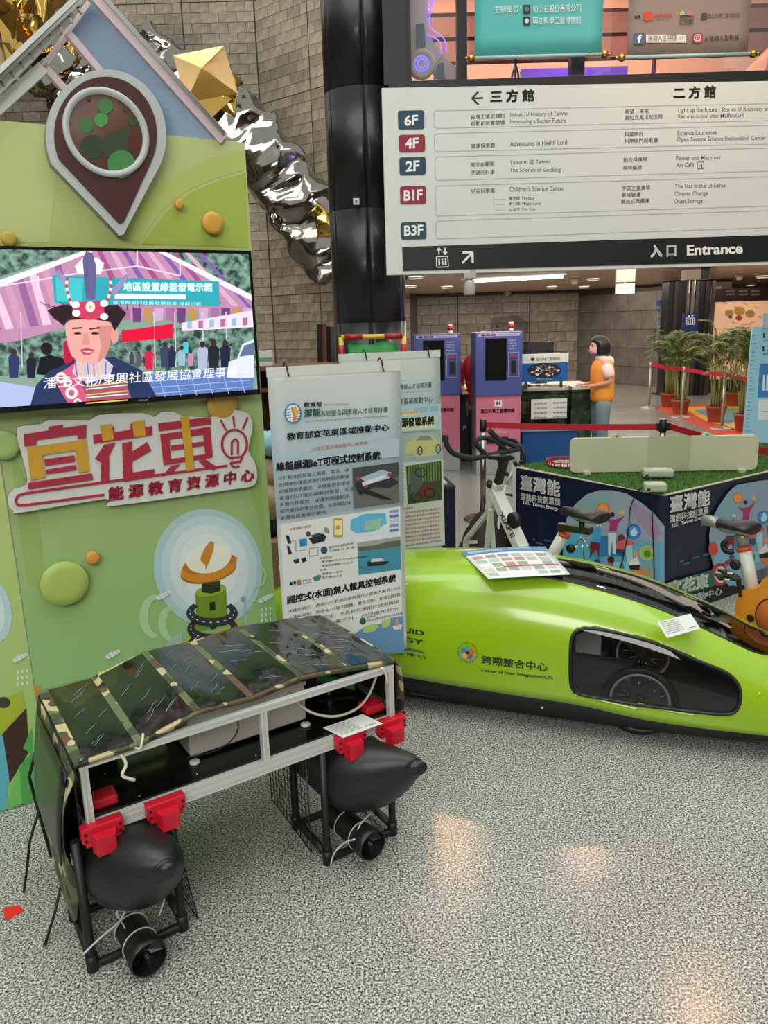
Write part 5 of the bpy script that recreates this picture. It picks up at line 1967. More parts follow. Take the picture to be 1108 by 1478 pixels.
bq([(600, 1392), (650, 1378), (640, 1420), (605, 1435)], '#a9c46a', 3)
bq([(655, 1420), (705, 1412), (700, 1436), (665, 1440)], '#d9dcd6', 4)
bq([(670, 1385), (684, 1380), (685, 1420), (672, 1424)], '#d98f7a', 5)
mb.build('printed_text', t, True)

B2 = Plane((-.15, 3.98, 0), (.9397, .342, 0))
t = banner('paper_banner', 'rear project banner with a yellow sports car picture, half hidden by the front banner', B2, c4, 489, 516, 634.5, 505.5, .40, [(527.5, 512), (618, 508)])
mb = MB()
OB = .0055
D2 = dict(pl=B2)
bt_(672, 222, 855, 208, 28, '與應用人才培育計畫', K, .012, 2, **D2)
bt_(600, 182, 720, 176, 9, 'Ministry of Education', G, 0, **D2)
bt_(690, 240, 856, 228, 8, 'ation and Application of Clean Energy System', G, 0, **D2)
bt_(640, 300, 858, 283, 32, '宜花東區域推動中心', K, .015, 2, **D2)
bq([(560, 310), (900, 290), (905, 430), (560, 450)], '#a9c3cc', 0, **D2)
bq([(770, 312), (832, 306), (834, 330), (772, 336)], '#8fb0c4', 1, **D2)
bq([(842, 304), (892, 300), (893, 326), (844, 330)], '#8fb0c4', 1, **D2)
bq([(695, 335), (790, 328), (792, 348), (695, 356)], '#d9cf9c', 1, **D2)
bt_(640, 352, 786, 342, 15, '東區域推動中心成果展', pr('#c0784a'), .008, 2, **D2)
bq([(600, 380), (870, 352), (872, 415), (600, 440)], '#ccd3a8', 1, **D2)
bt_(600, 420, 866, 396, 44, '再生能源發電系統', pr('#101214'), .03, 2, **D2)
bq([(560, 445), (905, 420), (912, 575), (560, 600)], '#9fb3b2', 0, **D2)
bq([(720, 540), (730, 490), (770, 470), (790, 450), (850, 448), (880, 470), (896, 500), (892, 540), (830, 560), (780, 560)], '#c9c282', 1, **D2)
bq([(775, 478), (795, 455), (845, 453), (860, 475)], '#7f8c8a', 2, **D2)
for x, y in ((795, 530), (888, 520)):
    mb.pell(B2, *c4(x, y), 4, 7, pr('#4e5650'), OB + .0012)
    mb.pell(B2, *c4(x, y), 2.4, 4.6, pr('#a9aea0'), OB + .0016)
bt_(722, 568, 890, 552, 10, 'clean energy vehicle', pr('#e5e8d8'), 0, **D2)
bq([(560, 600), (912, 572), (922, 1010), (560, 1040)], '#cfd3cc', 0, **D2)
for k, s_ in enumerate('再生能源發電展示說明'):
    bt_(700, 612 + 20 * k, 714, 611 + 20 * k, 13, s_, G, .0, **D2)
bq([(724, 608), (903, 580), (908, 778), (733, 803)], '#3f4a30', 1, **D2)
for k in range(12):
    bq([(735 + 14 * k, 604 - 2 * k), (741 + 14 * k, 603 - 2 * k), (743 + 14 * k, 700 - 2 * k), (737 + 14 * k, 701 - 2 * k)], '#6f9440', 2, **D2)
bq([(745, 640), (800, 610), (810, 700), (760, 760), (745, 740)], '#55605c', 3, **D2)
bq([(780, 740), (800, 710), (850, 700), (862, 730), (850, 760), (800, 770)], '#6e2f22', 4, **D2)
for x, y in ((775, 765), (845, 745), (800, 640)):
    mb.pline(B2, [c4(x + 28 * math.cos(a), y + 22 * math.sin(a)) for a in [2 * PI * j / 12 for j in range(13)]], 1, pr('#15181a'), OB + .0022)
bt_(712, 832, 762, 824, 12, '注意事項:', pr('#a5332e'), .012, **D2)
for k in range(8):
    y = 852 + 20.5 * k
    s_ = ''.join(R.choice('與研究團隊開發以太陽能風力發電之混合系統提供參觀者操作並配合解說進行學習') for _ in range(13))
    bt_(722, y, 722 + 175, y - 22, 12, s_, pr('#b0504a'), .006, **D2)
bt_(722, 1018, 905, 990, 9, '再生能源智慧監控與應用', G, .0, **D2)
mb.build('printed_text', t, True)

# ================================================================ display table
TC = V((1.55, 4.13, 0))
e1, e2 = V((-.559, .83, 0)).normalized(), V((.83, .559, 0)).normalized()
TD, TL = 1.17, 2.0
NAVY = mat('navy_print_cloth', '#101b33', .38, bump=.05, bscale=12, vary=.12)
tb = thing('display_table', 'table wrapped in a navy printed cloth and topped with artificial grass', 'table', tuple(TC))
mb = MB().prism([TC + V((0, 0, .02)) + e1 * a + e2 * b for a, b in ((.02, .02), (TD - .02, .02), (TD - .02, TL), (.02, TL))], (0, 0, .70), mat('table_core', '#2a2b2c', .8))
mb.build('frame', tb, True)
rows = []
per = [(TD, 0, 0)] + [(TD - TD * k / 24, 0, k) for k in range(1, 25)] + [(0, TL * k / 36, 24 + k) for k in range(1, 37)]
for zz in (.735, .70, .5, .25, .01):
    rows.append([TC + e1 * a + e2 * b + V((0, 0, zz)) + (-e2 if i <= 24 else -e1) * (.004 + (.735 - zz) * .012 * (1 + math.sin(i * 1.1)) * .5) for i, (a, b, _) in enumerate(per)])
MB().loft(rows, NAVY, True, False, closed=False).build('cloth', tb, True)
MB().prism([TC + e1 * a + e2 * b + V((0, 0, .725)) for a, b in ((0, 0), (TD, 0), (TD, TL), (0, TL))], (0, 0, .012), mat('table_top_edge', '#b9b39a', .6)).build('table_top', tb, True)
FL = Plane(TC - e2 * .016, e1)
FR = Plane(TC - e1 * .016, e2)
mb = MB()
c2 = lambda X, Y: (780 + X / 5.036, 700 + Y / 5.036)
cb = lambda X, Y: (630 + X / 4.817, 590 + Y / 4.817)
mb.ptext(FL, *cb(585, 560), *cb(855, 612), 21, '臺灣能', Wt, .002, .022, 3)
mb.ptext(FL, *cb(584, 632), *cb(858, 675), 10, '潔能科技創意展', Wt, .002, .018, 2)
mb.ptext(FL, *cb(598, 668), *cb(845, 716), 6.5, '2021 Taiwan Energy', Wt, .002, .01, 2)
for a in ((665, 912, 690, 918), (745, 918, 792, 926), (690, 935, 740, 945)):
    mb.ptext(FL, *cb(a[0], a[1]), *cb(a[2], a[3]), 2, '經濟部', pr('#6fa9c0'), .002, 0)


def fig(pl, c, pts, col, o=.003):
    mb.pp(pl, [c(*p) for p in pts], pr(col), o)


def picture(pl, c, P, ext, S_=1, k0=.0):
    fig(pl, c, ext, '#8fa9b8', .0016)


# dome picture on the left face
arc = [(160, 560), (165, 400), (190, 240), (250, 140), (340, 65), (430, 38), (520, 38), (620, 60), (720, 120), (820, 200), (900, 300), (900, 730), (600, 650), (300, 590)]
fig(FL, c2, arc, '#93a3b5', .0016)
fig(FL, c2, [(160, 560), (170, 380), (230, 330), (330, 380), (440, 470), (460, 640), (300, 600)], '#4fb3cf', .0020)
fig(FL, c2, [(330, 400), (560, 380), (900, 430), (900, 730), (600, 650), (420, 600)], '#69a8c4', .0020)
fig(FL, c2, [(250, 160), (350, 80), (430, 55), (520, 60), (480, 130), (330, 240), (220, 330)], '#7fa9a6', .0019)
fig(FL, c2, [(640, 110), (730, 160), (830, 250), (880, 350), (820, 400), (700, 260)], '#a58aa8', .0019)
ell = lambda pl, c, x, y, rx, ry, col, o, s_: mb.pell(pl, *c(x, y), rx / s_, ry / s_, pr(col), o, n=20)


def scene(pl, c, M, s_):
    """the printed group of people: M maps canonical coordinates"""
    f = lambda pts, col, o=.003: fig(pl, c, [M(*p) for p in pts], col, o)
    e = lambda x, y, r, col, o=.0035: ell(pl, c, *M(x, y), r, r, col, o, s_)
    e(455, 175, 48, '#d9783a', .0026)
    e(455, 175, 36, '#e39a5a', .003)
    e(590, 200, 20, '#d2b269', .003)
    e(675, 340, 55, '#2f70b5', .0026)
    e(675, 340, 42, '#4f93cf', .003)
    f([(680, 305), (705, 345), (690, 370), (660, 368), (652, 345)], '#bfe0f0', .0034)
    f([(430, 370), (500, 370), (600, 420), (600, 520), (430, 520)], '#2b7fae', .0028)
    f([(460, 235), (500, 250), (545, 250), (610, 225), (560, 280), (550, 335), (495, 335), (505, 280)], '#a8356e', .0038)
    e(520, 215, 18, '#2c1a20')
    f([(490, 350), (550, 350), (545, 500), (525, 500), (520, 400), (505, 520), (490, 500)], '#cfe0df', .0037)
    f([(375, 330), (430, 290), (440, 380), (430, 420), (370, 410)], '#3aa3cf', .0038)
    f([(360, 415), (430, 415), (425, 540), (410, 480), (395, 470), (355, 540)], '#7a1f33', .0036)
    e(425, 290, 17, '#e3cfae')
    f([(550, 420), (600, 400), (680, 410), (680, 430), (620, 440), (600, 470), (550, 465)], '#d8605a', .0038)
    e(585, 385, 26, '#7d2028')
    f([(545, 465), (605, 465), (610, 510), (545, 500)], '#25506f', .0036)
    f([(610, 430), (665, 440), (670, 560), (630, 560)], '#9fd0d3', .0032)
    e(775, 495, 56, '#b8c36a', .0026)
    e(775, 495, 45, '#a3b84c', .0029)
    e(775, 500, 26, '#3f8f3c', .0032)
    f([(640, 560), (700, 520), (720, 570), (715, 600), (640, 590)], '#e8dccb', .0038)
    f([(640, 585), (720, 580), (715, 620), (645, 610)], '#211a1c', .004)
    e(695, 500, 22, '#d99a5a')
    e(510, 545, 26, '#3a1c22')
    f([(470, 600), (500, 560), (530, 575), (525, 620)], '#d23f3a', .0038)
    f([(530, 560), (640, 560), (655, 640), (525, 630)], '#7fc4dd', .0032)
    f([(565, 625), (570, 590), (600, 570), (610, 600), (590, 640)], '#3f9a44', .0036)
    e(410, 560, 22, '#3f4f6a', .003)
    f([(300, 600), (400, 570), (470, 600), (450, 625)], '#8a4560', .003)
    f([(655, 620), (740, 610), (800, 690), (700, 670)], '#d9803f', .0034)
    for k in range(9):
        f([(740 + k * 10, 690), (735 + k * 11, 570 + (k % 3) * 14), (741 + k * 11, 570 + (k % 3) * 14), (748 + k * 10, 690)], '#b89a3c', .0033)


scene(FL, c2, lambda x, y: (x, y), 5.036)
# right face
c3 = lambda X, Y: (960 + X / 6.716, 700 + Y / 6.716)
fig(FR, c3, [(690, 0), (610, 70), (520, 200), (450, 330), (425, 480), (430, 640), (470, 800), (540, 920), (700, 990), (1300, 760), (1300, -80), (900, -40)], '#8f9fb3', .0016)
fig(FR, c3, [(440, 560), (560, 540), (700, 600), (780, 760), (760, 960), (620, 980), (500, 860)], '#7fb6cc', .0019)
fig(FR, c3, [(600, 100), (720, 0), (840, 20), (760, 200), (560, 330), (480, 300)], '#7fa6b0', .0018)
scene(FR, c3, lambda x, y: (765 + (x - 510) * 1.15 - (y - 215) * .02, 120 + (y - 180) * 1.45 - (x - 510) * .25), 6.0)
mb.pell(FR, *c3(465, 620), 7, 10, pr('#c8503c'), .003)
mb.pell(FR, *c3(525, 870), 12, 17, pr('#b83a44'), .003)
mb.pell(FR, *c3(535, 870), 8, 12, pr('#d9dcd8'), .0035)
mb.ptext(FR, *c3(50, 268), *c3(430, 190), 23, '臺灣能', Wt, .002, .022, 3)
mb.ptext(FR, *c3(45, 368), *c3(415, 278), 11, '潔能科技創意展', Wt, .002, .018, 2)
mb.ptext(FR, *c3(58, 425), *c3(390, 330), 7, '2021 Taiwan Energy', Wt, .002, .01, 2)
for a in ((140, 752, 180, 745), (255, 720, 325, 700), (365, 690, 430, 672), (180, 775, 240, 760)):
    mb.ptext(FR, *c3(a[0], a[1]), *c3(a[2], a[3]), 2.4, '經濟部', pr('#6fa9c0'), .002, 0)
fig(FR, c3, [(-60, 970), (455, 820), (478, 975), (120, 1085), (-60, 1130)], '#1f6b5b', .0042)
mb.ptext(FR, *c3(30, 1075), *c3(415, 985), 20, '宜花東', pr('#e4e6d8'), .005, .035, 3)
fig(FR, c3, [(100, 1090), (478, 975), (700, 985), (700, 1060), (420, 1150), (150, 1180)], '#15181b', .0040)
mb.ptext(FR, *c3(60, 1185), *c3(548, 1060), 11, '區域推動中心', pr('#e4e6e4'), .005, .02, 2)
fig(FR, c3, [(300, 1170), (700, 1050), (1300, 880), (1300, 1100), (500, 1330)], '#cfd3d0', .0038)
for k in range(3):
    mb.ptext(FR, *c3(440, 1200 + 40 * k), *c3(700, 1118 + 40 * k), 4, '教育部潔能計畫辦公室', pr('#20242a'), .0045, .02)
for x0_, y0_ in ((880, 830), (930, 815)):
    fig(FR, c3, [(x0_, y0_), (x0_ + 60, y0_ - 18), (x0_ + 62, y0_ + 90), (x0_ + 4, y0_ + 108)], '#5a6675', .0035)
mb.build('printed_picture', tb, True)
MB().prism([FL.px(*p, .003) for p in (cb(525, 400), cb(552, 415), cb(550, 720), cb(532, 715))], FL.n * .002, WHITE).build('cloth_edge', tb, True)
# grass
GRD = mat('grass_base', '#2f4f1c', .9)
GRS = ramp_mat('grass_blade', 'noise', [(.3, '#345f1d'), (.6, '#4f8428'), (.8, '#6fa03c')], .7, 25, 2)
MB().prism([TC + e1 * a + e2 * b + V((0, 0, .737)) for a, b in ((.03, .0), (TD - .0, .06), (TD + .01, TL), (.02, TL))], (0, 0, .006), GRD).build('grass_mat', tb, True)
mb = MB()
vs, fs = [], []
RG = random.Random(5)
for _ in range(26000):
    a, b = RG.uniform(.005, TD), RG.uniform(.0, TL) ** 1
    if a + b < .02:
        continue
    p = TC + e1 * a + e2 * b + V((0, 0, .742))
    q = RG.uniform(0, 2 * PI)
    h = RG.uniform(.010, .022)
    d = V((math.cos(q), math.sin(q), 0)) * .0022
    tip = p + V((RG.uniform(-.009, .009), RG.uniform(-.009, .009), h))
    k = len(vs)
    vs += [p - d, p + d, tip]
    fs.append((k, k + 1, k + 2))
g_ = mb.add(vs, fs, GRS).build('grass_blades', tb, True)
g_['kind'] = 'stuff'
# cables down the cloth
for P in ([(931, 700), (918, 712), (909, 735), (907, 762), (900, 800), (893, 825)], [(943, 706), (941, 735), (942, 775), (944, 835)]):
    MB().tube(smooth_pts([FL.px(x, y, .008) for x, y in P], 3), .003, BLACK, 6).build('cable', tb, True)

# long cream board standing on the grass
CB = Plane(onz(822, 682, .757), onz(1090, 678, .757) - onz(822, 682, .757))
t = thing('plastic_board', 'long cream plastic display board seen from the back, on the grass table', 'board', tuple(CB.o))
CRM = mat('cream_plastic', '#b9bb9d', .4, vary=.02)
a0, b0 = CB.ab(822, 680)
a1, b1 = CB.ab(1096, 628)
mb = MB().prism([CB.at(x, y, 0) for x, y in rrect(a0, 0, a1, b1, .035, 5)], CB.n * -.03, CRM)
for x in (890, 1021):
    c = CB.ab(x, 628)[0]
    mb.prism([CB.at(c + .032 * math.cos(q), b1 - .008 + .030 * math.sin(q), -.004) for q in [PI * k / 10 for k in range(11)]], CB.n * -.022, CRM)
bd = mb.build('panel', t, True, bevel=.004)
for x in (890, 1021):
    c = CB.ab(x, 628)[0]
    MB().lathe([(.005, 0), (.005, .0015)], CB.at(c, b1 + .006, -.004), mat('rust_hole', '#7a3b2c', .6), 10, axis=CB.n).build('screw', t, True)
pA, pB = CB.ab(936, 629), CB.ab(994, 680)
MB().prism([CB.at(x, y, .0) for x, y in ((pA[0], .01), (pB[0], .01), (pB[0], pA[1] - .004), (pA[0], pA[1] - .004))], CB.n * .003, mat('cream_plastic_dark', '#a8ad8c', .45)).build('middle_plate', t, True)
for c in (pA[0] + .08, a1 - .1, a0 + .1):
    MB().box((-.02, -.05, 0), (.02, .05, .02), CRM, Matrix.Translation(CB.at(c, -.012, -.015))).build('foot', t, True)
# power adapters
GWH = mat('adapter_plastic', '#a8b09c', .4)


def adapter(px0, px1, y0, y1, z, name, label, dpt):
    A = onz(px0, y1, z)
    Bq = onz(px1, y1, z)
    u = (Bq - A)
    w = u.length
    ht = .05
    t = thing(name, label, 'adapter', tuple(A))
    M = Matrix.Translation(A) @ Matrix.Rotation(math.atan2(u.y, u.x), 4, 'Z')
    MB().box((0, 0, 0), (w, dpt, ht), GWH, M).build('case', t, True, bevel=.012)
    MB().box((.012, -.001, .01), (.03, .001, .022), BLACK, M).build('socket', t, True)
    MB().box((w * .3, dpt * .2, ht - .0005), (w * .8, dpt * .7, ht + .001), mat('adapter_top', '#c3cbb9', .4), M).build('label_plate', t, True)
    return t


adapter(928, 973, 667, 690, .757, 'power_adapter', 'grey-white power adapter directly in front of the cream board', .09)
adapter(930, 963, 683, 711, .757, 'power_adapter', 'grey-white power adapter at the table corner with a cable running down', .08)
# toy race track
tc_ = onz(817, 668, .765)
t = thing('toy_track', 'round toy track with red fence lying on the grass at the left', 'toy', tuple(tc_))
mb = MB()
REDT = mat('red_toy_plastic', '#b81f35', .4)
mb.tube([(0 + .13 * math.cos(q), .13 * math.sin(q), .018) for q in [2 * PI * k / 36 for k in range(36)]], .004, REDT, 6, closed=True)
for k in range(36):
    q = 2 * PI * k / 36
    mb.bar((.13 * math.cos(q), .13 * math.sin(q), -.008), (.133 * math.cos(q), .133 * math.sin(q), .026), .006, .004, REDT, up=(math.cos(q), math.sin(q), 0))
mb.build('fence', t)
mb = MB()
for r_, c in ((.12, WHITE), (.10, REDT), (.088, WHITE), (.065, mat('track_grey', '#7c7f7c', .5))):
    mb.lathe([(r_, -.008), (r_, -.002 + (.12 - r_) * .05), (0.001, -.002 + (.12 - r_) * .05)], (0, 0, 0), c, 32)
mb.build('track', t)

# navy clothed table behind the rear banner
t = thing('side_table', 'small table under a dark navy cloth behind the paper banners', 'table', (-.1, 4.5, 0))
M = Matrix.Translation((-.1, 4.45, 0)) @ Matrix.Rotation(math.radians(8), 4, 'Z')
rows = []
for zz, e in ((.745, 0), (.72, .006), (.4, .01), (.01, .018)):
    ring = []
    for k in range(48):
        f = k / 12 % 4
        s_ = int(f)
        g = f - s_
        x, y = ((-.34 + .88 * g, -.0), (.54, .6 * g), (.54 - .88 * g, .6), (-.34, .6 - .6 * g))[s_]
        w = e * math.sin(k * 1.9)
        ring.append(M @ V((x + (w if s_ % 2 else 0) + (e * .5 if x > 0 else -e * .5), y + (0 if s_ % 2 else w), zz)))
    rows.append(ring)
MB().loft(rows, mat('navy_cloth', '#121a30', .8, bump=.1), True, True).build('cloth', t, True)
MB().box((-.3, .05, .745), (.5, .5, .757), mat('pale_paper', '#c3d6cc', .5), M).build('top_sheet', t, True)

# ================================================================ exercise bikes
BF = V((-.57, .82, 0)).normalized()
WB_ = mat('white_bike_paint', '#c9ccc0', .3, vary=.02)
BLK = mat('black_foam', '#222324', .7, bump=.1)
DGN = mat('dark_slider', '#2b3024', .35, .3)
SG = mat('silver_grey_shell', '#9a9790', .3, .4)


def saddle(parent, c, f, tip_grey=False):
    """c: top centre, f: forward"""
    f = V(f).normalized()
    s_ = V((-f.y, f.x, 0))
    st = [(-.13, .05, .0), (-.12, .075, .006), (-.085, .085, .012), (-.04, .07, .006), (0, .045, 0), (.05, .028, -.002), (.10, .02, .002), (.13, .015, -.002), (.137, .006, -.01)]
    rings = []
    for x, w, z in st:
        rings.append([c + f * x + s_ * (w * math.cos(q)) + V((0, 0, z - .018 + (.020 if math.sin(q) > 0 else .028) * math.sin(q))) for q in [2 * PI * k / 16 for k in range(16)]])
    o = MB().loft(rings, mat('black_vinyl', '#1b1b1b', .4), True).build('saddle', parent, True, sub=1)
    sh = []
    for x, w, z in st[1:6]:
        sh.append([c + f * (x - .0) + s_ * ((w * .75 + .004) * math.cos(q)) + V((0, 0, z - .036 + .024 * math.sin(q))) for q in [2 * PI * k / 14 for k in range(14)]])
    MB().loft(sh, SG, True).build('saddle_shell', o, True, sub=1)
    if tip_grey:
        MB().loft([[c + f * x + s_ * ((w + .002) * math.cos(q)) + V((0, 0, z - .018 + (.022 if math.sin(q) > 0 else .030) * math.sin(q))) for q in [2 * PI * k / 14 for k in range(14)]] for x, w, z in st[5:]], mat('saddle_tip', '#8f8f8b', .35, .3), True).build('saddle_nose', o, True)
    return o


K1 = Plane((.96, 3.69, 0), BF)
k1 = lambda X, Y: (640 + X / 7.39, 600 + Y / 7.39)
t = thing('exercise_bike', 'white spin bike with black looped handlebar between the vehicle and the display table', 'exercise bike', (.8, 4.0, 0))
P1 = lambda X, Y, o=0: K1.px(*k1(X, Y), o)
mb = MB()
mb.bar(P1(548, 800), P1(835, 1420), .05, .075, WB_, up=K1.n)
mb.bar(P1(835, 1420), K1.px(770, 850), .05, .07, WB_, up=K1.n)
bb0 = K1.px(772, 848)
mb.bar(P1(575, 725), P1(500, 1010), .045, .06, WB_, up=K1.n)
mb.build('frame', t, True, bevel=.004)
o = mb = MB()
A, Bq = P1(560, 870, .03), P1(835, 1400, .03)
d = (Bq - A).normalized()
mb.text(P1(585, 1050, .0385), (P1(725, 1310, .0385) - P1(585, 1050, .0385)), (P1(585, 1050, .0385) - P1(585, 1050, .0385)) + K1.v.cross(V((0, 0, 0))) + (K1.n.cross(d) * (1 if K1.n.cross(d).z > 0 else -1)), (P1(725, 1310, .0385) - P1(585, 1050, .0385)).length, .035, 'XIAKE', pr('#22261f'), .015)
mb.build('lettering', t, True)
MB().bar(P1(655, 455), P1(578, 720), .035, .04, DGN, up=K1.n).build('handlebar_post', t, True, bevel=.004)
g1 = lambda X, Y: K1.px(*k1(X, Y), .22 - .44 * X / 830)
hb = MB()
hb.tube(smooth_pts([g1(*p) for p in ((28, 215), (30, 300), (90, 390), (200, 435), (340, 452), (470, 425), (620, 395), (760, 365), (825, 345))], 4), .0155, BLK, 10)
hb.tube(smooth_pts([g1(*p) for p in ((485, 150), (560, 230), (640, 280), (760, 322), (825, 345))], 4), .0155, BLK, 10)
hb.tube(smooth_pts([g1(*p) for p in ((445, 410), (370, 335), (348, 280), (390, 240), (470, 240), (560, 275), (630, 335), (680, 378))], 4), .0135, BLK, 10)
hb.build('handlebar', t, True)
MB().bar(P1(520, 440), P1(680, 450), .07, .022, BLACK).build('bar_clamp', t, True, bevel=.004)
for (X, Y, o_) in ((490, 730, .03),):
    q = P1(X, Y, o_)
    MB().tube([q - K1.n * .03 + BF * -.01, q], .007, WHITE, 8).ball(q, (.02, .02, .026), BLACK, 12, 8).build('adjusting_knob', t, True)
# front stand legs and flywheel
wf = P1(490, 1490)
wf.z = .27
wheel((wf.x, wf.y, .25), .22, t, 'flywheel', ax=K1.n, tw=.02, rim='#55565a')
for s_ in (-1, 1):
    MB().bar(P1(500, 1000, .045 * s_), V((wf.x, wf.y, .25)) + K1.n * .045 * s_, .012, .03, WB_, up=K1.n).build('fork_blade', t, True)
ft = wf + BF * .22
bx_ = MB()
bx_.bar(V((ft.x, ft.y, .03)) - K1.n * .24, V((ft.x, ft.y, .03)) + K1.n * .24, .06, .05, BLACK)
bx_.build('front_foot', t, True, bevel=.006)
A = P1(495, 1005, 0)
MB().bar(A, P1(240, 1320, 0), .022, .03, WB_, up=K1.n).bar(P1(240, 1345), P1(345, 1345), .02, .02, WB_).bar(P1(240, 1330), V((ft.x, ft.y, .04)), .022, .03, WB_, up=K1.n).build('front_strut', t, True)
rb = K1.px(800, 800)
rear = V((.96, 3.69, 0)) - BF * .18
MB().bar(V((rear.x, rear.y, .03)) - K1.n * .22, V((rear.x, rear.y, .03)) + K1.n * .22, .06, .05, BLACK).build('rear_foot', t, True, bevel=.006)
MB().bar(V((bb0.x, bb0.y, bb0.z)), V((rear.x, rear.y, .04)), .05, .06, WB_, up=K1.n).bar(V((bb0.x, bb0.y, bb0.z)), V((wf.x, wf.y, .2)), .03, .05, WB_, up=K1.n).build('base_frame', t, True)
q = P1(735, 1120, .05)
mb = MB().lathe([(.045, 0), (.045, .02), (.03, .028)], q - K1.n * .02, BLACK, 16, axis=K1.n)
mb.build('resistance_cover', t, True)
# seat post
c2p = lambda X, Y, o=0: K1.px(*c2(X, Y), o)
MB().tube([K1.px(775, 840), c2p(172, 352)], .030, WB_, 16).build('seat_post', t, True)
MB().tube([c2p(172, 362), c2p(180, 345)], .0325, mat('orange_ring', '#d2512a', .4), 16).build('post_ring', t, True)
MB().bar(c2p(130, 300, .02), c2p(370, 335, -.02), .045, .035, DGN).build('seat_slider', t, True, bevel=.004)
q = c2p(228, 460, .04)
MB().tube([q - K1.n * .04, q], .008, WHITE, 8).lathe([(.022, 0), (.024, .01), (.02, .022)], q, BLACK, 14, axis=K1.n).build('adjusting_knob', t, True)
MB().tube([c2p(300, 330), c2p(300, 270)], .014, BLACK, 8).build('saddle_clamp', t, True)
saddle(t, c2p(305, 185), BF)
for s_ in ((250, 440, 295, 375), (295, 375, 365, 480), (295, 375, 320, 560)):
    MB().tube([c2p(s_[0], s_[1], -.05), c2p(s_[2], s_[3], -.05)], .004, CHROME, 6).build('bottle_cage_rod', t, True)
# white tube rack behind
t = thing('tube_rack', 'thin white tubular frame leaning beside the left end of the display table', 'rack', (.9, 5.25, 0))
RP = Plane((.88, 5.22, 0), (1, .1, 0))
r1 = lambda X, Y: RP.px(640 + X / 7.39, 600 + Y / 7.39)
mb = MB()
for P in ([(752, 560), (762, 800), (755, 1035)], [(752, 565), (665, 735)], [(610, 820), (740, 835)], [(665, 735), (600, 1000)]):
    mb.tube([r1(*p) for p in P], .010, WB_, 8)
q = r1(755, 1035)
mb.tube([q, (q.x, q.y, .01)], .010, WB_, 8)
q = r1(600, 1000)
mb.tube([q, (q.x - .03, q.y, .01)], .010, WB_, 8)
mb.build('frame', t, True)
MB().tube(smooth_pts([r1(620, 850), r1(680, 835), r1(740, 850)], 3), .012, mat('grey_rubber', '#4b4d4c', .6), 8).build('grip', t, True)
q = r1(790, 500)
t = thing('black_clip', 'small curved black clip at the rear left corner of the grass table', 'clip', tuple(q))
MB().tube(smooth_pts([r1(755, 490), r1(775, 520), r1(815, 520), r1(830, 480)], 4), .014, BLACK, 8).build('arm', t, True)
# dark draped bag by the bike
t = thing('draped_cover', 'dark brown draped cloth bundle behind the white spin bike', 'cloth', (.75, 5.6, 0))
mb = MB()
rings = []
for k in range(9):
    f = k / 8
    r_ = .22 * (1 - f) ** .6 + .01
    rings.append([V((.70 + .06 * f + (r_ + .02 * math.sin(5 * q + k)) * math.cos(q), 5.3 + (r_ + .015 * math.sin(4 * q + k)) * math.sin(q) * .8, .01 + .42 * f)) for q in [2 * PI * j / 24 for j in range(24)]])
mb.loft(rings, mat('brown_cover', '#2d211a', .7, bump=.2), True)
mb.build('cloth', t, True)

# orange bike at the right
K3 = Plane((1.59, 3.44, 0), BF)
P3 = lambda X, Y, o=0: K3.px(*c3(X, Y), o)
t = thing('exercise_bike', 'orange-bodied exercise bike with black and grey saddle at the right edge', 'exercise bike', (1.55, 3.45, 0))
ORG = mat('orange_shell', '#d9842a', .3, vary=.02)
OUT3 = [(685, 1290), (680, 1150), (720, 1040), (800, 1010), (900, 1000), (930, 930), (1000, 880), (1150, 860), (1330, 960), (1400, 1180), (1350, 1400), (1200, 1520), (960, 1540), (780, 1470)]
OUT3 = [(p.x, p.y) for p in smooth_pts([(x, y, 0) for x, y in OUT3], 3, True)]
hs = MB().prism([P3(x, y, .06) for x, y in OUT3], K3.n * -.14, ORG).build('housing', t, True, bevel=.012)
cD = P3(1075, 1300, .06)
rD = (P3(885, 1300, .06) - cD).length
MB().lathe([(rD, 0), (rD * .98, .008), (.01, .012)], cD, mat('orange_disc', '#c9682e', .35), 36, axis=K3.n).build('cover_disc', hs, True)
MB().tube([cD + (K3.u * math.cos(q) + V((0, 0, 1)) * math.sin(q)) * rD * 1.02 + K3.n * .002 for q in [2 * PI * k / 40 for k in range(40)]], .004, BLACK, 5, closed=True).lathe([(.02, .012), (.02, .03)], cD, BLACK, 12, axis=K3.n).build('disc_trim', hs, True)
MB().lathe([(.018, 0), (.018, .003), (.012, .004)], P3(825, 1290, .061), BLACK, 14, axis=K3.n).build('bolt_cap', hs, True)
MB().tube([P3(860, 1110), P3(760, 610)], .030, WB_, 16).build('seat_post', t, True)
MB().tube([P3(764, 640), P3(756, 600)], .033, mat('orange_ring', '#d2512a', .4), 16).build('post_ring', t, True)
MB().tube([P3(758, 600), P3(730, 430)], .026, SG, 14).build('saddle_column', t, True)
saddle(t, P3(620, 345), BF, True)
MB().tube(smooth_pts([P3(600, 540, .02), P3(560, 570, .03), P3(575, 630, .03), P3(620, 650, .03), P3(660, 640, .02)], 3), .013, BLACK, 8).build('clamp_lever', t, True)
q = P3(690, 768, .05)
MB().tube([q - K3.n * .05, q], .009, SG, 8).lathe([(.022, 0), (.026, .012), (.02, .024)], q, BLACK, 14, axis=K3.n).build('adjusting_knob', t, True)
pd = MB().bar(P3(500, 890, .12), P3(720, 900, .05), .07, .012, BLACK).bar(P3(530, 835, .12), P3(640, 850, .07), .05, .012, BLACK)
pdo = pd.build('pedal', t, True, bevel=.002)
for X, Y in ((595, 910), (625, 850)):
    MB().bar(P3(X - 25, Y, .125), P3(X + 25, Y + 6, .11), .01, .008, mat('reflector', '#d0d3cc', .2)).build('reflector', pdo, True)
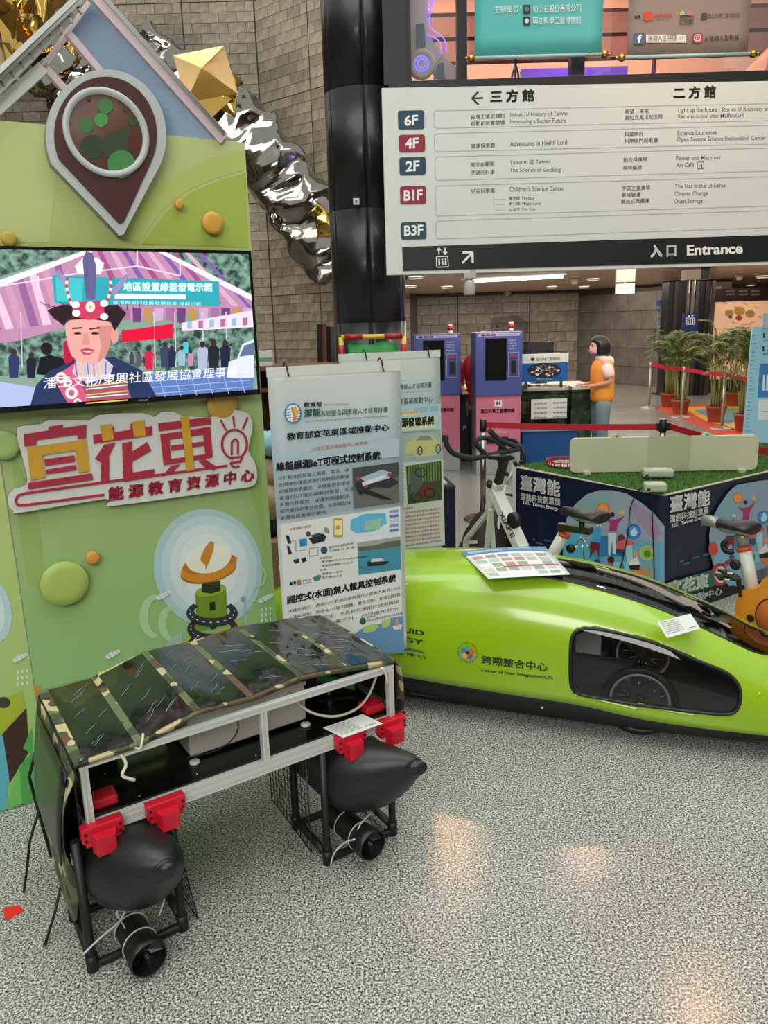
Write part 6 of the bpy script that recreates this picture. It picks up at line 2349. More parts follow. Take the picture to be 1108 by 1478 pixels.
MB().bar(P3(700, 890, .06), P3(735, 1080, .06), .012, .022, BLACK, up=K3.n).build('crank_arm', t, True)
for k, d_ in (('front_foot', .34), ('rear_foot', -.18)):
    q = V((P3(1000, 1200).x, P3(1000, 1200).y, .03)) + BF * d_ * .6
    MB().bar(q - K3.n * .2, q + K3.n * .2, .05, .05, BLACK).build(k, t, True, bevel=.005)
lo_ = V((P3(1000, 1200).x, P3(1000, 1200).y, .04))
MB().bar(lo_ + BF * .2, lo_ - BF * .12, .05, .04, WB_).bar(P3(1000, 1450), V((lo_.x, lo_.y, .05)), .05, .06, WB_).build('base_frame', t, True)
# white mirror/bar of a further bike at the far right
q = P3(1300, 430)
MB().tube(smooth_pts([P3(860, 1110, 0) * 1, P3(960, 1000), P3(1100, 900), P3(1250, 700), P3(1300, 430)], 3), .025, WB_, 12).build('handlebar_post', t, True)
MB().tube([q - K3.n * .22, q - K3.n * .05 + BF * .1, q + K3.n * .05 + BF * .1, q + K3.n * .22], .015, BLK, 8).build('handlebar', t, True)
# ================================================================ stanchions and belts
SATIN = mat('satin_steel', '#8d8b84', .25, .9)
BELT = mat('red_belt', '#b3142b', .55)


def stanchion(x, y, h, label, group=None, r=.026, light=False, head=True):
    t = thing('stanchion', label, 'stanchion', (x, y, 0), 0, group)
    m = mat('pale_steel', '#b0aa9c', .3, .6) if light else SATIN
    MB().lathe([(.17, 0), (.17, .012), (.15, .022), (.05, .034), (.03, .05)], (0, 0, 0), m, 28).build('base', t)
    MB().lathe([(r, .03), (r, h - .1)], (0, 0, 0), m, 16).build('pole', t)
    if head:
        MB().lathe([(r, h - .1), (r * 1.15, h - .095), (r * 1.15, h - .005), (r * .9, h)], (0, 0, 0), BLACK if not light else m, 16).build('belt_head', t)
        if not light:
            MB().lathe([(r * .9, h), (r * 1.1, h + .003), (r * .8, h + .008)], (0, 0, 0), SATIN, 16).build('cap', t)
    return t


def belt(P, name, label, h=.05, group=None):
    t = thing(name, label, 'belt', tuple(P[0]), 0, group)
    rows = []
    n = len(P)
    for i, p in enumerate(P):
        a, b = P[max(i - 1, 0)], P[min(i + 1, n - 1)]
        d = (b - a)
        s_ = V((d.y, -d.x, 0)).normalized() * .0012
        rows.append([p - s_ + V((0, 0, -h / 2)), p + s_ + V((0, 0, -h / 2)), p + s_ + V((0, 0, h / 2)), p - s_ + V((0, 0, h / 2))])
    MB().loft(rows, BELT, False).build('webbing', t, True)
    return t


S1 = onz(697, 606, .88)
S2 = onz(957, 606, .88)
S3 = onz(1185, 652, .88)
stanchion(S1.x, S1.y, .88, 'steel belt stanchion standing behind the white spin bike')
stanchion(S2.x, S2.y, .88, 'steel belt stanchion with black head behind the cream board')
stanchion(S3.x, S3.y, .88, 'steel belt stanchion beyond the right end of the display table')
for t_, (dx, dy) in ((S2, (1, 0)), (S2, (-1, 0))):
    pass
b = MB()
for dx in (-.036, .036):
    b.box((S2.x + dx - .014, S2.y - .02, .795), (S2.x + dx + .014, S2.y + .02, .855), BLACK)
for ch in bpy.data.objects:
    if ch.name.startswith('stanchion') and (ch.location - V((S2.x, S2.y, 0))).length < .01:
        b.build('belt_clip', ch, True)
        break
a, c = V((S1.x + .03, S1.y, .835)), V((S2.x - .052, S2.y, .825))
belt([a.lerp(c, k / 8) - V((0, 0, .01 * math.sin(PI * k / 8))) for k in range(9)], 'barrier_belt', 'long red barrier belt from the post behind the spin bike to the middle post')
a, c = V((S2.x + .052, S2.y, .825)), V((S3.x - .032, S3.y, .825))
belt([a.lerp(c, k / 8) - V((0, 0, .02 * math.sin(PI * k / 8))) for k in range(9)], 'barrier_belt', 'red barrier belt from the middle post to the right edge')
far = [(936, 589, 'leftmost of the three thin posts before the potted palms'), (983, 603, 'middle one of the three thin posts before the potted palms'), (1041, 619, 'rightmost of the three thin posts before the potted palms')]
fp = []
for x, y, l_ in far:
    q = onz(x, y)
    stanchion(q.x, q.y, .86, 'pale steel post, ' + l_, 'posts before the palms', .024, True)
    fp.append(V((q.x, q.y, .82)))
belt([fp[0], fp[0].lerp(fp[1], .5) - V((0, 0, .02)), fp[1]], 'barrier_belt', 'far red barrier belt between the left and middle thin posts', .07)
belt([fp[1], fp[1].lerp(fp[2], .5) - V((0, 0, .02)), fp[2]], 'barrier_belt', 'far red barrier belt between the middle and right thin posts', .065)
e_ = onz(1120, 650)
belt([fp[2], fp[2].lerp(V((e_.x, e_.y, .82)), .5) - V((0, 0, .02)), V((e_.x, e_.y, .82))], 'barrier_belt', 'far red barrier belt running behind the height chart', .06)
stanchion(e_.x, e_.y, .86, 'pale steel post hidden behind the blue height chart', 'posts before the palms', .024, True)

# ================================================================ ticket machines
KB, KP, KG = mat('kiosk_blue', '#4d5797', .4), mat('kiosk_pink', '#d5758f', .45), mat('kiosk_grey', '#a9aaa8', .5)
KE = mat('kiosk_side', '#75778a', .5)


def kiosk(px0, px1, ytop, Y, label):
    A, Bq = ony(px0, ytop, Y), ony(px1, ytop, Y)
    w = Bq.x - A.x
    h = A.z
    t = thing('ticket_machine', label, 'machine', (A.x, Y, 0), 0, 'ticket machines by the counter')
    z1 = h - .70 * h / 1.6
    z0 = .26
    MB().box((0, 0, 0), (w, .42, z0), KG).build('base', t, bevel=.006)
    MB().box((0, 0, z0), (w, .42, z1 - .52 * 0), KP).box((-.004, .01, z0), (0, .42, z1), KE).build('lower_cabinet', t, bevel=.006)
    MB().box((-.01, -.015, z1), (w + .01, .42, h), KB).build('upper_cabinet', t, bevel=.008)
    s_ = w / 66.0
    fx = lambda p: p * s_
    # screen, card reader, trims
    MB().box((fx(13), -.02, h - .52), (fx(44), -.013, h - .07), mat('kiosk_screen', '#0c0d10', .15)).build('screen', t)
    MB().box((fx(46.5), -.02, h - .49), (fx(62.5), -.014, h - .22), mat('kiosk_panel', '#8f93c9', .4)).box((fx(47.5), -.022, h - .48), (fx(61.5), -.019, h - .23), KB).build('reader_panel', t)
    MB().box((fx(51), -.04, h - .44), (fx(58), -.02, h - .31), BLACK).box((fx(50), -.03, h - .28), (fx(59), -.02, h - .255), mat('kiosk_red', '#b8283a', .4)).build('card_reader', t)
    pl = Plane((A.x, Y - .016, 0), (1, 0, 0))
    u, v = V((1, 0, 0)), V((0, 0, 1))
    mb = MB()
    mb.box((fx(3), -.0165, h - .045), (w - fx(3), -.0158, h - .015), pr('#b8a9c9'))
    mb.text(V((fx(6), -.018, h - .04)), u, v, fx(22), .02, '售票機', pr('#c2304f'), .02, 1)
    mb.text(V((fx(30), -.018, h - .037)), u, v, fx(30), .015, 'Ticket Vending Machine', pr('#4a3f7a'), .0, 1)
    for k, s2 in enumerate(('信用卡', 'Credit Card', '悠遊卡', 'EasyCard')):
        mb.text(V((fx(47), -.018, h - .10 - .03 * k)), u, v, fx(11), .014, s2, pr('#cfd2e8'), .01, 1)
    mb.box((fx(27), -.0022, z1 - .12), (fx(38), -.0012, z1 - .05), pr('#e6e4e8'))
    mb.text(V((fx(30), -.0028, z1 - .105)), u, v, fx(5.5), .045, 'H', pr('#1d1f24'), .03, 1)
    mb.text(V((fx(7), -.0022, z1 - .19)), u, v, fx(50), .045, '國立科學工藝博物館', pr('#8f4a6c'), .02, 1)
    mb.text(V((fx(24), -.0022, z1 - .42)), u, v, fx(20), .03, '取票口', pr('#e8c3d0'), .01, 1)
    mb.build('print', t)
    MB().box((fx(12), -.012, z1 - .53), (fx(48), .0, z1 - .46), mat('slot_dark', '#1d1c20', .5)).build('ticket_slot', t)
    bx = fx(54)
    b_ = MB().lathe([(.028, h), (.028, h + .03)], (bx, .15, 0), WHITE, 14).lathe([(.03, h + .03), (.03, h + .085)], (bx, .15, 0), mat('beacon_red', '#b8121c', .3), 14).lathe([(.031, h + .085), (.025, h + .1)], (bx, .15, 0), WHITE, 14)
    b_.build('beacon', t)
    return t


kiosk(597, 663, 483, 8.9, 'blue and pink ticket machine with red beacon, the left one, partly behind the banner')
kiosk(687, 752.5, 480, 8.6, 'blue and pink ticket machine with red beacon, the right one, beside the blue counter')

# ================================================================ reception counter and what stands there
CY = 9.5
x0, x1 = ony(600, 560, CY).x, ony(855, 557, CY).x
ct = thing('reception_counter', 'long counter with white top and dark leafy printed front behind the ticket machines', 'counter', (x0, CY, 0))
zc_ = .90
LEAFP = ramp_mat('leafy_print', 'noise', [(.35, '#16201a'), (.5, '#2f4128'), (.6, '#57664a'), (.72, '#8b8f80')], .4, 5, 4)
MB().box((x0, CY, 0), (x1, CY + .7, zc_ - .05), LEAFP).build('body', ct, True)
MB().box((x0 - .02, CY - .05, zc_ - .05), (x1 + .03, CY + .75, zc_), mat('counter_white', '#c9c6ba', .3)).build('top', ct, True, bevel=.008)
PC = Plane((x0, CY - .002, 0), (1, 0, 0))
mb = MB()
mb.ptext(PC, 668, 621, 690, 620, 6.5, 'F AN', pr('#c9cbc4'), .002, .02, 2)
mb.pp(PC, [(672, 575), (683, 574), (688, 600), (680, 608), (674, 600)], pr('#6f8079'), .001)
mb.pp(PC, [(661, 566), (691, 566), (691, 700), (661, 700)], pr('#1f2620'), .0005)
mb.build('print', ct, True)
# leaflet display case with sign box
SY = 8.9
cx0, cx1 = ony(752, 560, SY).x, ony(822, 560, SY).x
ds = thing('leaflet_case', 'clear acrylic display case with leaflets on a blue base at the counter', 'display case', (cx0, SY, 0))
zb = ony(790, 622, SY).z
xr = ony(832, 640, SY).x
MB().box((cx0 + .02, SY, 0), (xr, SY + .45, zb), mat('blue_base', '#104a86', .4)).build('base', ds, True, bevel=.004)
MB().box((cx0, SY - .02, zb), (xr + .01, SY + .47, zb + .02), mat('base_top', '#8a93a0', .3)).build('base_top', ds, True)
ACR = glass_mat('acrylic', (.82, .85, .84), .5)
zt2 = ony(790, 560, SY).z
for k in range(4):
    z = zb + .03 + k * (zt2 - zb - .03) / 3
    MB().box((cx0 + .01, SY + .0 + .05 * k, z), (xr - .05 - .02 * k, SY + .4, z + .008), ACR).build('shelf', ds, True)
MB().box((cx0 + .01, SY + .1, zb + .02), (cx0 + .018, SY + .4, zt2), ACR).build('side_pane', ds, True)
MB().box((xr - .06, SY + .1, zb + .02), (xr - .052, SY + .4, zt2), ACR).build('side_pane', ds, True)
SP = Plane((cx0, SY - .005, 0), (1, 0, 0))
q0_, q1_ = SP.px(766, 605), SP.px(818, 575)
wb = thing('leaflet_board', 'white printed notice sheets standing in the clear display case', 'notice', (q0_.x, SY, q0_.z))
MB().box((q0_.x, SY - .012, q0_.z), (q1_.x, SY - .002, q1_.z), mat('notice_white', '#d5d8d4', .5)).build('board', wb, True)
mb = MB()
for k in range(4):
    for j in range(2):
        mb.text(V((q0_.x + .03 + j * .22, SY - .014, q1_.z - .06 - .055 * k)), (1, 0, 0), (0, 0, 1), .15, .025, ('開放時間', '入館須知', '票價優惠', '導覽服務')[k], G, .005, 1)
mb.build('print', wb, True)
# blue and white sign box
a_, b_ = SP.px(752, 552), SP.px(820, 510)
sb = thing('sign_box', 'blue and white museum sign box with an oval picture above the display case', 'sign', (a_.x, SY, a_.z))
MB().box((a_.x, SY, a_.z), (b_.x, SY + .12, b_.z), mat('sign_blue', '#185a9c', .4)).build('box', sb, True, bevel=.004)
MB().box((a_.x - .003, SY - .006, SP.px(780, 524).z), (b_.x + .003, SY - .001, b_.z + .002), mat('sign_cream', '#cfd0c4', .45)).build('white_header', sb, True)
MB().box((a_.x + .05, SY + .03, zt2 + .0), (a_.x + .08, SY + .06, a_.z), CHROME).box((b_.x - .08, SY + .03, zt2), (b_.x - .05, SY + .06, a_.z), CHROME).build('support', sb, True)
mb = MB()
mb.pell(SP, 785.5, 534.5, 24, 11, pr('#10131a'), .0012)
RR = random.Random(11)
for k in range(42):
    a = RR.uniform(0, 2 * PI)
    r_ = RR.uniform(0, 1) ** .5
    mb.pell(SP, 785.5 + 21 * r_ * math.cos(a), 534.5 + 9 * r_ * math.sin(a), RR.uniform(1, 2.6), RR.uniform(.8, 1.8), pr(RR.choice(['#c9c3b4', '#8f4a5c', '#3f6f9a', '#d9d9d2', '#7a6a5a', '#a87a3c'])), .0016 + .00002 * k, n=8)
mb.ptext(SP, 774, 521, 808, 519.5, 4.5, '國立科學工藝博物館', G, .008, .01, 1)
mb.pline(SP, [(766, 518.5), (771, 518.5)], 4, pr('#1d1f24'), .008)
mb.ptext(SP, 775, 548, 797, 548, 2.6, 'National Museum', pr('#a9c3dd'), .0015, 0, 1)
mb.build('print', sb, True)
# monitor
q = ony(777, 503, 10.1)
mo = thing('monitor', 'black desk monitor seen from behind on the counter', 'monitor', (q.x, 10.1, .9))
MB().box((q.x - .19, 10.08, q.z - .1), (q.x + .19, 10.12, q.z + .09), BLACK).build('screen', mo, True, bevel=.006)
MB().box((q.x - .03, 10.1, .9), (q.x + .03, 10.12, q.z - .08), BLACK).box((q.x - .1, 10.0, .9), (q.x + .1, 10.18, .912), BLACK).build('stand', mo, True)
for (px_, nm, lb, cat, c, w, h) in ((793, 'card_stand', 'tiny orange-topped white cards on the counter top', 'card', '#d9cfc0', .12, .03), (762, 'stapler', 'small black stapler on the counter beside the sign box', 'stapler', '#1b1d22', .10, .04)):
    q = ony(px_, 556, CY + .05)
    o_ = thing(nm, lb, cat, (q.x, CY + .05, .9))
    MB().prism([(-w / 2, 0, 0), (w / 2, 0, 0), (w / 2, 0, h * .5), (-w / 2 + .01, 0, h)], (0, .06, 0), mat(nm, c, .5)).build('body', o_)
# clear shield
q = ony(732, 470, 9.45)
sh = thing('acrylic_shield', 'clear acrylic shield with a black knob standing above the right ticket machine', 'shield', (q.x, 9.45, .9))
MB().prism([(q.x - .2, 9.45, .92), (q.x + .25, 9.45, .92), (q.x + .25, 9.45, q.z + .03), (q.x + .12, 9.45, q.z + .12), (q.x - .2, 9.45, q.z + .09)], (0, .006, 0), glass_mat('grey_acrylic', (.75, .75, .77), .5)).build('sheet', sh, True)
MB().ball((q.x - .12, 9.44, q.z - .0), (.02, .012, .02), BLACK, 12, 6).build('knob', sh, True)
MB().box((q.x - .2, 9.40, .9), (q.x + .25, 9.5, .92), CHROME).build('foot', sh, True)

# ================================================================ potted palms on a coloured mat
mp_ = thing('floor_mat', 'orange, yellow and blue play mat on the floor under the potted palms', 'mat', tuple(onz(1000, 600)))
for k, (pts, c, nm) in enumerate((([(938, 587), (985, 583), (1080, 583), (1110, 640), (1060, 640), (1000, 612)], '#c8452c', 'orange_piece'),
                                  ([(985, 588), (1062, 585), (1090, 600), (1075, 622), (1020, 608), (1000, 598)], '#d9a92c', 'yellow_piece'),
                                  ([(1002, 592), (1060, 589), (1072, 604), (1050, 612), (1022, 603)], '#5f8fa8', 'blue_piece'),
                                  ([(1030, 591), (1066, 590), (1074, 597), (1040, 598)], '#5c9a72', 'green_piece'))):
    MB().prism([onz(x, y, .001 + .0015 * k) for x, y in pts], (0, 0, .003), mat('mat_' + nm, c, .6)).build(nm, mp_, True)
TERR = mat('terracotta', '#9c4a33', .6, bump=.05)
LEAF = [mat('palm_leaf', '#4f6b24', .5), mat('palm_leaf_dark', '#35501c', .5), mat('palm_leaf_pale', '#7f8c46', .5)]
fr_me = []
for v_ in range(3):
    mb = MB()
    L_ = 1.0
    P = [V((0, 0, 0)), V((.10, 0, .30)), V((.26, 0, .52)), V((.48, 0, .62)), V((.70, 0, .56))]
    P = smooth_pts(P, 4)
    mb.tube(P, [.007 * (1 - .8 * i / (len(P) - 1)) for i in range(len(P))], LEAF[2], 4)
    rr = random.Random(v_)
    for i in range(5, len(P)):
        f = i / (len(P) - 1)
        for s_ in (-1, 1):
            for jj in (0, .5):
                ln = .32 * math.sin(PI * min(1, .25 + .7 * f)) + .05
                p = P[i] if jj == 0 else P[i].lerp(P[i - 1], .5)
                d = (P[i] - P[i - 1]).normalized()
                tip = p + (d * .75 + V((0, s_ * .8, -.18 + rr.uniform(-.3, .0)))).normalized() * ln
                w = V((0, 0, 1)).cross(tip - p).normalized() * .012
                mid = p.lerp(tip, .45) + V((0, 0, .015))
                mb.add([p, mid - w, mid + w, tip], [(0, 1, 2), (1, 3, 2)], LEAF[(v_ + (rr.random() < .25)) % 3])
    fr_me.append(mb)


def palm(px_, py_, s_, label, seed, n=13):
    q = onz(px_, py_)
    t = thing('potted_palm', label, 'plant', (q.x, q.y, 0), 0, 'potted palms')
    rr = random.Random(seed)
    MB().lathe([(.11, 0), (.115, .01), (.15, .22), (.165, .225), (.165, .26), (.15, .26), (.145, .235)], (0, 0, 0), TERR, 24).build('pot', t)
    MB().lathe([(.148, .225), (.001, .232)], (0, 0, 0), mat('soil', '#2b2018', .9), 20).build('soil', t)
    for k in range(n):
        a = 2 * PI * k / n + rr.uniform(-.3, .3)
        r0 = rr.uniform(.02, .09)
        bx, by = r0 * math.cos(a), r0 * math.sin(a)
        h = rr.uniform(.35, .8) * s_
        MB().tube([(bx, by, .22), (bx * 1.5, by * 1.5, .22 + h)], [.009, .005], mat('cane', '#8a8f4f', .5), 5).build('cane', t)
        mb = fr_me[k % 3]
        key = 'fr%d' % (k % 3)
        if key not in MC:
            o = mb.build('frond', t)
            MC[key] = o.data
        else:
            o = bpy.data.objects.new('frond', MC[key])
            COL.objects.link(o)
            o.parent = t
        o.location = (bx * 1.5, by * 1.5, .22 + h * .98)
        o.rotation_euler = (0, rr.uniform(-.55, .1), a)
        o.scale = (s_ * .7, s_ * .7, s_ * rr.uniform(.6, .85))
    return t


palm(964, 587, .95, 'bushy palm in a terracotta pot, furthest left behind the thin posts', 1, 30)
palm(981, 598, .95, 'palm in a terracotta pot between the left and middle thin posts', 2, 28)
palm(1032, 609, 1.0, 'tall palm in a terracotta pot just left of the right thin post', 3, 28)
palm(1057, 586, .9, 'palm in a terracotta pot at the back of the coloured mat', 4, 22)
palm(1073, 622, .95, 'nearest palm in a terracotta pot, beside the blue height chart', 5, 26)

# ================================================================ far right: height chart, info wall, lift, posters
HY = 8.0
HP = Plane((ony(1086, 500, HY).x, HY, 0), (1, 0, 0))
a_ = HP.px(1086, 472)
hb = thing('height_chart', 'pale blue height chart standee with ruler ticks at the right edge', 'sign', (a_.x, HY, 0))
hx = a_.x
MB().box((hx, HY, .02), (hx + .9, HY + .03, a_.z), mat('chart_blue', '#8fc3d3', .45)).build('board', hb, True)
MB().box((hx + .15, HY + .03, 0), (hx + .7, HY + .35, .03), BLACK).build('foot', hb, True)
mb = MB()
for k in range(34):
    z = .08 + k * (a_.z - .12) / 34
    mb.box((hx + .005, HY - .001, z), (hx + (.07 if k % 5 == 0 else .045), HY, z + .004), pr('#3f6b8a'))
mb.build('tick_marks', hb, True)['kind'] = 'stuff'
mb = MB()
mb.ptext(HP, 1101, 488, 1125, 487, 7.5, '150', pr('#16324a'), .002, .02, 2)
mb.ptext(HP, 1100, 507, 1124, 506, 7.5, '130', pr('#16324a'), .002, .02, 2)
mb.ptext(HP, 1101, 493, 1120, 492, 2.5, '身高檢查', G, .002, 0, 1)
mb.ptext(HP, 1100, 513, 1120, 512, 3, '優惠票價', G, .002, 0, 1)
mb.pp(HP, [(1096, 525), (1130, 524), (1130, 573), (1093, 574)], pr('#3a78b0'), .001)
for k in range(3):
    mb.pp(HP, [(1101 + 5 * k, 541), (1103.5 + 5 * k, 541), (1102.5 + 5 * k, 564), (1100 + 5 * k, 564)], pr('#cfe0ea'), .002)
mb.pp(HP, [(1094, 577), (1130, 576), (1130, 606), (1093, 606)], pr('#cfd6cf'), .001)
mb.pline(HP, [(1100, 594), (1120, 594)], .8, G, .002)
mb.build('print', hb, True)
q = ony(1104, 463, HY)
MB().box((q.x - .03, HY - .01, q.z - .07), (q.x + .25, HY + .02, q.z + .07), mat('grey_notice', '#a9b3b3', .5)).build('top_card', hb, True)

IY = 17.2
IP = Plane((0, IY, 0), (1, 0, 0))
a_, b_ = IP.px(1026, 560), IP.px(1135, 433)
iw = thing('info_wall', 'glowing peach map panel with dark header behind the palms', 'sign', (a_.x, IY, 0))
MB().box((a_.x, IY, .3), (b_.x + 1.5, IY + .1, b_.z), mat('peach_lightbox', '#d9ab86', .5, emit=.55)).build('lit_panel', iw, True)
MB().box((a_.x - .1, IY - .01, b_.z), (b_.x + 1.5, IY + .1, IP.px(1060, 416).z), mat('brown_header', '#2c1a18', .4)).build('header', iw, True)
MB().box((a_.x - .1, IY + .02, 0), (b_.x + 1.5, IY + .1, .3), DG).build('plinth', iw, True)
mb = MB()
for x, y, r_, c in ((1052, 452, 6.5, '#c9a05a'), (1067, 449, 8, '#d3a74a'), (1082, 453, 7, '#cfa25a'), (1066, 459, 5, '#b9605a'), (1054, 458, 3, '#8f8f92')):
    mb.pell(IP, x, y, r_, r_ * .8, pr(c), .002)
for k in range(16):
    mb.pline(IP, [(1042 + (k * 17) % 56, 436 + (k * 7) % 34), (1048 + (k * 17) % 56, 436 + (k * 7) % 34)], .8, pr('#a87f5f'), .003)
mb.ptext(IP, 1070, 470, 1084, 469, 3, '常設展示廳', pr('#b0503c'), .002, 0, 1)
for r_ in range(2):
    for c_ in range(3):
        mb.ptext(IP, 1048 + 18 * c_, 421.5 + 5 * r_, 1060 + 18 * c_, 421 + 5 * r_, 2.5, ('廁所', '電梯', '服務台', '育嬰室', '樓梯', '餐飲')[r_ * 3 + c_], pr('#9c8f86'), .014, 0, 1)
mb.build('print', iw, True)
# lift surround
LY = 16.8
lp = Plane((0, LY, 0), (1, 0, 0))
la, lb_ = lp.px(957, 560), lp.px(1026, 420)
ls = MB().box((la.x, LY, 0), (lb_.x, LY + .4, ZC - .03), mat('lift_dark', '#1c1a1b', .35))
s_o = struct(ls.build('door_1'))
for x, c in ((968, '#4a4542'), (985, '#6f6860'), (992, '#8a837a'), (998, '#5a534d'), (1012, '#3f3936'), (1021, '#5e5149')):
    q = lp.px(x, 500)
    MB().box((q.x, LY - .04, 0), (q.x + .07, LY, ZC - .03), mat('lift_metal' + c, c, .3, .5)).build('jamb', s_o)
q = ony(996, 465, 14.4)
rs = thing('lift_sign', 'dark blue hanging lift sign with white figures before the dark lift front', 'sign', (q.x, 14.4, q.z))
RS = Plane((q.x, 14.4, 0), (1, 0, 0))
a_, b_ = RS.px(984, 479), RS.px(1008, 452)
MB().box((a_.x, 14.4, a_.z), (b_.x, 14.44, b_.z), mat('sign_navy', '#1d2a66', .4)).build('board', rs, True)
MB().tube([(q.x - .05, 14.42, b_.z), (q.x - .05, 14.42, ZC)], .008, CHROME, 6).build('rod', rs, True)
MB().tube([(q.x + .05, 14.42, b_.z), (q.x + .05, 14.42, ZC)], .008, CHROME, 6).build('rod', rs, True)
mb = MB()
mb.pline(RS, [(990, 459), (1002, 459), (1002, 468), (990, 468)], .9, Wt, .002, True)
for k in range(3):
    mb.pline(RS, [(992.5 + 3.4 * k, 461), (992.5 + 3.4 * k, 467)], 1.6, Wt, .002)
mb.pp(RS, [(992, 457.5), (994, 454.5), (996, 457.5)], Wt, .002)
mb.pp(RS, [(997, 454.5), (1001, 454.5), (999, 457.5)], Wt, .002)
mb.build('symbol', rs, True)
PP_ = Plane((0, 17.4, 0), (1, 0, 0))
a_, b_ = PP_.px(945, 515), PP_.px(961, 432)
ps = thing('tall_poster', 'narrow pale blue vertical poster beside the dark lift front', 'poster', (a_.x, 17.4, 0))
MB().box((a_.x, 17.35, a_.z), (b_.x, 17.38, b_.z), mat('poster_paleblue', '#8fa3ab', .5)).build('sheet', ps, True)
MB().box((a_.x + .1, 17.38, 0), (a_.x + .14, 17.42, b_.z), CHROME).box((a_.x, 17.25, 0), (b_.x, 17.5, .02), BLACK).build('stand', ps, True)
PP_ = Plane((0, 17.34, 0), (1, 0, 0))
mb = MB()
mb.pell(PP_, 953.5, 437.5, 7, 4.5, pr('#3f6fa8'), .004)
for k in range(11):
    mb.pell(PP_, 950 + (k * 5) % 9, 448 + 6 * k, 2.6, 2, pr(('#4f6a72', '#c3cdd0', '#6f8f9c')[k % 3]), .004, n=8)
mb.ptext(PP_, 955, 478, 959, 478, 14, '特\n展', pr('#2c3f4c'), .004, 0, 1)
mb.build('print', ps, True)

# ================================================================ ceiling fittings of the low hall
LAMP = mat('lamp_glow', (1, .95, .86), .5, emit=9, vary=0)
A, Bq = onz(676, 404, ZC - .085), onz(812, 397, ZC - .085)
fl = thing('tube_light', 'long lit fluorescent tube under the ceiling just below the directory sign', 'lamp', tuple(A))
MB().tube([A, Bq], .045, LAMP, 12).build('tube', fl, True)
d = (Bq - A).normalized()
MB().bar(A - d * .1 + V((0, 0, .03)), Bq + d * .05 + V((0, 0, .03)), .14, .05, WHITE).build('fixture', fl, True)
l = bpy.data.lights.new('tube_light_lamp', 'AREA')
l.energy = 60
l.shape = 'RECTANGLE'
l.size = 1.5
l.size_y = .1
l.color = (1, .95, .88)
lo = bpy.data.objects.new('tube_light_lamp', l)
COL.objects.link(lo)
lo.location = (A + Bq) / 2 - V((0, 0, .06))
dl = None
for k, (x, y) in enumerate(((600, 400), (592, 413), (645, 414), (855, 403), (843, 414), (796, 414), (950, 413), (1083, 411), (1100, 399))):
    q = onz(x, y, ZC - .005)
    if dl is None:
        dl = thing('downlight', 'x', 'lamp', (0, 0, 0), 0, 'downlights in the low ceiling')
        MB().lathe([(.14, 0), (.14, -.02), (.11, -.025)], (0, 0, 0), WHITE, 20, caps=False).build('rim', dl)
        MB().lathe([(.11, -.008), (.001, -.01)], (0, 0, 0), LAMP, 20).build('lens', dl)
        o = dl
    else:
        o = dup(dl)
    o['label'] = 'round recessed downlight glowing in the low ceiling, ' + ('nearest the pillar', 'second from the pillar', 'above the left ticket machine', 'right of the tube light', 'behind and right of the tube light', 'directly behind the tube light', 'right of the exit sign', 'bright one above the map panel', 'at the right edge')[k]
    o.location = q
# exit sign
ex = thing('exit_sign', 'pale green two-tier lit sign hanging from the low ceiling', 'sign', tuple(ony(904, 405, 9.2)))
XP = Plane((0, 9.2, 0), (1, 0, 0))
for (a, c, nm, col_) in (((890, 407), (917, 388), 'upper_panel', '#b9c4a8'), ((889.5, 424), (916, 409), 'lower_panel', '#cfe0c4')):
    p, q = XP.px(*a), XP.px(*c)
    MB().box((p.x, 9.2, p.z), (q.x, 9.26, min(q.z, ZC - .01)), mat('lit_' + nm, col_, .5, emit=.4)).build(nm, ex, True)
mb = MB()
mb.ptext(XP, 894, 419, 911, 418, 4, '出口 EXIT', pr('#2c8f5a'), .002, .0, 1)
mb.build('print', ex, True)
q = XP.px(903, 408)
MB().tube([(q.x, 9.23, q.z - .03), (q.x, 9.23, ZC)], .012, CHROME, 6).build('rod', ex, True)
# camera under the sign
cx_ = SPL.px(677, 392, -.05)
cx_ = SPL.px(677, 397, -.05)
sc2 = thing('security_camera', 'small white cylinder camera hanging under the directory sign', 'camera', tuple(cx_))
MB().box((cx_.x - .06, cx_.y - .05, cx_.z - .035), (cx_.x + .06, cx_.y + .06, cx_.z + .06), mat('camera_body', '#b4b3a4', .5)).build('bracket', sc2, True, bevel=.008)
MB().lathe([(.05, -.18), (.055, -.17), (.055, -.07), (.045, -.05), (.02, -.03)], cx_, mat('camera_body', '#b4b3a4', .5), 18).build('body', sc2, True)
MB().lathe([(.03, -.185), (.02, -.19)], cx_, BLACK, 12).build('lens', sc2, True)
for k, (x, y, lb) in enumerate(((829, 402, 'small beige cone detector on the ceiling right of the tube light'), (732, 422, 'tiny beige detector on the ceiling near the back wall'), (1067, 396, 'beige cone detector on the ceiling near the right edge'))):
    q = onz(x, y, ZC - .005)
    o = thing('smoke_detector', lb, 'detector', tuple(q))
    MB().lathe([(.10, 0), (.1, -.03), (.06, -.06), (.05, -.10), (.02, -.11)], (0, 0, 0), mat('detector_beige', '#cbb696', .5), 18).build('body', o)
q = onz(1010, 392, ZC - .1)
o = thing('ceiling_speaker', 'small dark boxed speaker under the low ceiling, upper right', 'speaker', tuple(q))
MB().box((-.25, -.1, -.12), (.12, .1, .1), mat('speaker_taupe', '#8a7a6c', .5)).build('case', o)
MB().box((-.02, -.105, -.11), (.11, -.099, .07), BLACK).build('grille', o)

# ================================================================ mezzanine banners and gate
BY = 7.75
HB = Plane((0, BY, 0), (1, 0, 0))


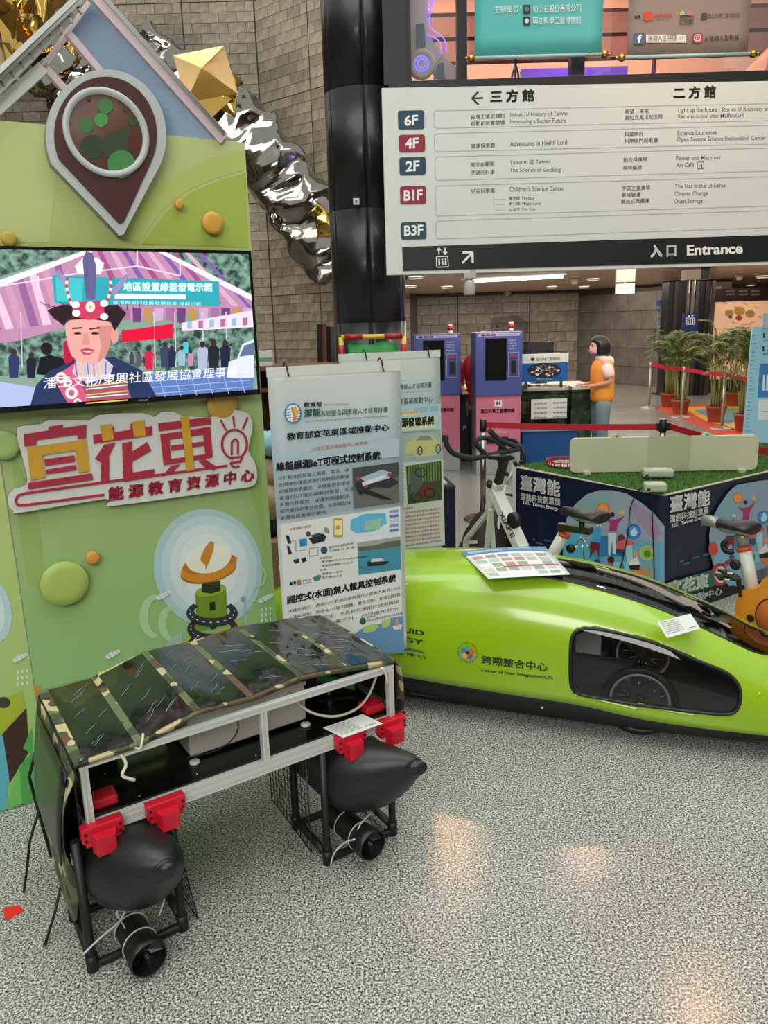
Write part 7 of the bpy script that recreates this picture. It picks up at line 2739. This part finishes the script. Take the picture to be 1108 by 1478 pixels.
def hang(x0, x1, yb, rodx0, rodx1, c, label, fn):
    A, Bq = HB.px(x0, yb), HB.px(x1, yb)
    t = thing('hanging_banner', label, 'banner', (A.x, BY, A.z))
    m = mat('banner' + c, c, .6, bump=.04, bscale=6, vary=.03)
    top = 5.8
    rows = []
    for k in range(12):
        z = A.z + (top - A.z) * k / 11
        rows.append([V((A.x + (Bq.x - A.x) * j / 10, BY + .006 * math.sin(j * 1.3 + k * .8), z)) for j in range(11)])
    MB().loft(rows, m, True, False, closed=False).build('cloth', t, True, solid=.003)
    p, q = HB.px(rodx0, yb + 1), HB.px(rodx1, yb + 1)
    GM = mat('brass_ball', '#c9a34a', .25, 1)
    MB().tube([V((p.x, BY, A.z)), V((q.x, BY, A.z))], .016, mat('rod_pale', '#a9c3c0', .4), 10).build('bottom_rod', t, True)
    for e in (p.x, q.x):
        MB().ball((e, BY, A.z), .034, GM, 14, 8).ball((e + (.045 if e > A.x + .3 else -.045), BY, A.z), .016, GM, 10, 6).build('finial', t, True)
    mb = MB()
    fn(mb)
    mb.build('print', t, True)
    return t


def f1(mb):
    w = pr('#e6efec')
    o = .012
    mb.ptext(HB, 713, 19, 752, 18, 11, '主辦單位：', w, o, .012, 2)
    mb.ptext(HB, 769, 18.5, 838, 16.5, 11, '初上石股份有限公司', w, o, .012, 2)
    mb.ptext(HB, 769, 35.5, 838, 34, 11, '國立科學工藝博物館', w, o, .012, 2)
    for y in (13, 30):
        mb.pp(HB, [(755, y - 6), (765, y - 6), (765, y + 6), (755, y + 6)], pr('#1d2426'), o)
        mb.pell(HB, 760, y, 3, 3.6, pr('#5f7a78' if y < 20 else '#d9dedb'), o + .001)


def f2(mb):
    o = .012
    mb.ptext(HB, 915, 27, 924, 26.5, 5, '主辦', pr('#4a4644'), o, .02, 1)
    mb.pp(HB, [(p[0], p[1]) for p in rrect(928, 17, 942, 30, 4)], pr('#c8402c'), o)
    mb.ptext(HB, 944, 25, 970, 24, 6, 'udnFunLife', pr('#c8402c'), o, .02, 2)
    mb.ptext(HB, 945, 29, 966, 28.5, 2.5, '聯合數位文創', pr('#6a5f5a'), o, .0, 1)
    mb.ptext(HB, 981, 27, 1001, 26, 3.6, 'SHENGYUNG', pr('#2c2a2a'), o, .02, 1)
    mb.ptext(HB, 981, 32, 1001, 31, 4, 'DORAMA', pr('#2c2a2a'), o, .02, 1)
    mb.ptext(HB, 981, 36.5, 1001, 35.5, 4, 'FACTORY', pr('#2c2a2a'), o, .02, 1)
    for k, c in enumerate(('#d9b03a', '#3f9ac0', '#d9703a')):
        mb.pp(HB, [(981 + 6 * k, 22), (987 + 6 * k, 21.5), (987 + 6 * k, 17 - k), (984 + 6 * k, 15), (981 + 6 * k, 18)], pr(c), o)
    mb.pp(HB, [(1012, 19), (1020, 18.5), (1020, 27.5), (1012, 28)], pr('#3b3f4a'), o)
    mb.ptext(HB, 1021, 26.5, 1068, 25, 7, '國立科學工藝博物館', pr('#4a4644'), o, .015, 1)
    mb.pp(HB, rrect(914, 48, 930, 64, 2), pr('#3f5f80'), o)
    mb.ptext(HB, 919.5, 62, 926, 61.5, 11.5, 'f', pr('#e9ecef'), o + .001, .03, 3)
    mb.pp(HB, rrect(932, 50, 990, 61.5, 1), pr('#dedad4'), o)
    mb.ptext(HB, 935, 60, 976, 59, 8.5, '微縮人生特展', pr('#2c2a2a'), o + .001, .012, 2)
    mb.pell(HB, 982.5, 55, 2.2, 2.2, pr('#8a8480'), o + .001, n=12)
    mb.pell(HB, 982.5, 55, 1.3, 1.3, pr('#dedad4'), o + .002, n=12)
    mb.pp(HB, rrect(999, 47, 1014, 62, 4), pr('#a8354f'), o)
    mb.pp(HB, rrect(1001.5, 49.5, 1011.5, 59.5, 3), pr('#e3dcd6'), o + .001)
    mb.pp(HB, rrect(1002.8, 50.8, 1010.2, 58.2, 2.5), pr('#a8354f'), o + .0015)
    mb.pell(HB, 1006.5, 54.5, 2.6, 2.6, pr('#e3dcd6'), o + .002, n=14)
    mb.pell(HB, 1006.5, 54.5, 1.5, 1.5, pr('#a8354f'), o + .0025, n=12)
    mb.ptext(HB, 1017, 60, 1066, 58, 8.5, '# 微縮人生特展', pr('#2c2a2a'), o, .012, 2)


hang(685, 868, 84, 680, 872, '#55b5b3', 'turquoise hanging banner with white writing and gold rod ends above the sign', f1)
hang(904, 1078, 83, 897, 1086, '#8f7f76', 'taupe hanging banner with small logos and gold rod ends, upper right', f2)
# tripod upstairs
q = ony(744, 96, 8.7)
tp = thing('tripod', 'black tripod legs upstairs below the turquoise banner', 'tripod', (q.x, 8.7, 3.5))
for dx, dy in ((-.22, 0), (.22, .05), (.02, .2)):
    MB().tube([(q.x, 8.7, q.z + .03), (q.x + dx, 8.7 + dy, 3.5)], .012, BLACK, 6).build('leg', tp, True)
MB().tube([(q.x, 8.7, q.z), (q.x, 8.7, q.z + .8)], .014, BLACK, 6).build('pole', tp, True)
# illuminated gate figure
GY_ = 8.3
GP = Plane((0, GY_, 0), (1, 0, 0))
gt = thing('mechanical_figure', 'cream and slate mechanical figure with glowing blue disc joint, upstairs left', 'figure', tuple(ony(608, 92, GY_)))
CRE = mat('figure_cream', '#d3bdbb', .4)
SLT = mat('figure_slate', '#3f5f76', .4)


def gprism(pts, m, o, nm, th=.06):
    return MB().prism([GP.px(x, y, o) for x, y in pts], (0, th, 0), m).build(nm, gt, True)


gprism([(590, -20), (616, -20), (618, 45), (628, 66), (640, 80), (622, 100), (596, 82), (592, 60)], CRE, .0, 'upper_limb')
gprism([(600, 35), (612, 33), (614, 66), (600, 72)], SLT, .02, 'slate_plate', .015)
gprism([(625, 70), (662, 100), (665, 114), (634, 114), (618, 98)], CRE, -.01, 'lower_limb')
gprism([(632, 92), (640, 90), (642, 114), (625, 114)], SLT, .02, 'slate_plate', .015)
c_ = GP.px(608, 92, .03)
MB().lathe([(.13, -.06), (.135, .0), (.12, .015), (.09, .015), (.085, .005)], c_, CRE, 36, axis=(0, -1, 0)).build('disc', gt, True)
GLW = mat('glow_violet', (.12, .08, 1), .5, emit=3.5, vary=0)
DK = mat('disc_navy', '#14205a', .3, emit=.6)
MB().lathe([(.086, .003), (.0, .004)], c_, DK, 30, axis=(0, -1, 0)).build('disc_face', gt, True)
mb = MB()
for k in range(24):
    a = 2 * PI * k / 24
    p = c_ + V((math.cos(a) * .066, -.008, math.sin(a) * .066))
    mb.cbox(p, (.009, .004, .009), GLW)
mb.tube([c_ + V((math.cos(a) * .04, -.01, math.sin(a) * .04)) for a in [2 * PI * k / 24 for k in range(24)]], .004, GLW, 5, closed=True)
o = mb.build('disc_lights', gt, True)
o['kind'] = 'stuff'
for P in ([(616, -20), (622, 8), (618, 30)], [(620, 15), (621, 40), (640, 55), (644, 76)], [(616, 50), (634, 60), (637, 78)], [(612, -20), (626, 2), (616, 12)]):
    MB().tube(smooth_pts([GP.px(x, y, .03) for x, y in P], 4), .006, GLW, 6).build('light_strip', gt, True)
# warm lamps upstairs that mirror in the floor
for k, (x, y, lb) in enumerate(((.98, 10.55, 'left'), (3.10, 10.5, 'right'), (2.98, 6.2, 'front'))):
    o = thing('ceiling_spot', 'warm ceiling spot high out of view, the %s one' % lb, 'lamp', (x, y, 5.12 if k == 2 else 6.28))
    if k == 2:
        MB().tube([(0, 0, .02), (0, 0, 6)], .01, BLACK, 6).build('hanging_rod', o)
    MB().lathe([(.13, .02), (.13, -.04), (.11, -.045)], (0, 0, 0), WHITE, 18, caps=False).build('can', o)
    MB().lathe([(.10, -.045), (.001, -.047)], (0, 0, 0), mat('warm_glow' + ('_front' if k == 2 else ''), (1, .52, .26), .5, emit=260 if k == 2 else 700, vary=0), 18).build('bulb', o)

# ================================================================ things left of the pillar and behind the booth
WD = mat('brown_wood', '#6e4229', .5, vary=.1, vscale=12)
q = onz(470, 470, .9)
sh = thing('wooden_shelf', 'open brown wooden shelf crate behind the television and front banner', 'shelf', (-.9, 5.2, 0))
for z in (.3, .95, 1.28):
    MB().box((-1.0, 5.2, z), (-.30, 5.55, z + .025), WD).build('shelf_board', sh, True)
for x in (-1.0, -.62, -.325):
    MB().box((x, 5.2, 0), (x + .025, 5.55, 1.42), WD).build('side_panel', sh, True)
MB().box((-1.0, 5.53, .3), (-.3, 5.55, 1.40), mat('shelf_back', '#4a2a1c', .6)).build('back_panel', sh, True)
MB().box((-1.02, 5.18, 1.42), (-.28, 5.57, 1.45), WD).build('top_board', sh, True)
q = ony(379, 497, 5.3)
o = thing('white_carton', 'small white carton with a green band on top of the wooden shelf', 'box', (q.x, 5.3, 1.45))
MB().box((-.06, -.03, 0), (.06, .06, .10), WHITE).build('body', o, bevel=.003)
MB().box((-.061, -.031, .03), (.061, -.03, .055), pr('#6fa08f')).build('band', o)
o = thing('leaning_frame', 'dark picture frames leaning together beside the black pillar', 'frame', (-.55, 6.4, 0))
for k, (x, c) in enumerate(((458, '#2a2220'), (464, '#6a4636'), (470, '#1d1a1a'))):
    a, b_ = ony(x + 1 - 2, 468 + 2 * k, 6.3 + .05 * k), ony(x - 4 + 6 * (k == 2), 600, 6.3 + .05 * k)
    MB().prism([a, a + V((.04, .03, 0)), V((b_.x + .04, b_.y + .03, .01)), V((b_.x, b_.y, .01))], (.012, .35, 0), mat('frame' + c, c, .3)).build('panel', o, True)
o = thing('clothes_heap', 'heap of brown jacket and navy cloth piled between booth and banner', 'clothes', (-.63, 4.3, 0))
for (x, y, Y_, r_, c, nm) in ((392, 640, 4.35, (.11, .1, .06), '#8fb7c4', 'blue_cloth'), (390, 690, 4.3, (.13, .11, .09), '#8f6f56', 'brown_jacket'), (394, 722, 4.25, (.10, .1, .10), '#a88a6c', 'brown_sleeve'), (392, 752, 4.3, (.12, .12, .09), '#1b2340', 'navy_cloth')):
    c_ = ony(x, y, Y_)
    mb = MB()
    rings = []
    for i in range(11):
        t_ = PI * i / 10
        rings.append([c_ + V((r_[0] * max(math.sin(t_), .01) * math.cos(p), r_[1] * max(math.sin(t_), .01) * math.sin(p), -r_[2] * math.cos(t_) * 1.2)) * (1 + .22 * NZ.noise(V((math.cos(p) * 2 + x, math.sin(p) * 2, t_ * 3)))) for p in [2 * PI * j / 20 for j in range(20)]])
    mb.loft(rings, mat(nm, c, .8, bump=.2), True).build(nm, o, True)
MB().box((-.76, 4.1, 0), (-.50, 4.5, ony(392, 770, 4.3).z), mat('carton_brown', '#8a6747', .7)).build('carton', o, True)

# yellow pipe frame with green cloth
YP = Plane((0, 6.2, 0), (1, .02, 0))
o = thing('pipe_frame', 'yellow and red pipe frame holding a green cloth, before the pillar', 'frame', tuple(ony(537, 500, 6.2)))
YL, RJ = mat('yellow_pipe', '#d9b43a', .4), mat('red_joint', '#a8242c', .4)
tl, tr_ = YP.px(492, 487), YP.px(582, 485)
for p in (tl, tr_):
    MB().tube([p, V((p.x, p.y, .02))], .02, YL, 10).build('upright', o, True)
    MB().tube([V((p.x, p.y - .25, .02)), V((p.x, p.y + .25, .02))], .02, RJ, 10).build('foot_pipe', o, True)
MB().tube([tl, tr_], .02, YL, 10).build('top_pipe', o, True)
for f in (.2, .84):
    c_ = tl.lerp(tr_, f)
    MB().tube([c_ - V((.07, 0, 0)), c_ + V((.07, 0, 0))], .0245, RJ, 10).build('joint', o, True)
for p in (tl, tr_):
    MB().tube([p - V((0, 0, .06)), p - V((0, 0, .2))], .0245, RJ, 10).build('joint', o, True)
rows = []
for k in range(9):
    rows.append([V((tl.x + .05 + (tr_.x - tl.x - .1) * j / 10, 6.2 + .006 * math.sin(j * 1.4), tl.z - .05 - .9 * k / 8 + (.012 * math.sin(j * 1.1) if k == 0 else 0))) for j in range(11)])
MB().loft(rows, mat('green_cloth', '#1f8a3f', .5, bump=.05), True, False, closed=False).build('cloth', o, True, solid=.003)
# tape mark on the floor
P = [onz(x, y, .0008) for x, y in ((2, 1313), (12, 1309), (28, 1307), (34, 1313), (30, 1318), (20, 1322), (12, 1328), (6, 1326), (7, 1320))]
o = thing('floor_tape', 'scrap of bright red tape stuck on the granite floor, lower left', 'tape', tuple(P[0]))
MB().prism(P, (0, 0, .0008), mat('red_tape', '#e01c1c', .5)).build('strip', o, True)
# person things are below
# ================================================================ people
SKIN = mat('skin', '#c9957c', .5, bump=.02)
HAIR = mat('black_hair', '#141214', .45, bump=.2, bscale=80)


def skin_body(name, parent, joints, edges, radii, m, root=0, sub=2):
    me = bpy.data.meshes.new(name)
    me.from_pydata(joints, edges, [])
    o = bpy.data.objects.new(name, me)
    COL.objects.link(o)
    o.parent = parent
    me.materials.append(m)
    o.modifiers.new('skin', 'SKIN').use_smooth_shade = True
    me.skin_vertices or None
    if not me.skin_vertices:
        bpy.context.view_layer.objects.active = o
    for i, r_ in enumerate(radii):
        me.skin_vertices[0].data[i].radius = r_ if isinstance(r_, tuple) else (r_, r_)
    me.skin_vertices[0].data[root].use_root = True
    k = o.modifiers.new('sub', 'SUBSURF')
    k.levels = k.render_levels = sub
    return o


def woman():
    """stands at the counter facing -x (to the left), hands on the top; local z up, scale 1.5 m tall"""
    q = ony(866, 560, 9.35)
    t = thing('person', 'woman with black bob, pink mask, pink hooded shirt, orange vest and jeans at the counter', 'person', (q.x, 9.35, 0))
    S_ = .96
    J, E_, RD = [], [], []

    def j(x, y, z, r_, prev=None):
        J.append((x * S_, y * S_, z * S_))
        RD.append(tuple(v * S_ for v in r_) if isinstance(r_, tuple) else r_ * S_)
        if prev is not None:
            E_.append((prev, len(J) - 1))
        return len(J) - 1
    pel = j(.02, 0, .80, (.13, .11))
    wa = j(.02, 0, .95, (.115, .10), pel)
    ch = j(.02, 0, 1.12, (.135, .105), wa)
    sh = j(.015, 0, 1.24, (.12, .07), ch)
    nk = j(-.01, 0, 1.31, .045, sh)
    hd0 = j(-.035, 0, 1.37, .055, nk)
    for s_ in (-1, 1):
        hip = j(.02, .085 * s_, .74, .085, pel)
        kn = j(.0 + .01 * s_, .09 * s_, .42, .058, hip)
        an = j(.03, .09 * s_, .08, .038, kn)
        j(-.05, .095 * s_, .035, .035, an)
        s1 = j(.02, .145 * s_, 1.215, .05, sh)
        el = j(.075, .20 * s_, 1.0, .036, s1)
        wr = j(-.12, .14 * s_, .955, .024, el)
        j(-.17, .13 * s_, .955, .026, wr)
    skin_body('body', t, J, E_, RD, SKIN)
    # head with face
    hc = V((-.045, 0, 1.425)) * S_
    mb = MB()
    rings = []
    for i in range(17):
        z = -1 + 2 * i / 16
        rr = math.sqrt(max(0, 1 - z * z))
        ring = []
        for k in range(24):
            a = 2 * PI * k / 24
            x, y = math.cos(a) * rr, math.sin(a) * rr
            sx = .098 if x > 0 else .088 - (.012 if z < -.4 else 0)
            ring.append(hc + V((x * sx, y * (.075 - (.012 if z < -.3 else 0)), z * .112)))
        rings.append(ring)
    mb.loft(rings, SKIN, True)
    mb.ball(hc + V((-.092, 0, -.01)), (.014, .011, .02), SKIN, 10, 6)
    for s_ in (-1, 1):
        mb.ball(hc + V((.0, .076 * s_, -.005)), (.014, .008, .026), SKIN, 10, 6)
    hd = mb.build('head', t)
    eb = MB()
    for s_ in (-1, 1):
        eb.ball(hc + V((-.078, .03 * s_, .012)), (.006, .012, .006), mat('eye_dark', '#1a1413', .3), 10, 6)
        eb.tube([hc + V((-.083, .017 * s_, .03)), hc + V((-.078, .042 * s_, .03))], .003, HAIR, 5)
    eb.build('eyes', hd)
    mk = MB()
    rows = []
    for i in range(7):
        a = -1.25 + 2.5 * i / 6
        rows.append([hc + V((-math.cos(a) * (.092 + b_ * .012), math.sin(a) * .078, -.008 - .075 * c_)) for c_, b_ in ((0, .3), (.4, 1.2), (.75, 1), (1, -.4))])
    mk.loft(rows, mat('pink_mask', '#c98fa6', .7), True, False, closed=False)
    mk.build('face_mask', t, solid=.002)
    # bob hair
    mb = MB()
    rings = []
    for i in range(13):
        f = i / 12
        z = .128 - .235 * f
        w = math.sqrt(max(.02, 1 - ((z - .0) / .135) ** 2)) if z > 0 else 1.0 - .15 * (-z / .12)
        ring = []
        for k in range(28):
            a = 2 * PI * k / 28
            x, y = math.cos(a), math.sin(a)
            fr = 1.0
            if z < .05 and x < -.35:
                fr = .55 if z < .035 else .8
            ring.append(hc + V((.016 + x * (.125 if x < 0 else .135) * w * fr, y * .112 * w, z)))
        rings.append(ring)
    mb.loft(rings, HAIR, True)
    mb.build('hair', t, sub=1)
    # vest, shirt sleeves, hood, jeans, shoes, hands
    OV = mat('orange_vest', '#ee9534', .7, bump=.1)
    rings = []
    for z, rx, ry, cx_ in ((.72, .145, .16, .025), (.80, .148, .165, .025), (.92, .14, .155, .025), (1.05, .15, .16, .022), (1.15, .148, .165, .02), (1.22, .125, .155, .02), (1.27, .085, .10, .01)):
        rings.append([V((cx_ + rx * math.cos(a), ry * math.sin(a), z)) * S_ for a in [2 * PI * k / 24 for k in range(24)]])
    MB().loft(rings, OV, True).build('vest', t, sub=1)
    PKS = mat('pink_shirt', '#ecccc2', .75, bump=.1)
    for s_ in (-1, 1):
        MB().tube([V((.02, .11 * s_, 1.21)) * S_, V((.035, .175 * s_, 1.14)) * S_, V((.062, .20 * s_, 1.03)) * S_], [.068, .074, .066], PKS, 14).build('sleeve', t, sub=1)
        MB().tube([V((.02, .08 * s_, .80)) * S_, V((.015, .09 * s_, .62)) * S_, V((.005, .092 * s_, .42)) * S_, V((.025, .092 * s_, .12)) * S_, V((.028, .092 * s_, .07)) * S_], [.105, .10, .078, .064, .066], mat('jeans', '#71858c', .8, bump=.1), 16).build('jeans_leg', t, sub=1)
        MB().ball(V((-.02, .095 * s_, .035)) * S_, (.105, .042, .036), mat('white_shoe', '#c9c7c0', .6), 14, 8).build('shoe', t)
        hb_ = MB()
        w = V((-.17, .13 * s_, .955)) * S_
        hb_.ball(w + V((-.02, 0, 0)), (.042, .032, .015), SKIN, 12, 6)
        for f in range(4):
            y = (f - 1.5) * .016
            L_ = (.052, .06, .056, .044)[f]
            hb_.tube([w + V((-.045, y, .003)), w + V((-.045 - L_ * .55, y * 1.1, .003)), w + V((-.045 - L_, y * 1.15, -.012))], [.0085, .008, .006], SKIN, 7)
        hb_.tube([w + V((-.01, -.028 * s_, 0)), w + V((-.035, -.045 * s_, -.002)), w + V((-.055, -.043 * s_, -.006))], [.010, .009, .007], SKIN, 7)
        hb_.build('hand', t)
    rings = []
    for i in range(13):
        a = PI * 2 * i / 12
        c_ = V((.03 + .075 * math.cos(a), .085 * math.sin(a), 1.27 - .02 * math.cos(a)))
        rings.append(c_ * S_)
    MB().tube(rings[:-1], .036, PKS, 10, closed=True).build('hood', t, sub=1)
    MB().ball(V((.10, 0, 1.235)) * S_, (.055, .085, .07), PKS, 14, 8).build('hood_back', t)
    return t


woman()


def clerk():
    q = ony(692, 500, 9.0)
    t = thing('person', 'person in a red jacket standing behind the right ticket machine, mostly hidden', 'person', (q.x + .06, 9.32, 0))
    t.scale = (.94, .94, .94)
    J = [(0, 0, .86), (-.02, 0, 1.05), (-.06, 0, 1.28), (-.03, 0, 1.40), (.0, 0, 1.47)]
    E_ = [(0, 1), (1, 2), (2, 3), (3, 4)]
    RD = [(.14, .11), (.13, .1), (.16, .1), .05, .06]
    for s_ in (-1, 1):
        b = len(J)
        J += [(.085 * s_, 0, .78), (.09 * s_, .02, .43), (.09 * s_, .03, .07), (.09 * s_, -.06, .035), (.19 * s_ - .03, 0, 1.30), (.22 * s_ - .05, .03, 1.06), (.2 * s_ - .04, -.16, .95)]
        RD += [.085, .06, .04, .035, .055, .042, .03]
        E_ += [(0, b), (b, b + 1), (b + 1, b + 2), (b + 2, b + 3), (2, b + 4), (b + 4, b + 5), (b + 5, b + 6)]
    skin_body('body', t, J, E_, RD, SKIN)
    hd = MB().ball((.02, -.02, 1.545), (.082, .095, .115), SKIN, 18, 12).ball((.02, -.115, 1.54), (.011, .013, .02), SKIN, 8, 6).build('head', t)
    ef = MB()
    for s_ in (-1, 1):
        ef.ball((.02 + .03 * s_, -.108, 1.555), (.011, .005, .005), HAIR, 8, 5)
    ef.build('eyes', hd)
    MB().ball((.02, .0, 1.57), (.094, .10, .118), mat('beige_cap', '#b59a84', .7), 18, 12).build('cap', t)
    RJ_ = mat('red_jacket', '#a81f26', .6, bump=.15)
    rings = []
    for z, rx, ry, cx_ in ((.70, .17, .14, 0), (.85, .175, .145, 0), (1.05, .17, .14, -.02), (1.22, .20, .145, -.05), (1.32, .21, .12, -.05), (1.38, .14, .10, -.04), (1.43, .07, .075, -.03)):
        rings.append([V((cx_ + rx * math.cos(a), ry * math.sin(a), z)) for a in [2 * PI * k / 24 for k in range(24)]])
    MB().loft(rings, RJ_, True).build('jacket', t, sub=1)
    for s_ in (-1, 1):
        MB().tube([(.18 * s_ - .04, 0, 1.34), (.225 * s_ - .05, .02, 1.18), (.23 * s_ - .05, .03, 1.05), (.205 * s_ - .045, -.10, .98)], [.07, .066, .058, .046], RJ_, 14).build('sleeve', t, sub=1)
        MB().tube([(.08 * s_, 0, .84), (.09 * s_, .02, .43), (.09 * s_, .03, .06)], [.1, .08, .066], mat('dark_trousers', '#23252b', .8), 14).build('trouser_leg', t, sub=1)
        MB().ball((.09 * s_, -.04, .035), (.042, .11, .036), BLACK, 14, 8).build('shoe', t)
        hb_ = MB()
        w = V((.2 * s_ - .04, -.19, .945))
        hb_.ball(w, (.034, .04, .016), SKIN, 12, 6)
        for f in range(4):
            x = (f - 1.5) * .016
            hb_.tube([w + V((x, -.03, 0)), w + V((x, -.06, 0)), w + V((x, -.08 - (.006 if f in (1, 2) else 0), -.014))], [.0085, .008, .006], SKIN, 7)
        hb_.tube([w + V((-.025 * s_, .0, 0)), w + V((-.045 * s_, -.025, -.004)), w + V((-.045 * s_, -.045, -.008))], [.010, .009, .007], SKIN, 7)
        hb_.build('hand', t)


clerk()
